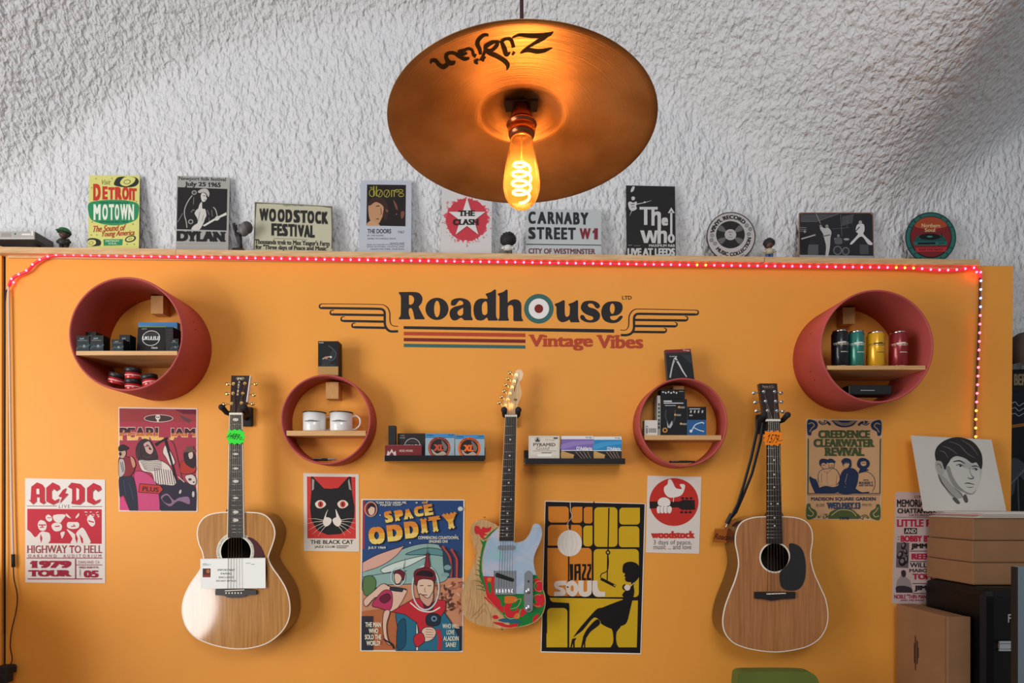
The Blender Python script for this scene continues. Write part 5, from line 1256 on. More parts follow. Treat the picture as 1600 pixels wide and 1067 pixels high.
# yellow and orange jazz poster
p = poster((830, 770, 4.105), [(88, 50), (734, 68), (705, 1036), (61, 1023)], 'e8dfd2')
BK, YE, OG = '1c1719', 'd2a81e', 'd8822a'
p.poly([(92, 56), (728, 72), (700, 1028), (66, 1016)], BK)
def rr(x0, y0, x1, y1, r, c): p.poly(rrect(x0, y0, x1, y1, r), c)
def part_round(pts, c): p.poly(sm(pts, 5), c)
rr(110, 87, 241, 190, 22, OG); p.poly(rect(110, 87, 200, 150), OG); rr(258, 89, 328, 192, 20, OG); p.poly(rect(290, 89, 328, 130), OG); rr(337, 90, 393, 196, 18, OG); p.poly(rect(360, 90, 393, 140), OG); rr(107, 205, 325, 338, 24, OG); p.poly(rect(107, 260, 240, 338), OG); rr(334, 210, 393, 343, 22, YE); p.poly(rect(350, 210, 393, 290), YE)
rr(404, 92, 553, 346, 26, YE); rr(565, 95, 697, 203, 22, YE); p.poly(rect(630, 95, 697, 150), YE); rr(562, 214, 693, 348, 22, YE); p.poly(rect(620, 280, 693, 348), YE)
rr(104, 353, 388, 662, 26, OG); p.poly(rect(104, 353, 200, 600), OG); rr(400, 360, 690, 668, 26, YE)
p.poly([(118, 672), (588, 680), (570, 720), (455, 740), (246, 735), (243, 706), (140, 700), (124, 690)], YE); rr(102, 738, 232, 990, 26, YE); p.poly(rect(98, 900, 232, 990), YE)
p.poly([(246, 720), (455, 740), (600, 690), (684, 690), (680, 880), (676, 1000), (560, 996), (244, 990)], YE); p.poly(rect(236, 990, 690, 1003), BK); p.poly(sm([(448, 738), (588, 684), (650, 668), (640, 690), (600, 760), (460, 742)], 3), BK)
p.poly(rect(398, 56, 405, 66), BK); p.poly(stroke([(498, 95), (492, 380)], 8), BK); p.poly(ell(492, 382, 15), BK); p.poly(ell(492, 382, 7), YE); p.poly(stroke(sm([(492, 395), (495, 450), (486, 500), (450, 520), (444, 545)], 5, False), 6), BK); p.poly(stroke([(490, 395), (487, 560)], 7), BK); p.poly(stroke([(446, 550), (540, 598)], 18), BK); p.poly(ell(534, 593, 5), YE)
p.polys([stroke([(250, 190), (246, 240)], 12), stroke([(240, 400), (240, 660)], 9)], BK); p.poly(stroke([(250, 58), (252, 120)], 4), 'ded2c6'); p.poly(stroke(sm([(252, 120), (262, 150), (236, 190), (232, 215), (246, 240)], 5, False), 3), 'ded2c6')
p.poly(ell(246, 323, 79, 84, 40), 'e6dcd0'); 
for e in (-48, -20, 20, 48): p.poly(stroke(sm([(246 + e * .4, 242), (246 + e, 323), (246 + e * .4, 404)], 6, False), 1.6), 'c2b6ab')
p.polys([[(246, 456), (268, 456), (268, 545), (262, 575), (236, 575), (238, 562), (250, 556)], [(276, 458), (316, 454), (318, 560), (304, 560), (304, 515), (292, 515), (290, 560), (276, 560)], [(326, 456), (352, 456), (352, 490), (338, 530), (338, 546), (352, 546), (352, 560), (324, 560), (324, 525), (340, 485), (340, 470), (326, 470)], [(360, 456), (384, 456), (384, 490), (370, 530), (370, 546), (384, 546), (384, 560), (356, 560), (356, 525), (372, 485), (372, 470), (360, 470)]], BK)
p.polys([rect(290, 470, 302, 500)], OG)
SW = 'e2d2c4'
p.polys([sm([(226, 562, C), (226, 592, C), (180, 594), (178, 602), (205, 610), (222, 634), (210, 658), (146, 662, C), (148, 634, C), (186, 632), (186, 624), (156, 612), (146, 585), (162, 566)], 4), sm([(270, 562), (298, 590), (300, 630), (280, 660), (250, 660), (226, 634), (224, 590), (244, 566)], 5), sm([(302, 562, C), (336, 562, C), (336, 630), (350, 634), (358, 625), (358, 562, C), (388, 562, C), (386, 640), (360, 664), (320, 660), (302, 630)], 4), sm([(392, 562, C), (426, 562, C), (426, 600), (440, 630), (474, 634, C), (474, 664, C), (420, 664), (394, 640)], 4)], SW)
p.poly(sm([(258, 594), (270, 596), (272, 625), (258, 630), (252, 612)], 4), OG); p.polys([rect(228, 600, 240, 608)], BK)
p.poly(sm([(585, 500), (590, 460), (620, 442), (660, 445), (690, 470), (692, 530), (670, 565), (640, 572), (610, 568), (600, 550), (605, 540), (596, 535), (602, 518), (590, 512)], 4), BK); p.poly(sm([(640, 560), (668, 560), (656, 590), (660, 640), (640, 720), (612, 830), (570, 856), (520, 872), (450, 840), (440, 818), (400, 800), (330, 880), (290, 910), (270, 925), (300, 880), (350, 820), (420, 745), (460, 735), (560, 725), (588, 690), (590, 665), (582, 655), (600, 630), (640, 600)], 4), BK)
p.poly(sm([(360, 870), (420, 810), (440, 840), (380, 890), (348, 935), (330, 930)], 4), BK); p.polys([[(250, 992), (262, 935), (290, 930), (278, 950), (278, 994), (268, 994), (268, 960), (258, 994)], [(318, 992), (330, 935), (352, 935), (346, 955), (346, 992), (338, 992), (338, 962), (328, 994)], [(520, 868), (548, 864), (542, 940), (544, 996), (526, 996), (528, 940)]], BK); p.poly(sm([(515, 860), (526, 900), (524, 960), (500, 1000, 1), (566, 1000, 1), (546, 960), (546, 895), (572, 855)], 4), BK); p.poly(stroke([(620, 615), (660, 575)], 4), SW); p.poly(ell(616, 607, 19), SW); p.poly(stroke(arc(605, 605, 17, 100, 260, 10), 9), BK)
p.build('poster', PAPER, 'large yellow and orange poster with a black silhouette of a seated woman', 'poster', 'paper posters on the orange wall')

# red disc festival poster: plain bird and guitar neck
p = poster((970, 530, 3.047), [(127, 649), (384, 655), (373, 1021), (119, 1015)], 'e4d8cf')
p.poly(ell(253, 775, 117, 114, 48), 'c8342c')
p.poly([(137, 772), (280, 772), (296, 764), (352, 766), (354, 812), (290, 812), (272, 800), (137, 806)], '2a2322'); 
for i in range(3): p.polys([ell(294 + i * 20, 757, 8, 5, 10), ell(290 + i * 20, 824, 9, 5, 10), stroke([(294 + i * 20, 760), (294 + i * 20, 768)], 3), stroke([(292 + i * 20, 812), (290 + i * 20, 822)], 3)], '2a2322')
p.poly(sm([(206, 705), (222, 690), (226, 670), (238, 667), (248, 682), (262, 708), (290, 712), (280, 692), (300, 690), (306, 702), (292, 738), (262, 752), (228, 752), (208, 730)], 4), 'ece4dc'); p.poly(stroke([(252, 752), (250, 775)], 3), 'ece4dc')
p.poly(sm([(176, 772), (190, 756), (215, 754), (234, 768), (232, 790), (205, 795), (180, 790)], 4), 'ece4dc'); p.polys([sm([(172 + i * 17, 800), (184 + i * 17, 794), (192 + i * 17, 806), (186 + i * 17, 826), (174 + i * 17, 826)], 4) for i in range(4)], 'ece4dc'); p.polys([stroke([(186 + i * 17, 800), (186 + i * 17, 822)], 2) for i in range(3)], '8a3a34')
p.text('woodstock', 144, 912, 352, 948, 'c8342c', .07); p.text('3 days of peace,', 156, 955, 337, 984, '5a4a4a', .0); p.text('music ... and love', 156, 977, 336, 1000, '5a4a4a', .0)
p.build('poster', PAPER, 'small white poster with a red disc, a white bird and a guitar neck', 'poster', 'paper posters on the orange wall')

# sepia concert poster with four men
p = poster((1240, 640, 5.62), [(110, 80), (779, 88), (769, 971), (106, 962)], 'd8b898')
NV, GN, TN = '26324e', '4f5a34', 'cfa074'
p.poly([(122, 92), (768, 98), (758, 962), (114, 955)], TN)
p.poly(sm([(330, 94, C), (560, 97, C), (520, 140), (450, 156), (380, 142)], 5), NV)
for i in range(3): p.poly(stroke(sm([(350 + i * 14, 100), (400 + i * 8, 128 - i * 6), (450, 138 - i * 10), (500 - i * 8, 128 - i * 6), (545 - i * 14, 100)], 5, False), 5), 'a88c6a')
def scroll(fx, fy, c, c2):
    T = lambda l: [(fx(x), fy(y)) for x, y in l]
    p.poly(sm(T([(0, 0), (60, 0), (90, 30), (80, 70), (40, 95), (30, 130), (0, 120)]), 5), c); p.poly(stroke(sm(T([(8, 30), (40, 20), (60, 45), (35, 70), (18, 100)]), 5, False), 9), c2)
    p.poly(stroke(sm(T([(100, 8), (130, 30), (160, 20), (150, 5), (180, 20), (200, 40)]), 5, False), 20), c); p.poly(stroke(sm(T([(108, 14), (135, 30), (160, 20)]), 5, False), 5), c2)
scroll(lambda x: 122 + x, lambda y: 95 + y, NV, 'a88c6a'); scroll(lambda x: 768 - x, lambda y: 99 + y, NV, 'a88c6a'); scroll(lambda x: 114 + x, lambda y: 955 - y, GN, 'b5a070'); scroll(lambda x: 758 - x, lambda y: 961 - y, GN, 'b5a070')
p.poly(sm([(300, 958, C), (320, 900), (390, 868), (450, 862), (520, 880), (570, 930), (575, 960, C)], 5), GN); p.poly(stroke(sm([(330, 930), (390, 885), (450, 878), (510, 892), (550, 935)], 5, False), 8), 'b5a070')
p.polys([[(122, 250), (134, 262), (130, 735), (120, 735)], [(768, 250), (755, 262), (752, 735), (762, 735)]], GN); p.polys([rect(118, 732, 762, 738), rect(118, 745, 762, 749)], NV)
for t, x0, y0, x1, y1 in (('CREEDENCE', 215, 180, 668, 250), ('CLEARWATER', 174, 256, 708, 328), ('REVIVAL', 268, 332, 618, 406)):
    p.text(t, x0 + 2, y0 + 3, x1 + 4, y1 + 3, '7f7a58', .07, 1.0); p.text(t, x0, y0, x1, y1, '46502e', .05, 1.0)
for l in ([(135, 600), (170, 580), (200, 620), (225, 690), (215, 732), (185, 730)], [(225, 450), (250, 430), (300, 440), (290, 470), (260, 500), (230, 490)], [(295, 440), (330, 430), (366, 455), (355, 470), (300, 468)], [(220, 690), (280, 670), (350, 680), (410, 660), (400, 720), (300, 735), (220, 732)], [(418, 450), (450, 425), (500, 440), (505, 500), (480, 515), (440, 500), (425, 470)], [(415, 560), (450, 520), (520, 515), (565, 560), (560, 640), (540, 700), (540, 735), (400, 735), (395, 640)], [(555, 470), (575, 430), (620, 425), (660, 450), (665, 490), (640, 520), (660, 530), (620, 545), (570, 555), (580, 520), (560, 500)], [(535, 690), (560, 705), (600, 725), (660, 720), (650, 735), (545, 735)]): p.poly(sm(l, 4), NV)
for l in ([(240, 475), (270, 470), (285, 490), (270, 510), (245, 505)], [(310, 470), (350, 470), (350, 500), (325, 515), (308, 495)], [(445, 470), (485, 470), (480, 500), (460, 515), (440, 500)], [(590, 460), (630, 455), (635, 485), (610, 495), (590, 485)], [(215, 560), (250, 530), (350, 520), (390, 560), (400, 620), (360, 660), (260, 665), (215, 640)], [(150, 560), (200, 530), (230, 560), (205, 610), (150, 590)]): p.poly(sm(l, 4), TN)
p.polys([stroke(sm([(218, 640), (214, 570), (250, 528), (350, 518), (392, 556), (404, 622), (372, 662)], 5, False), 5), stroke(sm([(245, 470), (240, 500), (262, 520)], 4, False), 4), stroke(sm([(308, 480), (310, 505), (330, 520), (352, 505), (356, 470)], 4, False), 4), stroke(sm([(565, 560), (640, 545), (700, 590), (712, 660), (690, 720)], 5, False), 4), stroke([(265, 540), (290, 560), (330, 525)], 3), stroke([(320, 488), (345, 488)], 5), stroke([(250, 488), (275, 486)], 5), stroke([(596, 470), (630, 470)], 5), stroke([(318, 503), (344, 503)], 5)], NV)
p.polys([stroke([(245, 560), (240, 640)], 3), stroke([(380, 570), (370, 650)], 3), stroke([(290, 535), (295, 655)], 2), stroke([(440, 475), (480, 470)], 5), stroke([(465, 545), (440, 600)], 3)], NV); p.polys([stroke([(470, 560), (450, 640)], 4), ell(455, 650, 4), ell(450, 680, 4)], 'a98a6a')
p.text('WITH', 608, 612, 655, 626, NV, .03); p.text('BOOKER T', 572, 632, 694, 654, NV, .06, .8); p.text('AND THE MGS', 570, 658, 696, 672, NV, .03)
p.text('MADISON SQUARE GARDEN', 150, 768, 720, 804, NV, .07, 1.2); p.text('WED.MAY.13', 288, 814, 584, 872, '3a4462', .06, 1.2); p.text('8:00', 195, 824, 268, 852, '7a7058'); p.text('PM/70', 600, 824, 682, 850, '7a7058'); p.text('1970', 398, 942, 482, 966, NV, .05, .8)
p.build('poster', PAPER, 'tan concert poster with navy scrolls, green lettering and four standing men', 'poster', 'paper posters on the orange wall')

# boxing style bill half hidden by the boxes
p = poster((1385, 760, 5.615), [(80, 46), (760, 56), (735, 1044), (48, 1028)], 'c9b0aa')
p.polys([rect(86, 268, 740, 272)], '4a3638')
p.text('CONCERT HALL', 246, 80, 470, 102, '4a3236', .02); p.text('MEMORIAL AUD.', 92, 114, 500, 180, '2c2426', .04); p.text('CHATTANOOGA', 96, 192, 500, 236, '2c2426', .05); p.text('SATURDAY', 195, 244, 420, 260, '4a3236', .02)
p.text('LITTLE RICHARD', 92, 288, 690, 354, 'b02844', .05); p.poly(rect(155, 364, 268, 416), '2a2224'); p.text('AND', 165, 372, 260, 408, 'd8c8c2', .04)
p.text('BOBBY BLAND', 124, 430, 520, 486, 'b02844', .06); p.polys([rect(98, 440, 114, 446), rect(98, 462, 114, 468)], '5a4446')
p.poly([(90, 490), (200, 494), (192, 716), (84, 710)], '6a5e60'); random.seed(9)
for x, y, rx, ry, a in ((150, 520, 22, 34, .3), (120, 600, 24, 40, .5), (165, 570, 16, 30, -.4), (140, 660, 34, 40, .2), (175, 640, 14, 40, 0)): p.poly(ell(x, y, rx, ry, 14, a), '2a2426'); p.poly(ell(x - 4, y - 6, rx * .5, ry * .5, 10, a), '8a7a78')
p.text('JIMMY', 214, 500, 400, 556, '2c2426', .05); p.polys([rect(205, 564, 480, 570), rect(205, 655, 480, 661), rect(228, 848, 480, 854), rect(232, 934, 480, 940)], '3a2c2e')
p.text('REED', 218, 588, 400, 640, 'b02844', .06); p.text('WILLIE', 205, 668, 400, 710, '2c2426', .05); p.text('MABON', 200, 722, 400, 752, '2c2426', .05); p.text('TOM', 226, 764, 400, 816, 'b02844', .05); p.text('JIMMY', 242, 868, 470, 922, '2c2426', .05)
p.poly(sm([(84, 930, C), (90, 830), (120, 790), (150, 735), (165, 760), (165, 790), (205, 830), (230, 930, C)], 4), '9a8a8a'); p.poly(sm([(128, 745), (150, 732), (168, 748), (166, 785), (148, 796), (132, 780)], 4), '3a3032'); p.poly(sm([(84, 880), (150, 870), (215, 890), (230, 932, C), (84, 930, C)], 4), '3a3236')
p.text('NOBLE "THIN MAN" WATTS', 66, 946, 480, 984, 'a02840', .05); p.text('AND HIS BAND', 120, 990, 330, 1004, 'a02840', .02)
p.build('poster', PAPER, 'tall pinkish bill with black and red lettering, half hidden behind the cardboard boxes', 'poster', 'paper posters on the orange wall')

# ------------------------------------------------------------------ things on the ledge
def ledge_z(px): return P(px, ly(px), -.030).z
SLOPE = math.degrees(math.atan(.0125))
def tin_sign(frame, corners, col, y0=.040, lean=7.0, thick=.0012, side='3a3634', bottom=True):
    """leaning sign: shapes are given as they appear in the photograph and laid on the leaning plane"""
    p = Print(-y0, frame)
    cs = [(frame[0] + q[0] / frame[2], frame[1] + q[1] / frame[2]) for q in corners]
    ox = sum(q[0] for q in cs) / len(cs); zb = ledge_z(ox) + .0012; oy = shelf_px(zb, y0)
    k = (DIST + y0) / F_PX; B = P(ox, oy, y0); c, s = math.cos(R(lean)), math.sin(R(lean))
    def warp(x, y):
        d = P(x, y, 0) - Vector((0, -DIST, CAM_Z)); o = Vector((0, -DIST, CAM_Z))
        n = Vector((0, -c, s)); t = (B - o).dot(n) / d.dot(n); h = o + d * t - B
        return (ox + h.x / k, oy - (h.y * s + h.z * c) / k)
    p.warp = warp; p.lean = -lean; p.piv = (ox, oy); p.side = side; p.th = thick
    q = list(corners)
    if bottom:
        f = lambda X, Y: ((X - frame[0]) * frame[2], (Y - frame[1]) * frame[2])
        n = len(q)
        for i in (-1, -2):                     # carry the bottom corners down to the board
            X = cs[i][0]; Y = shelf_px(ledge_z(X) + .0012, y0); q[i] = f(X, Y)
    p.sheet(q, col, thick, side)
    return p
def put(p, label, name='tin_sign', cat='sign', m=None):
    return p.build(name, m or TIN, label, cat, 'signs along the ledge', lean=p.lean, pivot=p.piv)

# detroit
p = tin_sign((120, 260, 7.625), [(150, 112), (158, 106), (745, 108), (752, 116), (738, 955), (130, 955)], 'd6d27c')
GRN = '2f8a5c'
p.poly(sm([(450, 180), (490, 130), (590, 122), (700, 130), (740, 180), (700, 235), (600, 250), (500, 240), (445, 220)], 5), '2c2f2c'); p.poly(sm([(520, 180), (580, 125), (690, 135), (680, 190), (600, 235), (530, 220)], 5), 'd6d27c'); p.poly(ell(600, 185, 42, 27, 18, -.15), '3a3c34'); p.poly(ell(600, 185, 34, 20, 18, -.15), 'd6d27c')
p.text('Visit', 292, 160, 402, 218, '3a3a30', .0, shear=.25)
DET = 'c4382a'
for t, x0, y0, x1, y1 in (('D', 195, 208, 285, 408), ('E', 305, 238, 368, 396), ('T', 375, 248, 452, 398), ('R', 455, 245, 540, 400), ('O', 540, 245, 620, 402), ('I', 622, 255, 650, 405), ('T', 640, 262, 715, 412)): p.text(t, x0, y0, x1, y1, DET, .07)
p.poly(sm([(145, 440), (300, 405), (450, 400), (600, 408), (730, 450), (735, 560), (700, 640), (560, 690), (430, 702), (300, 685), (180, 640), (142, 560)], 5), GRN)
p.text('HOME OF FABULOUS', 275, 424, 615, 444, '16402a', .04, bend=None); p.text('ESTABLISHED 1959', 275, 652, 610, 672, '16402a', .04)
for i, t in enumerate('MOTOWN'): x = (200, 305, 385, 455, 520, 615)[i]; w = (85, 66, 60, 52, 90, 68)[i]; p.text(t, x, 452, x + w, 640, 'e4e6d8', .05)
p.text('The Sound of', 190, 700, 580, 775, 'b4402a', .02, shear=.3, rot=-3); p.text('Young America', 290, 765, 690, 850, 'b4402a', .02, shear=.3, rot=-3)
p.poly([(318, 870), (548, 868), (540, 940), (322, 945)], GRN); p.text('DETROIT', 345, 880, 510, 900, 'cfe0c4', .04); p.text('U.S.A.', 380, 908, 480, 930, 'cfe0c4', .04)
p.poly(sm([(134, 870), (200, 855), (270, 875), (290, 910), (270, 945), (150, 945)], 4), '2c2f2c'); p.poly(sm([(140, 885), (215, 880), (230, 920), (190, 945), (138, 945)], 4), 'd6d27c'); p.poly(ell(172, 915, 30, 18, 14, -.2), '3a3c34', [ell(172, 915, 24, 13, 14, -.2)])
p.poly(ell(640, 865, 66, 38, 24, -.3), '2c2f2c'); p.poly(ell(640, 865, 50, 26, 20, -.3), 'd6d27c'); p.poly(ell(640, 865, 22, 12, 14, -.3), '3a3c34', [ell(640, 865, 16, 8, 14, -.3)])
for x, y in ((420, 145), (230, 148), (180, 258), (710, 420), (670, 690), (240, 818), (175, 820), (600, 930), (185, 665), (685, 930)): p.poly([(x + (11 if i % 2 == 0 else 4) * math.cos(i * .63), y + (11 if i % 2 == 0 else 4) * math.sin(i * .63)) for i in range(10)], '7a7a3a')
put(p, 'yellow and green tin sign with red lettering and records, at one end of the ledge')
# newport
p = tin_sign((265, 265, 7.904), [(92, 76), (745, 100), (722, 975), (75, 970)], 'a4a19c')
p.text('Newport folk festival', 110, 92, 698, 150, '2b2828', .04, .9, rot=1.6); p.text('July 25', 188, 152, 452, 222, '2b2828', .04, .9, rot=1); p.text('1965', 476, 158, 634, 218, '2b2828', .04, .9, rot=1)
p.poly([(100, 216), (714, 240), (704, 752), (88, 736)], '232122')
LG, MG = 'c9c5bf', '7c7875'
p.poly(sm([(350, 270), (400, 238), (460, 240), (492, 290), (480, 340), (455, 300), (420, 280), (370, 290)], 4), 'b5b0aa'); p.poly(sm([(385, 320), (410, 285), (450, 310), (462, 355), (435, 395), (400, 390)], 4), LG); p.polys([stroke([(415, 322), (440, 326)], 9), stroke([(425, 372), (450, 374)], 6), stroke([(450, 320), (462, 350)], 8)], '3a3636')
p.poly(sm([(370, 430), (400, 400), (405, 480), (440, 490), (455, 570), (440, 600), (410, 680), (360, 748), (270, 740), (300, 690), (345, 660), (340, 600), (310, 545), (330, 500), (355, 480)], 4), LG); p.polys([stroke([(375, 520), (350, 640)], 10), stroke([(420, 560), (400, 640)], 8)], '8a8682')
p.poly([(410, 690), (560, 600), (700, 528), (706, 560), (600, 605), (430, 704)], 'd2cec6'); p.poly(sm([(556, 610), (575, 580), (610, 575), (620, 605), (590, 630), (565, 628)], 4), LG); p.poly(stroke(sm([(540, 465), (570, 500), (590, 580)], 4, False), 12), 'aaa6a0'); p.polys([stroke([(520, 500), (530, 580)], 8), stroke([(465, 500), (490, 560)], 8), stroke([(485, 590), (490, 640)], 6)], MG)
p.poly(ell(305, 285, 32, 28, 16), '9c9894'); p.poly(ell(305, 285, 20, 18, 12), '4a4646'); p.poly(stroke(sm([(280, 320), (230, 390), (190, 480), (185, 560), (205, 640), (215, 720)], 5, False), 12), 'a8a49e'); p.poly(stroke([(300, 340), (295, 430)], 8), MG); p.poly(ell(262, 645, 32, 30, 16), '9c9894', [ell(262, 645, 20, 18, 12)]); p.poly(stroke([(100, 650), (165, 540)], 9), MG); p.poly(stroke(sm([(265, 530), (290, 500), (310, 505)], 4, False), 10), MG)
p.text('DYLAN', 88, 762, 696, 890, '242222', .07, 1.1, rot=1.0)
p.polys([rect(90 + i * 46, 915, 128 + i * 46, 918) for i in range(13)], '8c8984')
put(p, 'grey tin sign with a black photo of a guitarist at a microphone')
# woodstock
p = tin_sign((370, 250, 5.333), [(148, 356), (156, 348), (790, 383), (798, 392), (795, 757), (135, 745)], 'bdb9a0', side='4a443c')
p.poly([(150, 352), (796, 387), (796, 402), (700, 388), (500, 378), (300, 366), (165, 364), (158, 500), (150, 500)], '5f584c'); p.poly([(784, 392), (797, 392), (796, 740), (786, 740), (790, 600)], '6a6254'); p.poly([(150, 480), (158, 480), (150, 745), (140, 745)], '7a7262')
p.text('August 15th, 1969', 384, 368, 556, 392, '5a5448', .0, rot=2)
for i, t in enumerate('WOODSTOCK'): x = (188, 268, 340, 405, 472, 528, 588, 652, 708)[i]; w = (78, 60, 60, 58, 56, 62, 58, 52, 54)[i]; p.text(t, x, 402 + i * 3.6, x + w, 512 + i * 3.0, '2c2a28', .075)
for i, t in enumerate('FESTIVAL'): x = (288, 336, 378, 428, 482, 508, 560, 612)[i]; w = (46, 42, 48, 52, 18, 54, 52, 38)[i]; p.text(t, x, 528 + i * 2.2, x + w, 632 + i * 2.4, '2c2a28', .075)
p.poly([(308, 652), (590, 662), (590, 665), (308, 655)], '6a6456'); p.text("Thousands trek to Max Yasgur's Farm", 150, 668, 776, 720, '2f2c28', .03, .8, rot=1.6); p.text('for "Three days of Peace and Music"', 155, 712, 765, 760, '2f2c28', .03, .8, rot=1.4)
put(p, 'wide cream tin sign with tall dark festival lettering and rusty edges')
# doors
p = tin_sign((370, 250, 5.333), [(1032, 170), (1456, 171), (1452, 770), (1015, 762)], 'b8bcc6', side='6a6e76')
p.poly([(1085, 204), (1410, 208), (1406, 553), (1080, 546)], '241d1c')
p.poly(sm([(1098, 380), (1125, 335), (1180, 330), (1220, 370), (1225, 430), (1190, 520), (1150, 545), (1110, 500), (1098, 440)], 4), 'b98a66'); p.poly(sm([(1090, 360), (1130, 318), (1230, 325), (1262, 420), (1245, 500), (1215, 470), (1222, 390), (1160, 350), (1110, 380)], 4), '3a2620'); p.poly(sm([(1083, 546), (1120, 505), (1190, 540), (1190, 548)], 4), 'c09470'); p.polys([stroke([(1160, 385), (1190, 383)], 8), stroke([(1160, 490), (1185, 492)], 7), stroke([(1200, 400), (1206, 450), (1192, 455)], 5)], '4a2c20')
p.polys([sm([(1305, 330), (1335, 380), (1340, 420), (1318, 390)], 4), sm([(1368, 435), (1395, 430), (1392, 470), (1372, 490)], 4), ell(1330, 452, 7), sm([(1240, 410), (1262, 420), (1258, 435), (1245, 430)], 3)], '7a4a3c')
for q in (ell(1128, 275, 24, 30, 18), ell(1190, 278, 24, 30, 18), ell(1250, 280, 24, 30, 18), ell(1365, 258, 20, 11, 14), ell(1370, 292, 22, 14, 14), ell(1335, 258, 13, 11, 12)): p.poly(stroke([*q, q[0]], 5), 'a8a03c')
p.polys([rect(1138, 218, 1146, 302), rect(1160, 218, 1168, 302), rect(1286, 252, 1293, 308), rect(1308, 252, 1315, 308), stroke([(1205, 250), (1180, 305)], 5), stroke([(1268, 250), (1240, 308)], 5), stroke([(1290, 255), (1330, 252)], 5)], 'a8a03c'); p.text('THE', 1108, 226, 1132, 240, 'a8a03c', .02)
p.text('THE DOORS', 1088, 575, 1286, 612, '2a2a2e', .05); p.text('1967', 1342, 590, 1396, 612, '5a5a62')
for t, x0, y0, x1 in (('BY: THE DOORS', 1088, 624, 1222), ('GENRE: PSYCHEDELIC ROCK', 1088, 650, 1325), ('LENGTH 44:00', 1275, 688, 1395), ('BREAK ON THROUGH (TO THE OTHER SIDE)', 1085, 702, 1395), ('SOUL KITCHEN, CRYSTAL SHIP', 1085, 718, 1395), ('LIGHT MY FIRE, THE END', 1115, 738, 1395)): p.text(t, x0, y0, x1, y0 + 12, '55565e', .0)
put(p, 'pale grey album poster card with a dark cover photo and small black text', 'album_card', 'poster card', CARD)
# clash
p = tin_sign((660, 270, 5.333), [(162, 38), (582, 48), (575, 673), (155, 665)], 'cfcac9')
random.seed(12)
p.poly([(372 + 172 * f * math.cos(a) * 1.0, 390 + 178 * f * math.sin(a)) for a, f in [(2 * math.pi * i / 90, random.uniform(.92, 1.14)) for i in range(90)]], 'cf5560')
p.poly([(372 + (172 + random.uniform(-8, 8)) * math.cos(2 * math.pi * i / 60), 390 + (176 + random.uniform(-8, 8)) * math.sin(2 * math.pi * i / 60)) for i in range(60)], 'c23a46')
for i in range(50):
    a = random.uniform(0, 6.28); f = random.uniform(1.05, 1.28); p.poly(ell(372 + 168 * f * math.cos(a), 392 + 176 * f * math.sin(a), random.uniform(2, 9), random.uniform(2, 7), 7, a), 'd58088')
p.poly([(372 + (165 if i % 2 == 0 else 63) * math.cos(-math.pi / 2 + i * math.pi / 5) * .98, 380 + (170 if i % 2 == 0 else 65) * math.sin(-math.pi / 2 + i * math.pi / 5)) for i in range(10)], 'd6d2d0')
p.text('THE', 296, 316, 438, 364, '221f20', .055, 1.1); p.text('CLASH', 254, 388, 472, 438, '221f20', .055, 1.1)
put(p, 'white tin sign with a red splatter disc and white star, partly behind the cymbal lamp')
# carnaby
p = tin_sign((660, 270, 5.333), [(866, 312), (872, 305), (1482, 309), (1490, 317), (1490, 687), (860, 680)], 'b9bebf', side='6a6c6c')
for i, t in enumerate('CARNABY'): x = (880, 965, 1062, 1120, 1188, 1256, 1308)[i] ; w = (72, 86, 62, 60, 60, 58, 78)[i]; x = (882, 958, 1044, 1112, 1178, 1256, 1316)[i]; w = (62, 76, 60, 58, 70, 55, 68)[i]; p.text(t, x, 322 + i * 1.5, x + w, 426 + i * 1.2, '24262a', .055)
for i, t in enumerate('STREET'): x = (882, 952, 1026, 1096, 1156, 1212)[i]; w = (62, 64, 62, 52, 50, 66)[i]; p.text(t, x, 452 + i, x + w, 554 + i * .8, '24262a', .055)
p.text('W', 1310, 462, 1402, 556, '7c2430', .055); p.text('1', 1418, 462, 1462, 557, '7c2430', .055)
p.poly([(862, 592), (1490, 600), (1490, 607), (862, 600)], '3a3c40'); p.text('CITY OF WESTMINSTER', 884, 632, 1440, 676, '6a3238', .03, rot=.5)
put(p, 'wide white tin street sign with black and dark red lettering')
# the who
p = tin_sign((950, 270, 5.333), [(150, 105), (558, 114), (566, 692), (155, 690)], '1b1a1c', side='2a2a2a')
WH = 'c6c4c4'
p.polys([rect(262, 284, 414, 306), rect(300, 300, 328, 434), rect(362, 284, 388, 440), sm([(388, 330), (420, 322), (440, 340), (440, 590, C), (412, 590, C), (412, 360), (400, 350), (388, 365)], 4), rect(412, 480, 440, 585)], WH)
p.text('e', 446, 372, 500, 440, WH, .06); p.poly([(268, 480), (300, 480), (318, 548), (336, 480), (362, 480), (380, 548), (390, 480), (414, 480), (396, 585), (366, 585), (350, 530), (332, 585), (300, 585)], WH)
p.poly(sm([(438, 490), (470, 482), (490, 500), (490, 585, C), (464, 585, C), (464, 515), (450, 505), (438, 515)], 4), WH); p.poly(ell(527, 547, 30, 38, 22), WH, [ell(527, 547, 9, 20, 14)]); p.polys([rect(518, 330, 536, 515), [(527, 288), (556, 336), (540, 336), (527, 316), (514, 336), (498, 336)]], WH)
p.text('MAXIMUM R&B', 342, 596, 556, 618, WH, .05); p.text('LIVE AT LEEDS', 162, 628, 558, 692, WH, .06); p.polys([rect(168, 600, 200, 606), rect(214, 606, 270, 610)], '7a7878')
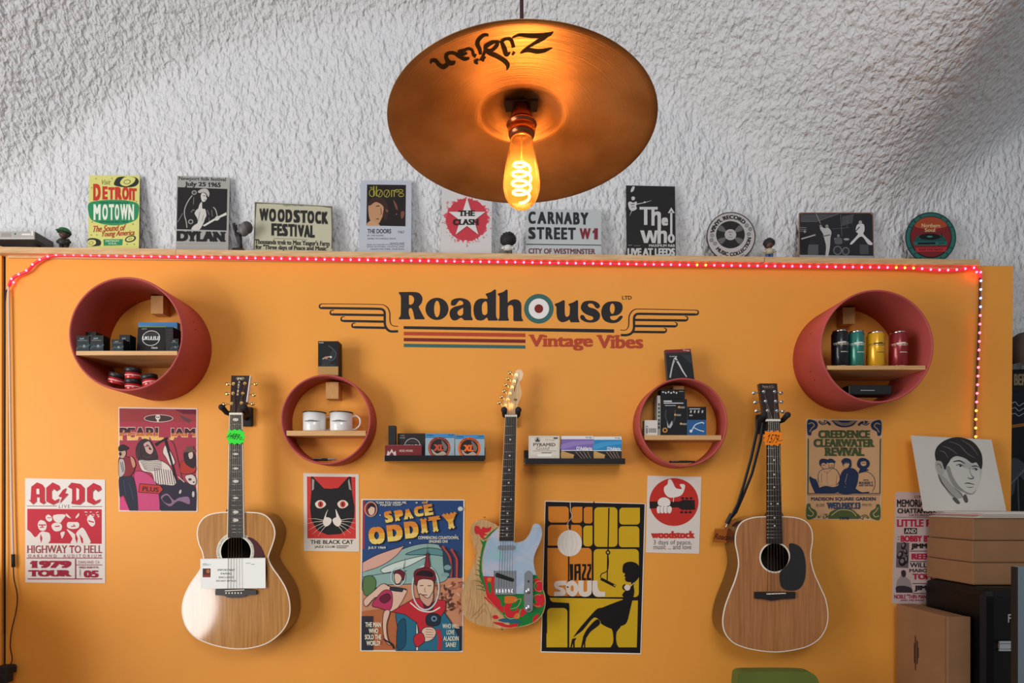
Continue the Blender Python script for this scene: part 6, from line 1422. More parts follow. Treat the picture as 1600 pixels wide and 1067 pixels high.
p.polys([sm([(168, 250), (190, 240), (208, 250), (236, 240), (240, 256), (234, 280), (240, 300), (210, 318), (186, 312), (172, 285)], 4), sm([(196, 205), (210, 198), (224, 206), (220, 225), (200, 228)], 4), sm([(205, 115), (222, 118), (212, 150), (192, 162), (190, 145)], 4), stroke([(236, 262), (300, 250), (362, 232)], [7, 5, 2]), stroke([(200, 310), (180, 360)], [6, 1]), ell(306, 246, 9, 7, 10)], WH); p.polys([stroke([(190, 268), (220, 262)], 6), stroke([(195, 288), (220, 284)], 5)], '3a3838')
put(p, 'tall black tin sign with white arrow lettering and a small guitarist')
# vinyl record disc
p = tin_sign((950, 270, 5.333), ell(1025, 532, 205, 205, 60), '3a2c2c', bottom=False, side='2c2424')
p.poly(ell(1025, 531, 196, 196, 60), 'b9b4b2'); p.poly(ell(1020, 516, 120, 114, 44), '211f20')
for a in (35, 145, 215, 325): p.poly(sm([(1020 + 50 * math.cos(R(a - 9)), 516 + 48 * math.sin(R(a - 9))), (1020 + 112 * math.cos(R(a - 13)), 516 + 106 * math.sin(R(a - 13))), (1020 + 112 * math.cos(R(a + 13)), 516 + 106 * math.sin(R(a + 13))), (1020 + 50 * math.cos(R(a + 9)), 516 + 48 * math.sin(R(a + 9)))], 3), '6a6766')
for r_ in (70, 88, 104): p.poly(ell(1020, 516, r_, r_ * .95, 40), '302d2e', [ell(1020, 516, r_ - 2, (r_ - 2) * .95, 40)])
p.poly(ell(1020, 516, 48, 46, 30), 'b4b0ae'); p.poly(ell(1020, 516, 5), '2a2828'); p.text('VINYL', 1000, 490, 1040, 500, '4a4646', .02); p.text('LP 33', 1004, 534, 1038, 544, '4a4646', .02)
def ringtext(t, r0, h, a0, a1, flip=False, b=.05, sf=.8):
    def bend(u, v):
        a = R(a0 + (a1 - a0) * u); q = (r0 + v * h) if not flip else (r0 + (1 - v) * h); return (1024 + q * math.cos(a), 526 + q * math.sin(a))
    p.text(t, 0, 0, 1, 1, '2c2627', b, sf, bend=bend)
ringtext('VINYL RECORD', 140, 34, -172, -42); ringtext('MUSIC COLLECTION', 138, 32, 140, 4, True); ringtext('MUSIC COLLECTION', 184, 10, 118, 55, True, .02, 0)
for x, y in ((868, 522), (892, 590), (1155, 440), (1172, 512), (1185, 470), (862, 562)): p.poly(ell(x, y, 15), '3a3434', [ell(x, y, 11)]); p.poly(ell(x, y, 4), '3a3434')
put(p, 'round grey metal sign picturing a vinyl record with ring lettering')
# live band photo
p = tin_sign((1230, 300, 4.324), [(78, 145), (86, 138), (572, 138), (582, 146), (588, 457), (78, 452)], '9a6a5c', side='5a3a34')
p.poly([(84, 146), (100, 146), (104, 144), (560, 144), (576, 156), (582, 440), (84, 436)], '28272a'); p.polys([[(90, 150), (350, 150), (200, 200), (90, 200)], [(370, 165), (450, 150), (440, 210), (370, 230)]], '4c4b4e'); p.polys([stroke([(90, 200), (200, 200), (350, 145)], 3), stroke([(360, 150), (370, 300)], 3), stroke([(300, 250), (420, 240)], 2), stroke([(410, 160), (405, 240)], 2)], '6a696b')
p.poly([(84, 425), (582, 432), (582, 448), (84, 444)], 'a09e9e'); p.poly(rect(140, 355, 210, 425), '56555a'); p.poly(rect(490, 355, 550, 420), '4a494e')
LT = 'd0cecd'
p.poly(sm([(470, 225), (490, 215), (518, 220), (522, 260), (515, 285), (575, 345), (572, 358), (545, 352), (500, 300), (440, 352), (424, 354), (430, 340), (478, 285), (462, 265)], 4), LT); p.poly(ell(494, 206, 12, 13, 14), 'a9a6a5'); p.poly(stroke([(462, 265), (490, 235)], 7), '4a4848')
p.poly(sm([(225, 228), (250, 245), (275, 240), (298, 270), (292, 310), (288, 370), (275, 435), (258, 438), (262, 370), (250, 315), (240, 280), (222, 250)], 4), 'b9b6b4'); p.polys([ell(268, 232, 11, 12, 12), ell(226, 230, 9, 9, 10)], '8a8786'); p.poly(stroke([(195, 148), (225, 215)], 4), '9a9896'); p.poly(stroke([(240, 300), (290, 290)], 8), '6a6866')
p.polys([ell(340, 395, 30, 32, 20), ell(395, 400, 26, 28, 20)], '6a686a'); p.polys([ell(340, 395, 22, 24, 18), ell(395, 400, 18, 20, 18)], '302f32'); p.polys([ell(340, 318, 24, 10, 14), ell(400, 320, 20, 8, 14)], '9a9898'); p.poly(ell(345, 296, 9, 10, 10), '8a8886'); p.poly(sm([(325, 310), (365, 312), (370, 350), (322, 350)], 3), '5a595c')
p.poly(sm([(90, 300), (110, 270), (140, 275), (150, 320), (130, 400), (95, 400)], 4), '1d1c1f'); p.poly(stroke([(95, 318), (190, 290)], 9), 'a8a6a4'); p.poly(ell(118, 268, 9, 10, 10), '8a8886'); p.polys([stroke([(80, 240 + i * 12), (130, 242 + i * 12)], 3) for i in range(3)], '8f8d8d')
put(p, 'landscape tin sign with a black and white photo of a leaping guitarist')
# northern soul disc
p = tin_sign((1230, 300, 4.324), ell(970, 308, 172, 172, 60), '20302e', bottom=False, side='1a2020')
p.poly(ell(970, 308, 165, 165, 60), '2a6a62'); p.poly(ell(970, 305, 142, 142, 50), '1a1c1e'); p.poly(ell(970, 302, 136, 136, 50), '7a2226'); p.poly(sm([(860, 230), (900, 185), (970, 170), (1040, 185), (1080, 230), (1000, 250), (930, 250)], 5), 'a8482a')
for i in range(40):
    if 3 <= i % 10 <= 7 and i % 2: p.poly(stroke([(970 + 146 * math.cos(i * .157), 308 + 146 * math.sin(i * .157)), (970 + 162 * math.cos(i * .157), 308 + 162 * math.sin(i * .157))], 8), '183c3a')
p.text('Northern', 906, 214, 1034, 240, 'd8b486', .05, .9); p.text('Soul', 928, 246, 1000, 270, 'd8b486', .05, .9)
p.poly([(880, 292), (1050, 290), (1080, 335), (852, 338)], '1f4f4a'); p.poly(ell(962, 303, 72, 22, 30), '151617'); p.poly(ell(962, 302, 20, 6, 16), '3f8a7a'); p.poly([(852, 338), (1080, 335), (1076, 360), (856, 362)], '2a6a62'); p.poly([(880, 342), (1000, 340), (1000, 354), (880, 356)], '151617'); p.poly(stroke([(1040, 280), (1048, 300), (1010, 318)], 5), '15181a'); p.polys([rect(1020, 342, 1066, 346), rect(1020, 350, 1060, 353)], '16302e')
p.poly([(860, 376), (1080, 374), (1070, 404), (870, 406)], 'b03038'); p.text('KEEP THE FAITH', 890, 383, 1048, 397, '3a1216', .04)
put(p, 'round green and red metal sign picturing a turntable, last sign on the ledge')

# --- figurines
def fig_base(px, yy=.012): return Vector((P(px, 390, yy).x, yy, ledge_z(px) + .0008))
SKIN_D = mat('figurine_dark_skin', '5a3a30', rough=.5); SKIN_L = mat('figurine_skin', 'b98a6a', rough=.5)
def figurine(px, h, hair, hair_r, skin, top, legs, label, cap=None, scale=1.0, afro=True):
    """little standing figure about h tall with an oversized head"""
    b = fig_base(px); t = thing('figurine', b, label, 'figurine', 'figurines on the ledge'); z = lambda f: b + Vector((0, 0, h * f))
    body = MB()
    for s in (-1, 1):
        body.tube([b + Vector((s * h * .09, 0, 0)), b + Vector((s * h * .09, 0, h * .30))], [h * .075, h * .085], 10)
        body.sphere(b + Vector((s * h * .095, -h * .04, h * .03)), (h * .075, h * .12, h * .035), 12, 8)
    body.build('legs', legs, t)
    m = MB(); m.lathe([(.0001, h * .26), (h * .17, h * .27), (h * .19, h * .36), (h * .16, h * .47), (h * .06, h * .53), (.0001, h * .54)], b, (0, 0, 1), 16); m.build('jacket', top, t)
    for s in (-1, 1): MB().tube([b + Vector((s * h * .15, 0, h * .47)), b + Vector((s * h * .24, -h * .02, h * .38)), b + Vector((s * h * .16, -h * .12, h * .34))], [h * .06, h * .06, h * .05], 8).build('arm', top, t)
    hc = z(.70); m = MB(); m.sphere(hc, (h * .17, h * .16, h * .18), 20, 14); m.sphere(hc + Vector((0, -h * .16, -h * .02)), (h * .03, h * .035, h * .03), 8, 6)
    for s in (-1, 1): m.sphere(hc + Vector((s * h * .17, 0, -.01 * h)), (h * .03, h * .03, h * .045), 8, 6)
    m.build('head', skin, t)
    for s in (-1, 1): MB().sphere(hc + Vector((s * h * .065, -h * .145, h * .02)), (h * .022, h * .014, h * .026), 8, 6).build('eye', BLACK, t)
    m = MB(); m.sphere(hc + Vector((0, h * .035, h * .06)), hair_r, 20, 14)
    if afro:
        random.seed(int(px))
        for i in range(60):
            a, u = random.uniform(0, 6.28), random.uniform(-.5, 1); q = math.sqrt(1 - u * u)
            c = Vector((hair_r[0] * q * math.cos(a), hair_r[1] * q * math.sin(a), hair_r[2] * u))
            if c.y < -hair_r[1] * .55 and c.z < hair_r[2] * .35: continue
            m.sphere(hc + Vector((0, h * .035, h * .06)) + c * .93, hair_r[0] * .22, 7, 5)
    m.build('hair', hair, t)
    if cap:
        cm = MB(); cm.lathe([(h * .235, h * .05), (h * .22, h * .14), (h * .15, h * .22), (.0001, h * .25)], hc + Vector((0, h * .02, 0)), (0, 0, 1), 24); cm.sphere(hc + Vector((-h * .03, -h * .16, h * .07)), (h * .16, h * .14, h * .025), 14, 8); cm.build('cap', cap, t)
    return t
hh_ = .098
figurine(100, .100, mat('figurine_black_hair', '1c1718', rough=.7), (.021, .018, .019), mat('figurine_brown_skin', '4a302a', rough=.5), mat('figurine_black_jacket', '26211f', rough=.6), mat('figurine_dark_trousers', '2a2624', rough=.6), 'small dark figurine with a green cap, beside the silver player', mat('green_cap', '2a6a48', rough=.6), afro=False)
figurine(794, .092, mat('figurine_black_hair', '1c1718', rough=.7), (.029, .025, .027), SKIN_D, mat('figurine_white_shirt', 'd6d4d0', rough=.6), mat('figurine_grey_trousers', '5a5652', rough=.6), 'small figurine with big round black hair and a white shirt, beside the street sign')
figurine(1202, .090, mat('figurine_dark_hair', '231c1e', rough=.7), (.020, .018, .019), SKIN_D, mat('figurine_cream_shirt', 'b8ac92', rough=.6), mat('figurine_blue_jeans', '3a5a8a', rough=.6), 'small figurine in a cream shirt and blue jeans, beside the vinyl record sign')
# sculpture: a hand holding up a tilted head
b = fig_base(375); t = thing('sculpture', b, 'dark sculpture of a hand cradling a tilted grey head, beside the guitarist sign', 'sculpture')
BRZ = mat('dark_bronze', '241c1c', rough=.45); GREYST = mat('grey_resin', '6c6867', rough=.5)
MB().lathe([(.0001, 0), (.031, 0), (.031, .008), (.027, .017), (.016, .02), (.0001, .02)], b, (0, 0, 1), 4, False).build('plinth', BRZ, t)
m = MB(); o_ = lambda x, y, z: b + Vector((x, y, z))
m.tube([o_(.002, 0, .015), o_(.000, 0, .040), o_(-.003, 0, .062), o_(-.008, -.002, .080)], [.0095, .0085, .011, .013], 12)
for i, (dx, dy, hgt, bend) in enumerate(((-.014, -.008, .040, -.004), (-.012, -.001, .044, -.002), (-.009, .006, .040, .0), (-.004, .011, .032, .003))):
    m.tube([o_(-.008 + dx * .3, dy * .6, .078), o_(-.012 + dx * .6, dy, .078 + hgt * .45), o_(-.011 + dx * .6 + bend, dy, .078 + hgt)], [.0046, .0040, .0026], 8)
m.tube([o_(.000, -.006, .070), o_(.008, -.010, .082), o_(.014, -.010, .092)], [.0048, .0042, .003], 8)
m.build('hand', BRZ, t)
rot = Matrix.Rotation(R(24), 3, 'Y')
hc = o_(.018, 0, .098); m = MB(); m.sphere(hc, (.020, .021, .029), 22, 16, rot); m.sphere(hc + rot @ Vector((-.017, -.004, -.004)), (.007, .005, .009), 10, 8, rot); m.sphere(hc + rot @ Vector((-.012, -.004, -.019)), (.010, .010, .009), 12, 8, rot); m.sphere(hc + rot @ Vector((-.014, -.004, -.012)), (.008, .008, .003), 10, 6, rot)
m.build('head', GREYST, t)
m = MB(); m.sphere(hc + rot @ Vector((.004, .003, .010)), (.0215, .022, .024), 20, 14, rot); m.build('hair', mat('grey_resin_hair', '4a4645', rough=.6), t)
m = MB(); m.sphere(hc + rot @ Vector((-.0145, -.012, .004)), (.006, .005, .0035), 10, 6, rot); m.build('eye', BRZ, t)
# silver disc player at the end of the ledge
a = P(-60, 361.5, -.012); c = P(55, 374, -.012); zt, zb = a.z, c.z
zl = ledge_z(0); t = thing('disc_player', Vector(((a.x + c.x) / 2, .03, zl)), 'flat silver disc player overhanging the end of the ledge', 'player')
SILV = mat('silver_plastic', 'b9b2ac', rough=.35, metal=.3)
MB().cbox(((a.x + c.x) / 2, .036, (zt + zb) / 2), (c.x - a.x, .092, zt - zb), bev=.002).build('case', mat('grey_metal_case', '5a5654', rough=.45, metal=.4), t)
MB().cbox(((a.x + c.x) / 2, -.0125, (zt + zb) / 2), (c.x - a.x - .002, .004, zt - zb - .002), bev=.0015).build('front_panel', SILV, t)
q0, q1 = P(2, 364, -.0145), P(17, 370, -.0145); MB().cbox(((q0.x + q1.x) / 2, -.0148, (q0.z + q1.z) / 2), (q1.x - q0.x, .001, q0.z - q1.z), bev=.0003).build('disc_tray', mat('tray_grey', '9a928c', rough=.4), t)
q = P(23.5, 365.5, -.0148); MB().sphere(q, .0035, 10, 8).build('lamp', mat('teal_lamp', '4a8a7a', rough=.3), t)
q0, q1 = P(34, 365, -.0145), P(48, 367.5, -.0145); MB().cbox(((q0.x + q1.x) / 2, -.0148, (q0.z + q1.z) / 2), (q1.x - q0.x, .001, q0.z - q1.z), bev=.0003).build('display', mat('pale_display', 'e6e2dc', rough=.3), t)
q0, q1 = P(49, 361, -.0145), P(52, 368, -.0145); MB().cbox(((q0.x + q1.x) / 2, -.0148, (q0.z + q1.z) / 2), (q1.x - q0.x, .001, q0.z - q1.z), bev=.0003).build('button', mat('pale_display', 'e6e2dc', rough=.3), t)
for X in (a.x + .05, c.x - .04): MB().cyl((X, .05, ledge_z(0) + .0005 - (X - P(0, 0, 0).x) * .0125), (X, .05, zb + .0003), .012, n=16).build('foot', SOFTBLACK, t)

# ------------------------------------------------------------------ cymbal pendant lamp
LR, LD = .229, .229 / .224
LC = Vector(((815 - VX) / F_PX * LD, -DIST + LD, CAM_Z + .629 * LD))     # middle of the cymbal's rim
LT_ = math.asin(.0346)
lamp = thing('pendant_lamp', LC, 'hanging lamp made from a bronze cymbal with a glowing spiral filament bulb', 'lamp')
cym = bpy.data.materials.new('lathed_bronze'); cym.use_nodes = True
nt = cym.node_tree; b = nt.nodes['Principled BSDF']; Lk = nt.links.new
b.inputs['Metallic'].default_value = .6; b.inputs['Roughness'].default_value = .38; b.inputs['Anisotropic'].default_value = .75
tc = nt.nodes.new('ShaderNodeTexCoord'); sp_ = nt.nodes.new('ShaderNodeSeparateXYZ'); Lk(tc.outputs['Object'], sp_.inputs[0])
ln = nt.nodes.new('ShaderNodeVectorMath'); ln.operation = 'LENGTH'
cb = nt.nodes.new('ShaderNodeCombineXYZ'); Lk(sp_.outputs['X'], cb.inputs['X']); Lk(sp_.outputs['Y'], cb.inputs['Y']); Lk(cb.outputs[0], ln.inputs[0])
wv = nt.nodes.new('ShaderNodeTexNoise'); wv.noise_dimensions = '1D'; wv.inputs['Scale'].default_value = 420; wv.inputs['Detail'].default_value = 2; Lk(ln.outputs['Value'], wv.inputs['W'])
bm_ = nt.nodes.new('ShaderNodeBump'); bm_.inputs['Strength'].default_value = .35; bm_.inputs['Distance'].default_value = .0008; Lk(wv.outputs['Fac'], bm_.inputs['Height']); Lk(bm_.outputs['Normal'], b.inputs['Normal'])
ns = nt.nodes.new('ShaderNodeTexNoise'); ns.inputs['Scale'].default_value = 9; ns.inputs['Detail'].default_value = 6; Lk(tc.outputs['Object'], ns.inputs['Vector'])
rp = nt.nodes.new('ShaderNodeValToRGB'); rp.color_ramp.elements[0].position = .32; rp.color_ramp.elements[1].position = .7
rp.color_ramp.elements[0].color = (*lin('8a6238'), 1); rp.color_ramp.elements[1].color = (*lin('b4885a'), 1); Lk(ns.outputs['Fac'], rp.inputs['Fac']); Lk(rp.outputs['Color'], b.inputs['Base Color'])
tg = nt.nodes.new('ShaderNodeTangent'); tg.direction_type = 'RADIAL'; tg.axis = 'Z'; Lk(tg.outputs[0], b.inputs['Tangent'])
AXIS = Vector((0, math.sin(LT_), math.cos(LT_)))                          # rim a little higher towards the room
def cz(r):                                                                # underside height above the rim plane
    pr = [(.229, 0), (.20, .0055), (.15, .013), (.10, .0195), (.078, .0225), (.070, .026), (.060, .036), (.045, .046), (.025, .052), (.0, .053)]
    for (r1, z1), (r0, z0) in zip(pr, pr[1:]):
        if r >= r0: return z0 + (z1 - z0) * (r - r0) / (r1 - r0)
    return .053
rs = [.007, .015, .025, .035, .045, .053, .060, .066, .070, .074, .078, .085, .10, .12, .15, .18, .20, .216, .2285]
prof = [(r, cz(r)) for r in rs] + [(.2292, .0006)] + [(r, cz(r) + .0014) for r in rs[::-1]]
MB().lathe(prof, LC, AXIS, 128, True, True).build('cymbal_shade', cym, lamp, origin=LC)
# maker's script printed on the underside
def on_cym(px, py, off=.0005):
    o = Vector((0, -DIST, CAM_Z)); d = (P(px, py, 0) - o).normalized(); t = .4
    def gap(t):
        q = o + d * t - LC; h = q.dot(AXIS); r = (q - AXIS * h).length
        return h - cz(min(r, .229))
    lo, hi = .2, 2.2
    for _ in range(50):
        mid = (lo + hi) / 2
        if gap(mid) < 0: lo = mid
        else: hi = mid
    return o + d * lo - AXIS * off
m = MB()
def brush(pts, w):
    pl = sm(pts, 6, False); o = stroke([(660 + q[0] / 7.273, 30 + q[1] / 7.273) for q in pl], [v * 1.3 / 7.273 for v in w])
    vs_ = [on_cym(*q) for q in o]; n = len(vs_) // 2
    m.add(vs_, [(i, i + 1, 2 * n - 2 - i, 2 * n - 1 - i) for i in range(n - 1)])
brush([(1488, 142), (1440, 172), (1340, 186), (1225, 188), (1100, 180), (1020, 210)], [4, 34, 40, 38, 22, 10])
brush([(1470, 155), (1370, 215), (1270, 275), (1180, 330), (1120, 375)], [10, 40, 26, 18, 8])
brush([(1474, 324), (1390, 355), (1300, 365), (1200, 350), (1110, 385)], [6, 32, 40, 34, 10])
brush([(1035, 320), (1010, 240), (960, 222), (905, 252), (930, 330), (955, 400), (1000, 375)], [34, 34, 22, 30, 46, 40, 8]); brush([(1045, 370), (1020, 405)], [26, 18])
brush([(900, 262), (850, 255), (790, 265), (720, 310), (735, 350), (800, 345), (850, 290), (860, 255)], [8, 18, 34, 40, 26, 30, 34, 14])
brush([(700, 345), (770, 385), (850, 420), (930, 470), (970, 520), (958, 578)], [30, 42, 40, 42, 40, 6])
brush([(752, 180), (700, 180), (645, 225), (625, 280), (650, 340), (660, 400)], [20, 26, 34, 40, 38, 24]); brush([(648, 470), (690, 410), (715, 350)], [8, 24, 30])
brush([(640, 450), (605, 480), (630, 505)], [10, 38, 14]); brush([(720, 425), (685, 455), (700, 475)], [10, 36, 12])
brush([(610, 420), (580, 400), (565, 350), (520, 335), (470, 355), (420, 370), (455, 400), (510, 380)], [34, 30, 26, 20, 26, 30, 28, 14])
brush([(535, 440), (480, 450), (420, 420), (360, 385), (300, 385), (270, 420), (300, 490), (350, 495), (372, 470)], [14, 34, 36, 28, 26, 34, 46, 34, 8])
brush([(275, 440), (290, 500), (240, 540), (190, 515), (150, 470), (105, 470), (95, 505)], [20, 36, 40, 36, 34, 30, 6])
m.build('maker_script', mat('faded_black_print', '140a05', rough=.8, spec=.2), lamp, origin=LC)
COPPER = mat('copper_holder', '9a5a3c', rough=.28, metal=1)
c0 = LC + Vector((0, 0, .050))
CORD = mat('dark_red_cord', '3a1216', rough=.8)
MB().cyl(LC + Vector((0, 0, .052)), Vector((LC.x, LC.y, 4.02)), .0034, n=12).build('cord', CORD, lamp)
MB().lathe([(.0001, .053), (.018, .053), (.019, .062), (.010, .078), (.0036, .090)], LC, (0, 0, 1), 28).build('cord_grip', COPPER, lamp)
MB().cbox(LC + Vector((0, 0, .046)), (.056, .030, .004), bev=.001).build('bracket', mat('dark_bracket', '3a2a22', rough=.4, metal=.6), lamp)
# height of the parts from pixel rows on the lamp's vertical axis
def lz(py): return CAM_Z - (py - VY) * LD / F_PX
H = [lz(v) for v in (172, 186, 190, 196, 203, 212, 219)]
MB().lathe([(.0001, H[0] + .016), (.010, H[0] + .014), (.0165, H[0]), (.0195, H[1]), (.0195, H[2]), (.0255, H[2] - .003), (.0265, H[3]), (.0235, H[3] - .002), (.0235, H[4]), (.0245, H[4]), (.0225, H[5]), (.0185, H[6]), (.0165, H[6])], Vector((LC.x, LC.y, 0)), (0, 0, 1), 36).build('bulb_holder', COPPER, lamp)
glass = bpy.data.materials.new('amber_bulb_glass'); glass.use_nodes = True
nt = glass.node_tree; nt.nodes.clear(); Lk = nt.links.new
out = nt.nodes.new('ShaderNodeOutputMaterial'); mx = nt.nodes.new('ShaderNodeMixShader'); tr = nt.nodes.new('ShaderNodeBsdfTransparent'); gl_ = nt.nodes.new('ShaderNodeBsdfGlossy'); lw = nt.nodes.new('ShaderNodeLayerWeight')
tr.inputs[0].default_value = (1.0, .80, .52, 1); gl_.inputs['Color'].default_value = (1, .9, .75, 1); gl_.inputs['Roughness'].default_value = .03; lw.inputs['Blend'].default_value = .12
tl = nt.nodes.new('ShaderNodeBsdfTranslucent'); tl.inputs['Color'].default_value = (1.0, .50, .16, 1); m2 = nt.nodes.new('ShaderNodeMixShader'); m2.inputs[0].default_value = .09
Lk(tr.outputs[0], m2.inputs[1]); Lk(tl.outputs[0], m2.inputs[2]); Lk(lw.outputs['Fresnel'], mx.inputs[0]); Lk(m2.outputs[0], mx.inputs[1]); Lk(gl_.outputs[0], mx.inputs[2]); Lk(mx.outputs[0], out.inputs[0])
zz = lambda py: lz(py)
bulb = MB().lathe([(.0001, zz(326)), (.006, zz(325.6)), (.014, zz(323)), (.022, zz(317)), (.028, zz(308)), (.0312, zz(298)), (.032, zz(288)), (.0312, zz(278)), (.0285, zz(262)), (.0248, zz(245)), (.0215, zz(230)), (.0190, zz(218)), (.0175, zz(208))], Vector((LC.x, LC.y, 0)), (0, 0, 1), 48).build('bulb', glass, lamp)
FIL = mat('glowing_filament', 'ff9a30', emit='ffb45a', estr=20)
pts = []
for i in range(121):
    a = i / 120; an = a * 2 * math.pi * 4.2; r = .0125 + .004 * math.sin(a * 3.1)
    pts.append(Vector((LC.x + r * math.cos(an + .6), LC.y + r * math.sin(an + .6), zz(252 + 60 * a))))
MB().tube(pts, .0021, 8).build('filament', FIL, bulb)
MB().tube([Vector((LC.x, LC.y, zz(214))), Vector((LC.x, LC.y, zz(250))), pts[0]], .0012, 8).build('filament_stem', mat('warm_glass_stem', 'e0a860', rough=.2), bulb)
pl = bpy.data.lights.new('bulb_light', 'POINT'); pl.energy = 1.7; pl.color = (1.0, .56, .2); pl.shadow_soft_size = .018
po = bpy.data.objects.new('bulb_light', pl); COL.objects.link(po); po.location = (LC.x, LC.y, zz(282))

# ------------------------------------------------------------------ red light strip
path = [(14, 447), (18, 438), (24, 432), (31, 429), (44, 422.5), (53, 413), (65, 405.5), (79, 400.5), (94, 398.7), (140, 399.4), (300, 402.3), (500, 405.8), (700, 408.8), (900, 411.9), (1100, 415), (1300, 417.5), (1420, 419.3), (1450, 421.5), (1475, 422.8), (1500, 421.5), (1518, 419), (1527, 421), (1531, 427), (1531, 445), (1530.5, 480), (1528.5, 540), (1526, 600), (1523.5, 650), (1523, 690)]
pp = [P(x, y, -.0145) for x, y in sm(path, 8, False)]
strip = thing('light_strip', P(790, 409, -.013), 'red light strip running under the ledge and down beside the cardboard boxes', 'light strip')
cut = next(i for i, q in enumerate(pp) if q.x > 1 and q.z < P(0, 434, -.0145).z)
MB().tube(pp[:cut + 1], .0055, 8).build('tape', mat('glowing_red_tape', '7a1420', rough=.4, emit='ff2a44', estr=.75), strip)
MB().tube(pp[cut:], .0036, 8).build('tape', mat('dark_red_tape', '4a1216', rough=.4), strip)
w = [(13.5, 447), (13.5, 470), (15, 560), (16, 640), (17.5, 740), (19.5, 830), (20.5, 868)]
MB().tube([P(x, y, -.0115) for x, y in sm(w, 5, False)], .0042, 8).build('unlit_tape', mat('white_tape', 'd8c2b0', rough=.5), strip)
MB().tube([P(20.5, 866, -.0115), P(20.8, 886, -.0115)], .0062, 10).build('connector', SOFTBLACK, strip)
cb_ = [(20.8, 885), (22, 905), (27, 930), (25, 955), (18, 985), (16, 1010), (19, 1030), (14, 1042)]
MB().tube([P(x, y, -.0115) for x, y in sm(cb_, 5, False)], .0018, 8).build('cable', SOFTBLACK, strip)
MB().tube([P(13.5, 450, -.0115), P(9, 456, -.0115), P(7.5, 475, -.0115), P(7, 700, -.0115), P(7, 990, -.0115)], .0026, 8).build('cable', SOFTBLACK, strip)
t = MB(); q = P(9, 1046, -.034); t.cbox(q, (.050, .05, .034), bev=.008); t.cbox(q + Vector((.008, -.01, -.028)), (.034, .04, .04), bev=.008)
tag(t.build('power_adapter', SOFTBLACK), 'black power adapter in the bottom corner beside the red tour poster', 'adapter')
def led_mat(n, c, e, s): return mat(n, c, rough=.4, emit=e, estr=s)
LEDS = {'red': led_mat('led_red', 'ff5a6a', 'ff3a4c', 15), 'deep': led_mat('led_deep_red', 'ff2a3a', 'ff1a2c', 60), 'amber': led_mat('led_amber', 'ffa040', 'ff7a24', 13), 'blue': led_mat('led_blue', '8aa0ff', '5a78ff', 9)}
cum = [0]
for a, b in zip(pp, pp[1:]): cum.append(cum[-1] + (b - a).length)
sp = 13.42 * DIST / F_PX; n = 0; s = .030; rest = MB(); seen = 0
while s < cum[-1] - .01:
    i = max(j for j in range(len(cum)) if cum[j] <= s); u = (s - cum[i]) / (cum[i + 1] - cum[i] if i + 1 < len(cum) else 1)
    q = pp[i].lerp(pp[min(i + 1, len(pp) - 1)], u) + Vector((0, -.0048, 0))
    px = VX + q.x * F_PX / (DIST + q.y); py = shelf_px(q.z, q.y)
    k = 'red'
    if px > 1524 and 436 < py < 482: k = 'blue'
    elif 1395 < px < 1430 or 1080 < px < 1112 or (px > 1500 and py > 640): k = 'amber'
    m = MB().sphere(q, (.0046, .0030, .0046), 10, 6)
    if n < 100: m.build('led', LEDS[k], strip)
    else:
        seen += 1
        rest.add(m.v, m.f, True); rest.kk = getattr(rest, 'kk', []) + [k] * len(m.f)
    n += 1; s += sp
if rest.v:
    o = rest.build('led', None, strip); o['kind'] = 'stuff'
    order = list(LEDS); [o.data.materials.append(LEDS[k]) for k in order]
    o.data.polygons.foreach_set('material_index', [order.index(k) for k in rest.kk])
for (x, y) in ((21, 441), (1526, 425)):
    MB().sphere(P(x, y, -.020), .0042, 10, 8).build('end_lamp', LEDS['deep'], strip)

# ------------------------------------------------------------------ boxes, records and case in the corner
KRAFT = mat('brown_cardboard', '8f6745', rough=.75, var=.06, vscale=14)
def V(px, depth_cam): return (px - VX) * depth_cam / F_PX
def Z(py, depth_cam): return CAM_Z - (py - VY) * depth_cam / F_PX
def carton(x0, x1, y0, y1, z0, z1, label, lid=None):
    t = thing('cardboard_box', Vector(((x0 + x1) / 2, (y0 + y1) / 2, z0)), label, 'box', 'brown cardboard boxes')
    c = Vector(((x0 + x1) / 2, (y0 + y1) / 2, 0)); h = z1 - z0
    MB().cbox(c + Vector((0, 0, z0 + h * .46)), (x1 - x0 - .003, y1 - y0 - .003, h * .90), bev=.0015).build('tray', KRAFT, t)
    MB().cbox(c + Vector((0, 0, z0 + h * .50 + .0015)), (x1 - x0, y1 - y0, h - .004), bev=.0018).build('lid', KRAFT, t)
    return t
c0 = 2.05; bx = V(1523, c0); yb0, yf0 = -.022, -DIST + c0
zs = [Z(914.3, c0), Z(879.5, c0), Z(845, c0), Z(809.4, c0)]
LBL = ('brown cardboard box at the bottom of the stack of three under the record sleeves', 'brown cardboard box in the middle of the stack of three', 'brown cardboard box on top of the stack of three, directly under the record sleeves')
for i in range(3): carton(bx + (.004 if i != 2 else 0) - (.009 if i < 2 else 0), bx + .33, yf0 + .003 * i, yb0 - .002 * i, zs[i] + .0006, zs[i + 1], LBL[i])
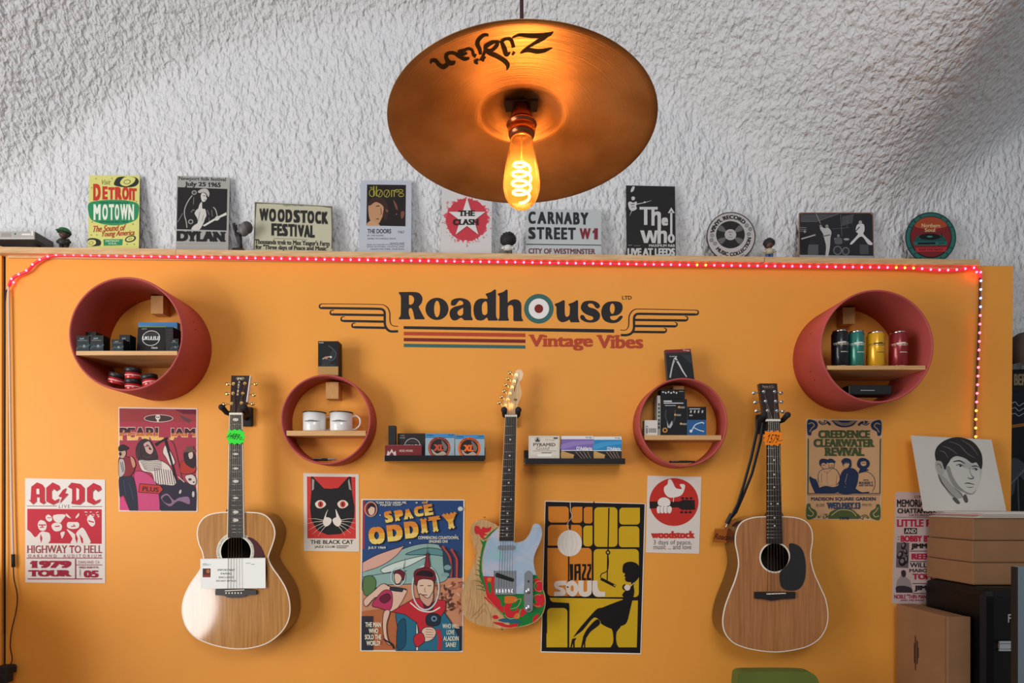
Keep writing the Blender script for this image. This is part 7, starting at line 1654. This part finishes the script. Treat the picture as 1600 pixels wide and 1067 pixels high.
# black hard case
CASE = mat('black_vinyl_case', '0c0b0d', rough=.42, spec=.3)
cx0 = 1.607; cy0, cy1 = -.330, -.030; cz1 = zs[0] - .001; cz0 = .80
t = thing('hard_case', Vector((cx0 + .26, (cy0 + cy1) / 2, cz0)), 'black hard case with chrome latch, standing under the stacked cardboard boxes', 'case')
MB().cbox((cx0 + .26, (cy0 + cy1) / 2, (cz0 + cz1) / 2), (.52, cy1 - cy0, cz1 - cz0), bev=.026).build('shell', CASE, t)
dl = DIST + cy0; lx, lz_ = V(1573, dl), Z(1009, dl)
l = MB().cbox((lx + .006, cy0 - .003, lz_), (.075, .006, .020), bev=.0025).build('latch', CHROME, t)
MB().cbox((lx - .010, cy0 - .008, lz_ + .014), (.05, .006, .010), bev=.002).build('lever', CHROME, l)
MB().cbox((lx - .014, cy0 - .007, lz_ - .013), (.042, .006, .007), bev=.002).build('catch', CHROME, l)
p = Print(-cy0 + .0004); p.sheet(rect(1582, 975.5, 1592, 976.3), 'a8a6a4', .0004); p.text('FR', 1575, 959.5, 1588.5, 972.5, 'b9b7b5', .02); p.poly(rect(1580, 978.5, 1592, 979.2), 'a8a6a4')
p.build('lettering', TIN, None, parent=t)
# standing box with a printed emblem on its side
d0, d1 = 2.278, 2.010
sx0, sx1 = V(1399.5, d0), V(1516, d1); sz = Z(942.6, d0)
t = thing('cardboard_box', Vector(((sx0 + sx1) / 2, (d0 + d1) / 2 - DIST, sz - .33)), 'brown cardboard box standing on edge before the black case, small dark emblem on its side', 'box', 'brown cardboard boxes')
MB().cbox(((sx0 + sx1) / 2, (d0 + d1) / 2 - DIST + .006, sz - .165), (sx1 - sx0 - .003, d0 - d1 - .016, .328), bev=.0015).build('tray', KRAFT, t)
MB().cbox(((sx0 + sx1) / 2, d1 - DIST + .004, sz - .165), (sx1 - sx0, .012, .33), bev=.0018).build('lid', KRAFT, t)
m = MB(); X = sx0 + .0009                                                   # emblem printed on the side facing the wall posters
def side_pt(px, py):
    dd = (X) * F_PX / (px - VX); return Vector((X, dd - DIST, CAM_Z - (py - VY) * dd / F_PX))
for q in ([(1429.6, 993), (1431.0, 994), (1431.0, 1048), (1429.6, 1045)], [(1432.2, 1000), (1434.0, 1003), (1434.0, 1036), (1432.2, 1038)], [(1428.2, 1004), (1429.2, 1005), (1429.2, 1036), (1428.2, 1035)], [(1434.5, 1012), (1435.4, 1012), (1435.4, 1028), (1434.5, 1028)]):
    f = [side_pt(*v) for v in q]; m.slab([v + Vector((-.0004, 0, 0)) for v in f], [v + Vector((.0006, 0, 0)) for v in f])
m.build('logo_print', mat('brown_print', '3a2418', rough=.7), t)
# grey-blue upright panel at the picture's edge
dp = 1.75; t = thing('display_stand', Vector((V(1625, dp), -DIST + dp + .2, Z(1300, dp))), 'grey blue upright end panel cut off at the edge, in front of the black case', 'stand')
MB().cbox((V(1591, dp) + .06, -DIST + dp + .010, (Z(885, dp) + Z(1300, dp)) / 2), (.12, .020, Z(885, dp) - Z(1300, dp)), bev=.002).build('end_panel', mat('grey_blue_paint', '6f7c86', rough=.5), t)
MB().cbox((V(1591, dp) - .0005, -DIST + dp + .012, (Z(886, dp) + Z(1300, dp)) / 2), (.004, .022, Z(886, dp) - Z(1300, dp)), bev=.001).build('dark_edging', BLACK, t)
# record sleeves lying on the boxes
cols = ['d8d0bc', 'cfc8ba', 'e0dcd2', 'b8343c', 'e4e0d8', 'c9c4ba', 'dcd8d0']
what = ['cream', 'pale grey', 'off white', 'dark red', 'white', 'grey', 'light grey']
nth = ['lowest of the sleeves', 'second sleeve up', 'third sleeve up', 'thin red-edged sleeve', 'third sleeve from the top', 'second sleeve from the top', 'top sleeve under the portrait']
random.seed(3); z = zs[3] + .0004
for i in range(7):
    ox, oy = random.uniform(-.004, .02), random.uniform(-.006, .006); w = .0028 if i != 3 else .0018
    if i == 0: ox = -.008
    m = MB().cbox((bx + .165 + ox, (yf0 + yb0) / 2 - .006 + oy, z + w / 2), (.318, .222, w), bev=.0006)
    tag(m.build('record_sleeve', mat('sleeve_' + cols[i], cols[i], rough=.6)), what[i] + ' record sleeve lying flat on the cardboard boxes, ' + nth[i], 'record sleeve', 'record sleeves lying on the boxes'); z += w + .0003
ztop = z
# portrait sleeve leaning on the wall
p = Print(.085, (1380, 660, 2.623))
p.sheet([(145, 34), (478, 52), (505, 352), (167, 352)], 'cbc6bd', .003, 'd8d4cc')
pv = ((1443.7 + 1572.5) / 2, 660 + 352 / 2.623)
p.poly(sm([(235, 190), (240, 130), (260, 85), (300, 52), (350, 42), (400, 60), (428, 110), (425, 180), (410, 230), (395, 260), (370, 278), (330, 275), (295, 250), (265, 215)], 5), 'b5b1aa')
HR = '2e2c2c'
p.poly(sm([(240, 150), (236, 110), (255, 75), (300, 48), (350, 42), (400, 62), (428, 105), (430, 150), (420, 178), (405, 150), (385, 152), (360, 132), (325, 122), (300, 135), (285, 160), (270, 180), (262, 150), (250, 142)], 5), HR)
for l in ([(300, 60), (340, 75), (370, 110), (400, 130)], [(270, 80), (300, 90), (330, 115)], [(350, 52), (390, 80), (415, 120)], [(255, 100), (275, 105), (290, 130)]): p.poly(stroke(sm(l, 5, False), [2, 5, 2]), '5c5a59')
p.poly(sm([(232, 165), (236, 145), (250, 142), (262, 158), (266, 185), (255, 200), (240, 190)], 4), 'a39f99'); p.poly(stroke(sm([(240, 160), (250, 155), (258, 175)], 4, False), 3), '55524f')
p.poly(sm([(275, 175), (300, 140), (330, 130), (355, 140), (390, 160), (408, 165), (412, 210), (400, 250), (375, 275), (340, 270), (305, 245), (285, 215)], 5), 'c2beb7')
p.poly(sm([(275, 175), (290, 165), (300, 205), (320, 245), (345, 272), (325, 268), (295, 240)], 5), '8d8984')
p.poly(sm([(345, 140), (385, 158), (398, 175), (370, 178), (345, 165)], 4), 'aaa6a0')
for l, w in (([(308, 146), (335, 142), (356, 154)], [3, 7, 3]), ([(382, 166), (400, 164), (412, 170)], [3, 6, 2]), ([(318, 162), (335, 157), (350, 166)], [2, 5, 2]), ([(386, 178), (398, 174), (408, 180)], [2, 5, 2]), ([(372, 172), (376, 200), (385, 214), (372, 218), (360, 212)], [1, 2, 4, 4, 2]), ([(345, 238), (362, 236), (385, 242)], [2, 5, 2]), ([(352, 252), (368, 254), (380, 252)], [1, 3, 1])): p.poly(stroke(sm(l, 5, False), w), '3a3838')
p.polys([ell(336, 164, 5, 4, 10), ell(399, 180, 4, 3.5, 10)], '242323')
p.poly(sm([(340, 268), (370, 280), (392, 262), (375, 282), (350, 282)], 4), '8d8984')
p.poly(sm([(245, 200), (268, 215), (300, 255), (330, 280), (328, 298), (290, 295), (262, 255)], 4), '9c9892'); p.poly(stroke(sm([(240, 198), (252, 235), (280, 275), (300, 295)], 5, False), [3, 6, 3, 2]), '4a4847'); p.poly(stroke(sm([(300, 255), (325, 280), (335, 300)], 5, False), [2, 5, 2]), '6a6765')
p.polys([sm([(288, 300), (302, 296), (318, 318), (305, 322)], 3), sm([(332, 295), (345, 282), (352, 310), (340, 318)], 3)], '55524f')
p.d = .085
o = p.build('record_sleeve', PAPER, 'square record sleeve with a pencil portrait of a dark-haired young man, leaning upright', 'record sleeve', 'record sleeves by the boxes', lean=-8, pivot=pv)
o.location.z = ztop + .003 * math.sin(R(8)) + .0006; o.location.y = -.085
# things hanging past the end of the orange wall
p = Print(-.085); p.sheet([(1562, 578), (1640, 576), (1640, 900), (1560, 900)], '15161a', .004)
p.poly([(1562, 580), (1640, 578), (1640, 608), (1562, 610)], '1e1a18'); p.text('CHUCK BERRY', 1478 + 62, 584, 1618, 602, '8a7a5c', .04)
p.poly([(1562, 614), (1640, 612), (1640, 660), (1562, 662)], '141a28')
for i in range(3): p.poly(stroke(sm([(1578, 632 + i * 8), (1586, 628 + i * 9), (1592, 634 + i * 8), (1600, 630 + i * 8), (1610, 634 + i * 8)], 5, False), .9), 'a4a6ac')
p.poly([(1578, 664), (1600, 661), (1600, 666), (1578, 669)], '8a5a2c'); p.poly([(1562, 670), (1640, 668), (1640, 898), (1561, 898)], '12141a')
p.poly(sm([(1576, 725), (1586, 715), (1604, 730), (1600, 750), (1590, 740), (1584, 770), (1577, 775)], 4), '3a3e46'); p.poly(stroke([(1576, 760), (1606, 728)], 2.5), '5a5e66'); p.poly(stroke([(1590, 740), (1592, 800)], 2), '4a4e56')
p.build('music_poster', PAPER, 'dark music poster with gold lettering, showing past the end of the orange wall', 'poster', lean=0)
q = P(1600, 545, .06); t = MB(); t.lathe([(.0001, .095), (.03, .092), (.052, .075), (.060, .04), (.063, .0), (.050, -.03)], q + Vector((.01, 0, -.03)), (0, 0, 1), 28)
tag(t.build('hat', mat('brown_felt', '4a3a34', rough=.9)), 'dark brown felt hat hanging above the dark music poster', 'hat')
# green chair
GREENV = mat('green_velvet', '64702a', rough=.85, var=.12, vscale=8); LEGW = wood('chair_leg_wood', '3a2618', '54382a', .45)
dc = 2.06; yc = -DIST + dc; xa, xb = V(1143, dc), V(1266, dc); zc = Z(1042.5, dc); xm = (xa + xb) / 2; w = (xb - xa) / 2
t = thing('chair', Vector((xm, yc - .2, 0)), 'green velvet chair back peeping up below the reddish acoustic guitar', 'chair')
out = sm([(xm - w, .46, 1), (xm - w * 1.06, .60), (xm - w * 1.0, zc - .03), (xm - w * .93, zc - .004), (xm - w * .5, zc), (xm + w * .6, zc - .001), (xm + w * .92, zc - .012), (xm + w * 1.06, zc - .06), (xm + w * 1.12, .60), (xm + w, .46, 1)], 5)
def yb_(z): return yc + .02 + (z - .46) * -.05
MB().slab([(x, yb_(z) - .05, z) for x, z in out], [(x, yb_(z), z) for x, z in out]).build('backrest', GREENV, t, bevel=.014)
MB().cbox((xm, yc - .22, .43), (w * 2.3, .42, .085), bev=.03).build('seat', GREENV, t)
for sx in (-1, 1):
    for sy in (-.40, -.02): MB().cyl((xm + sx * w * .95, yc + sy, .39), (xm + sx * w * 1.1, yc + sy * 1.05, 0), .017, .011, n=14).build('leg', LEGW, t)
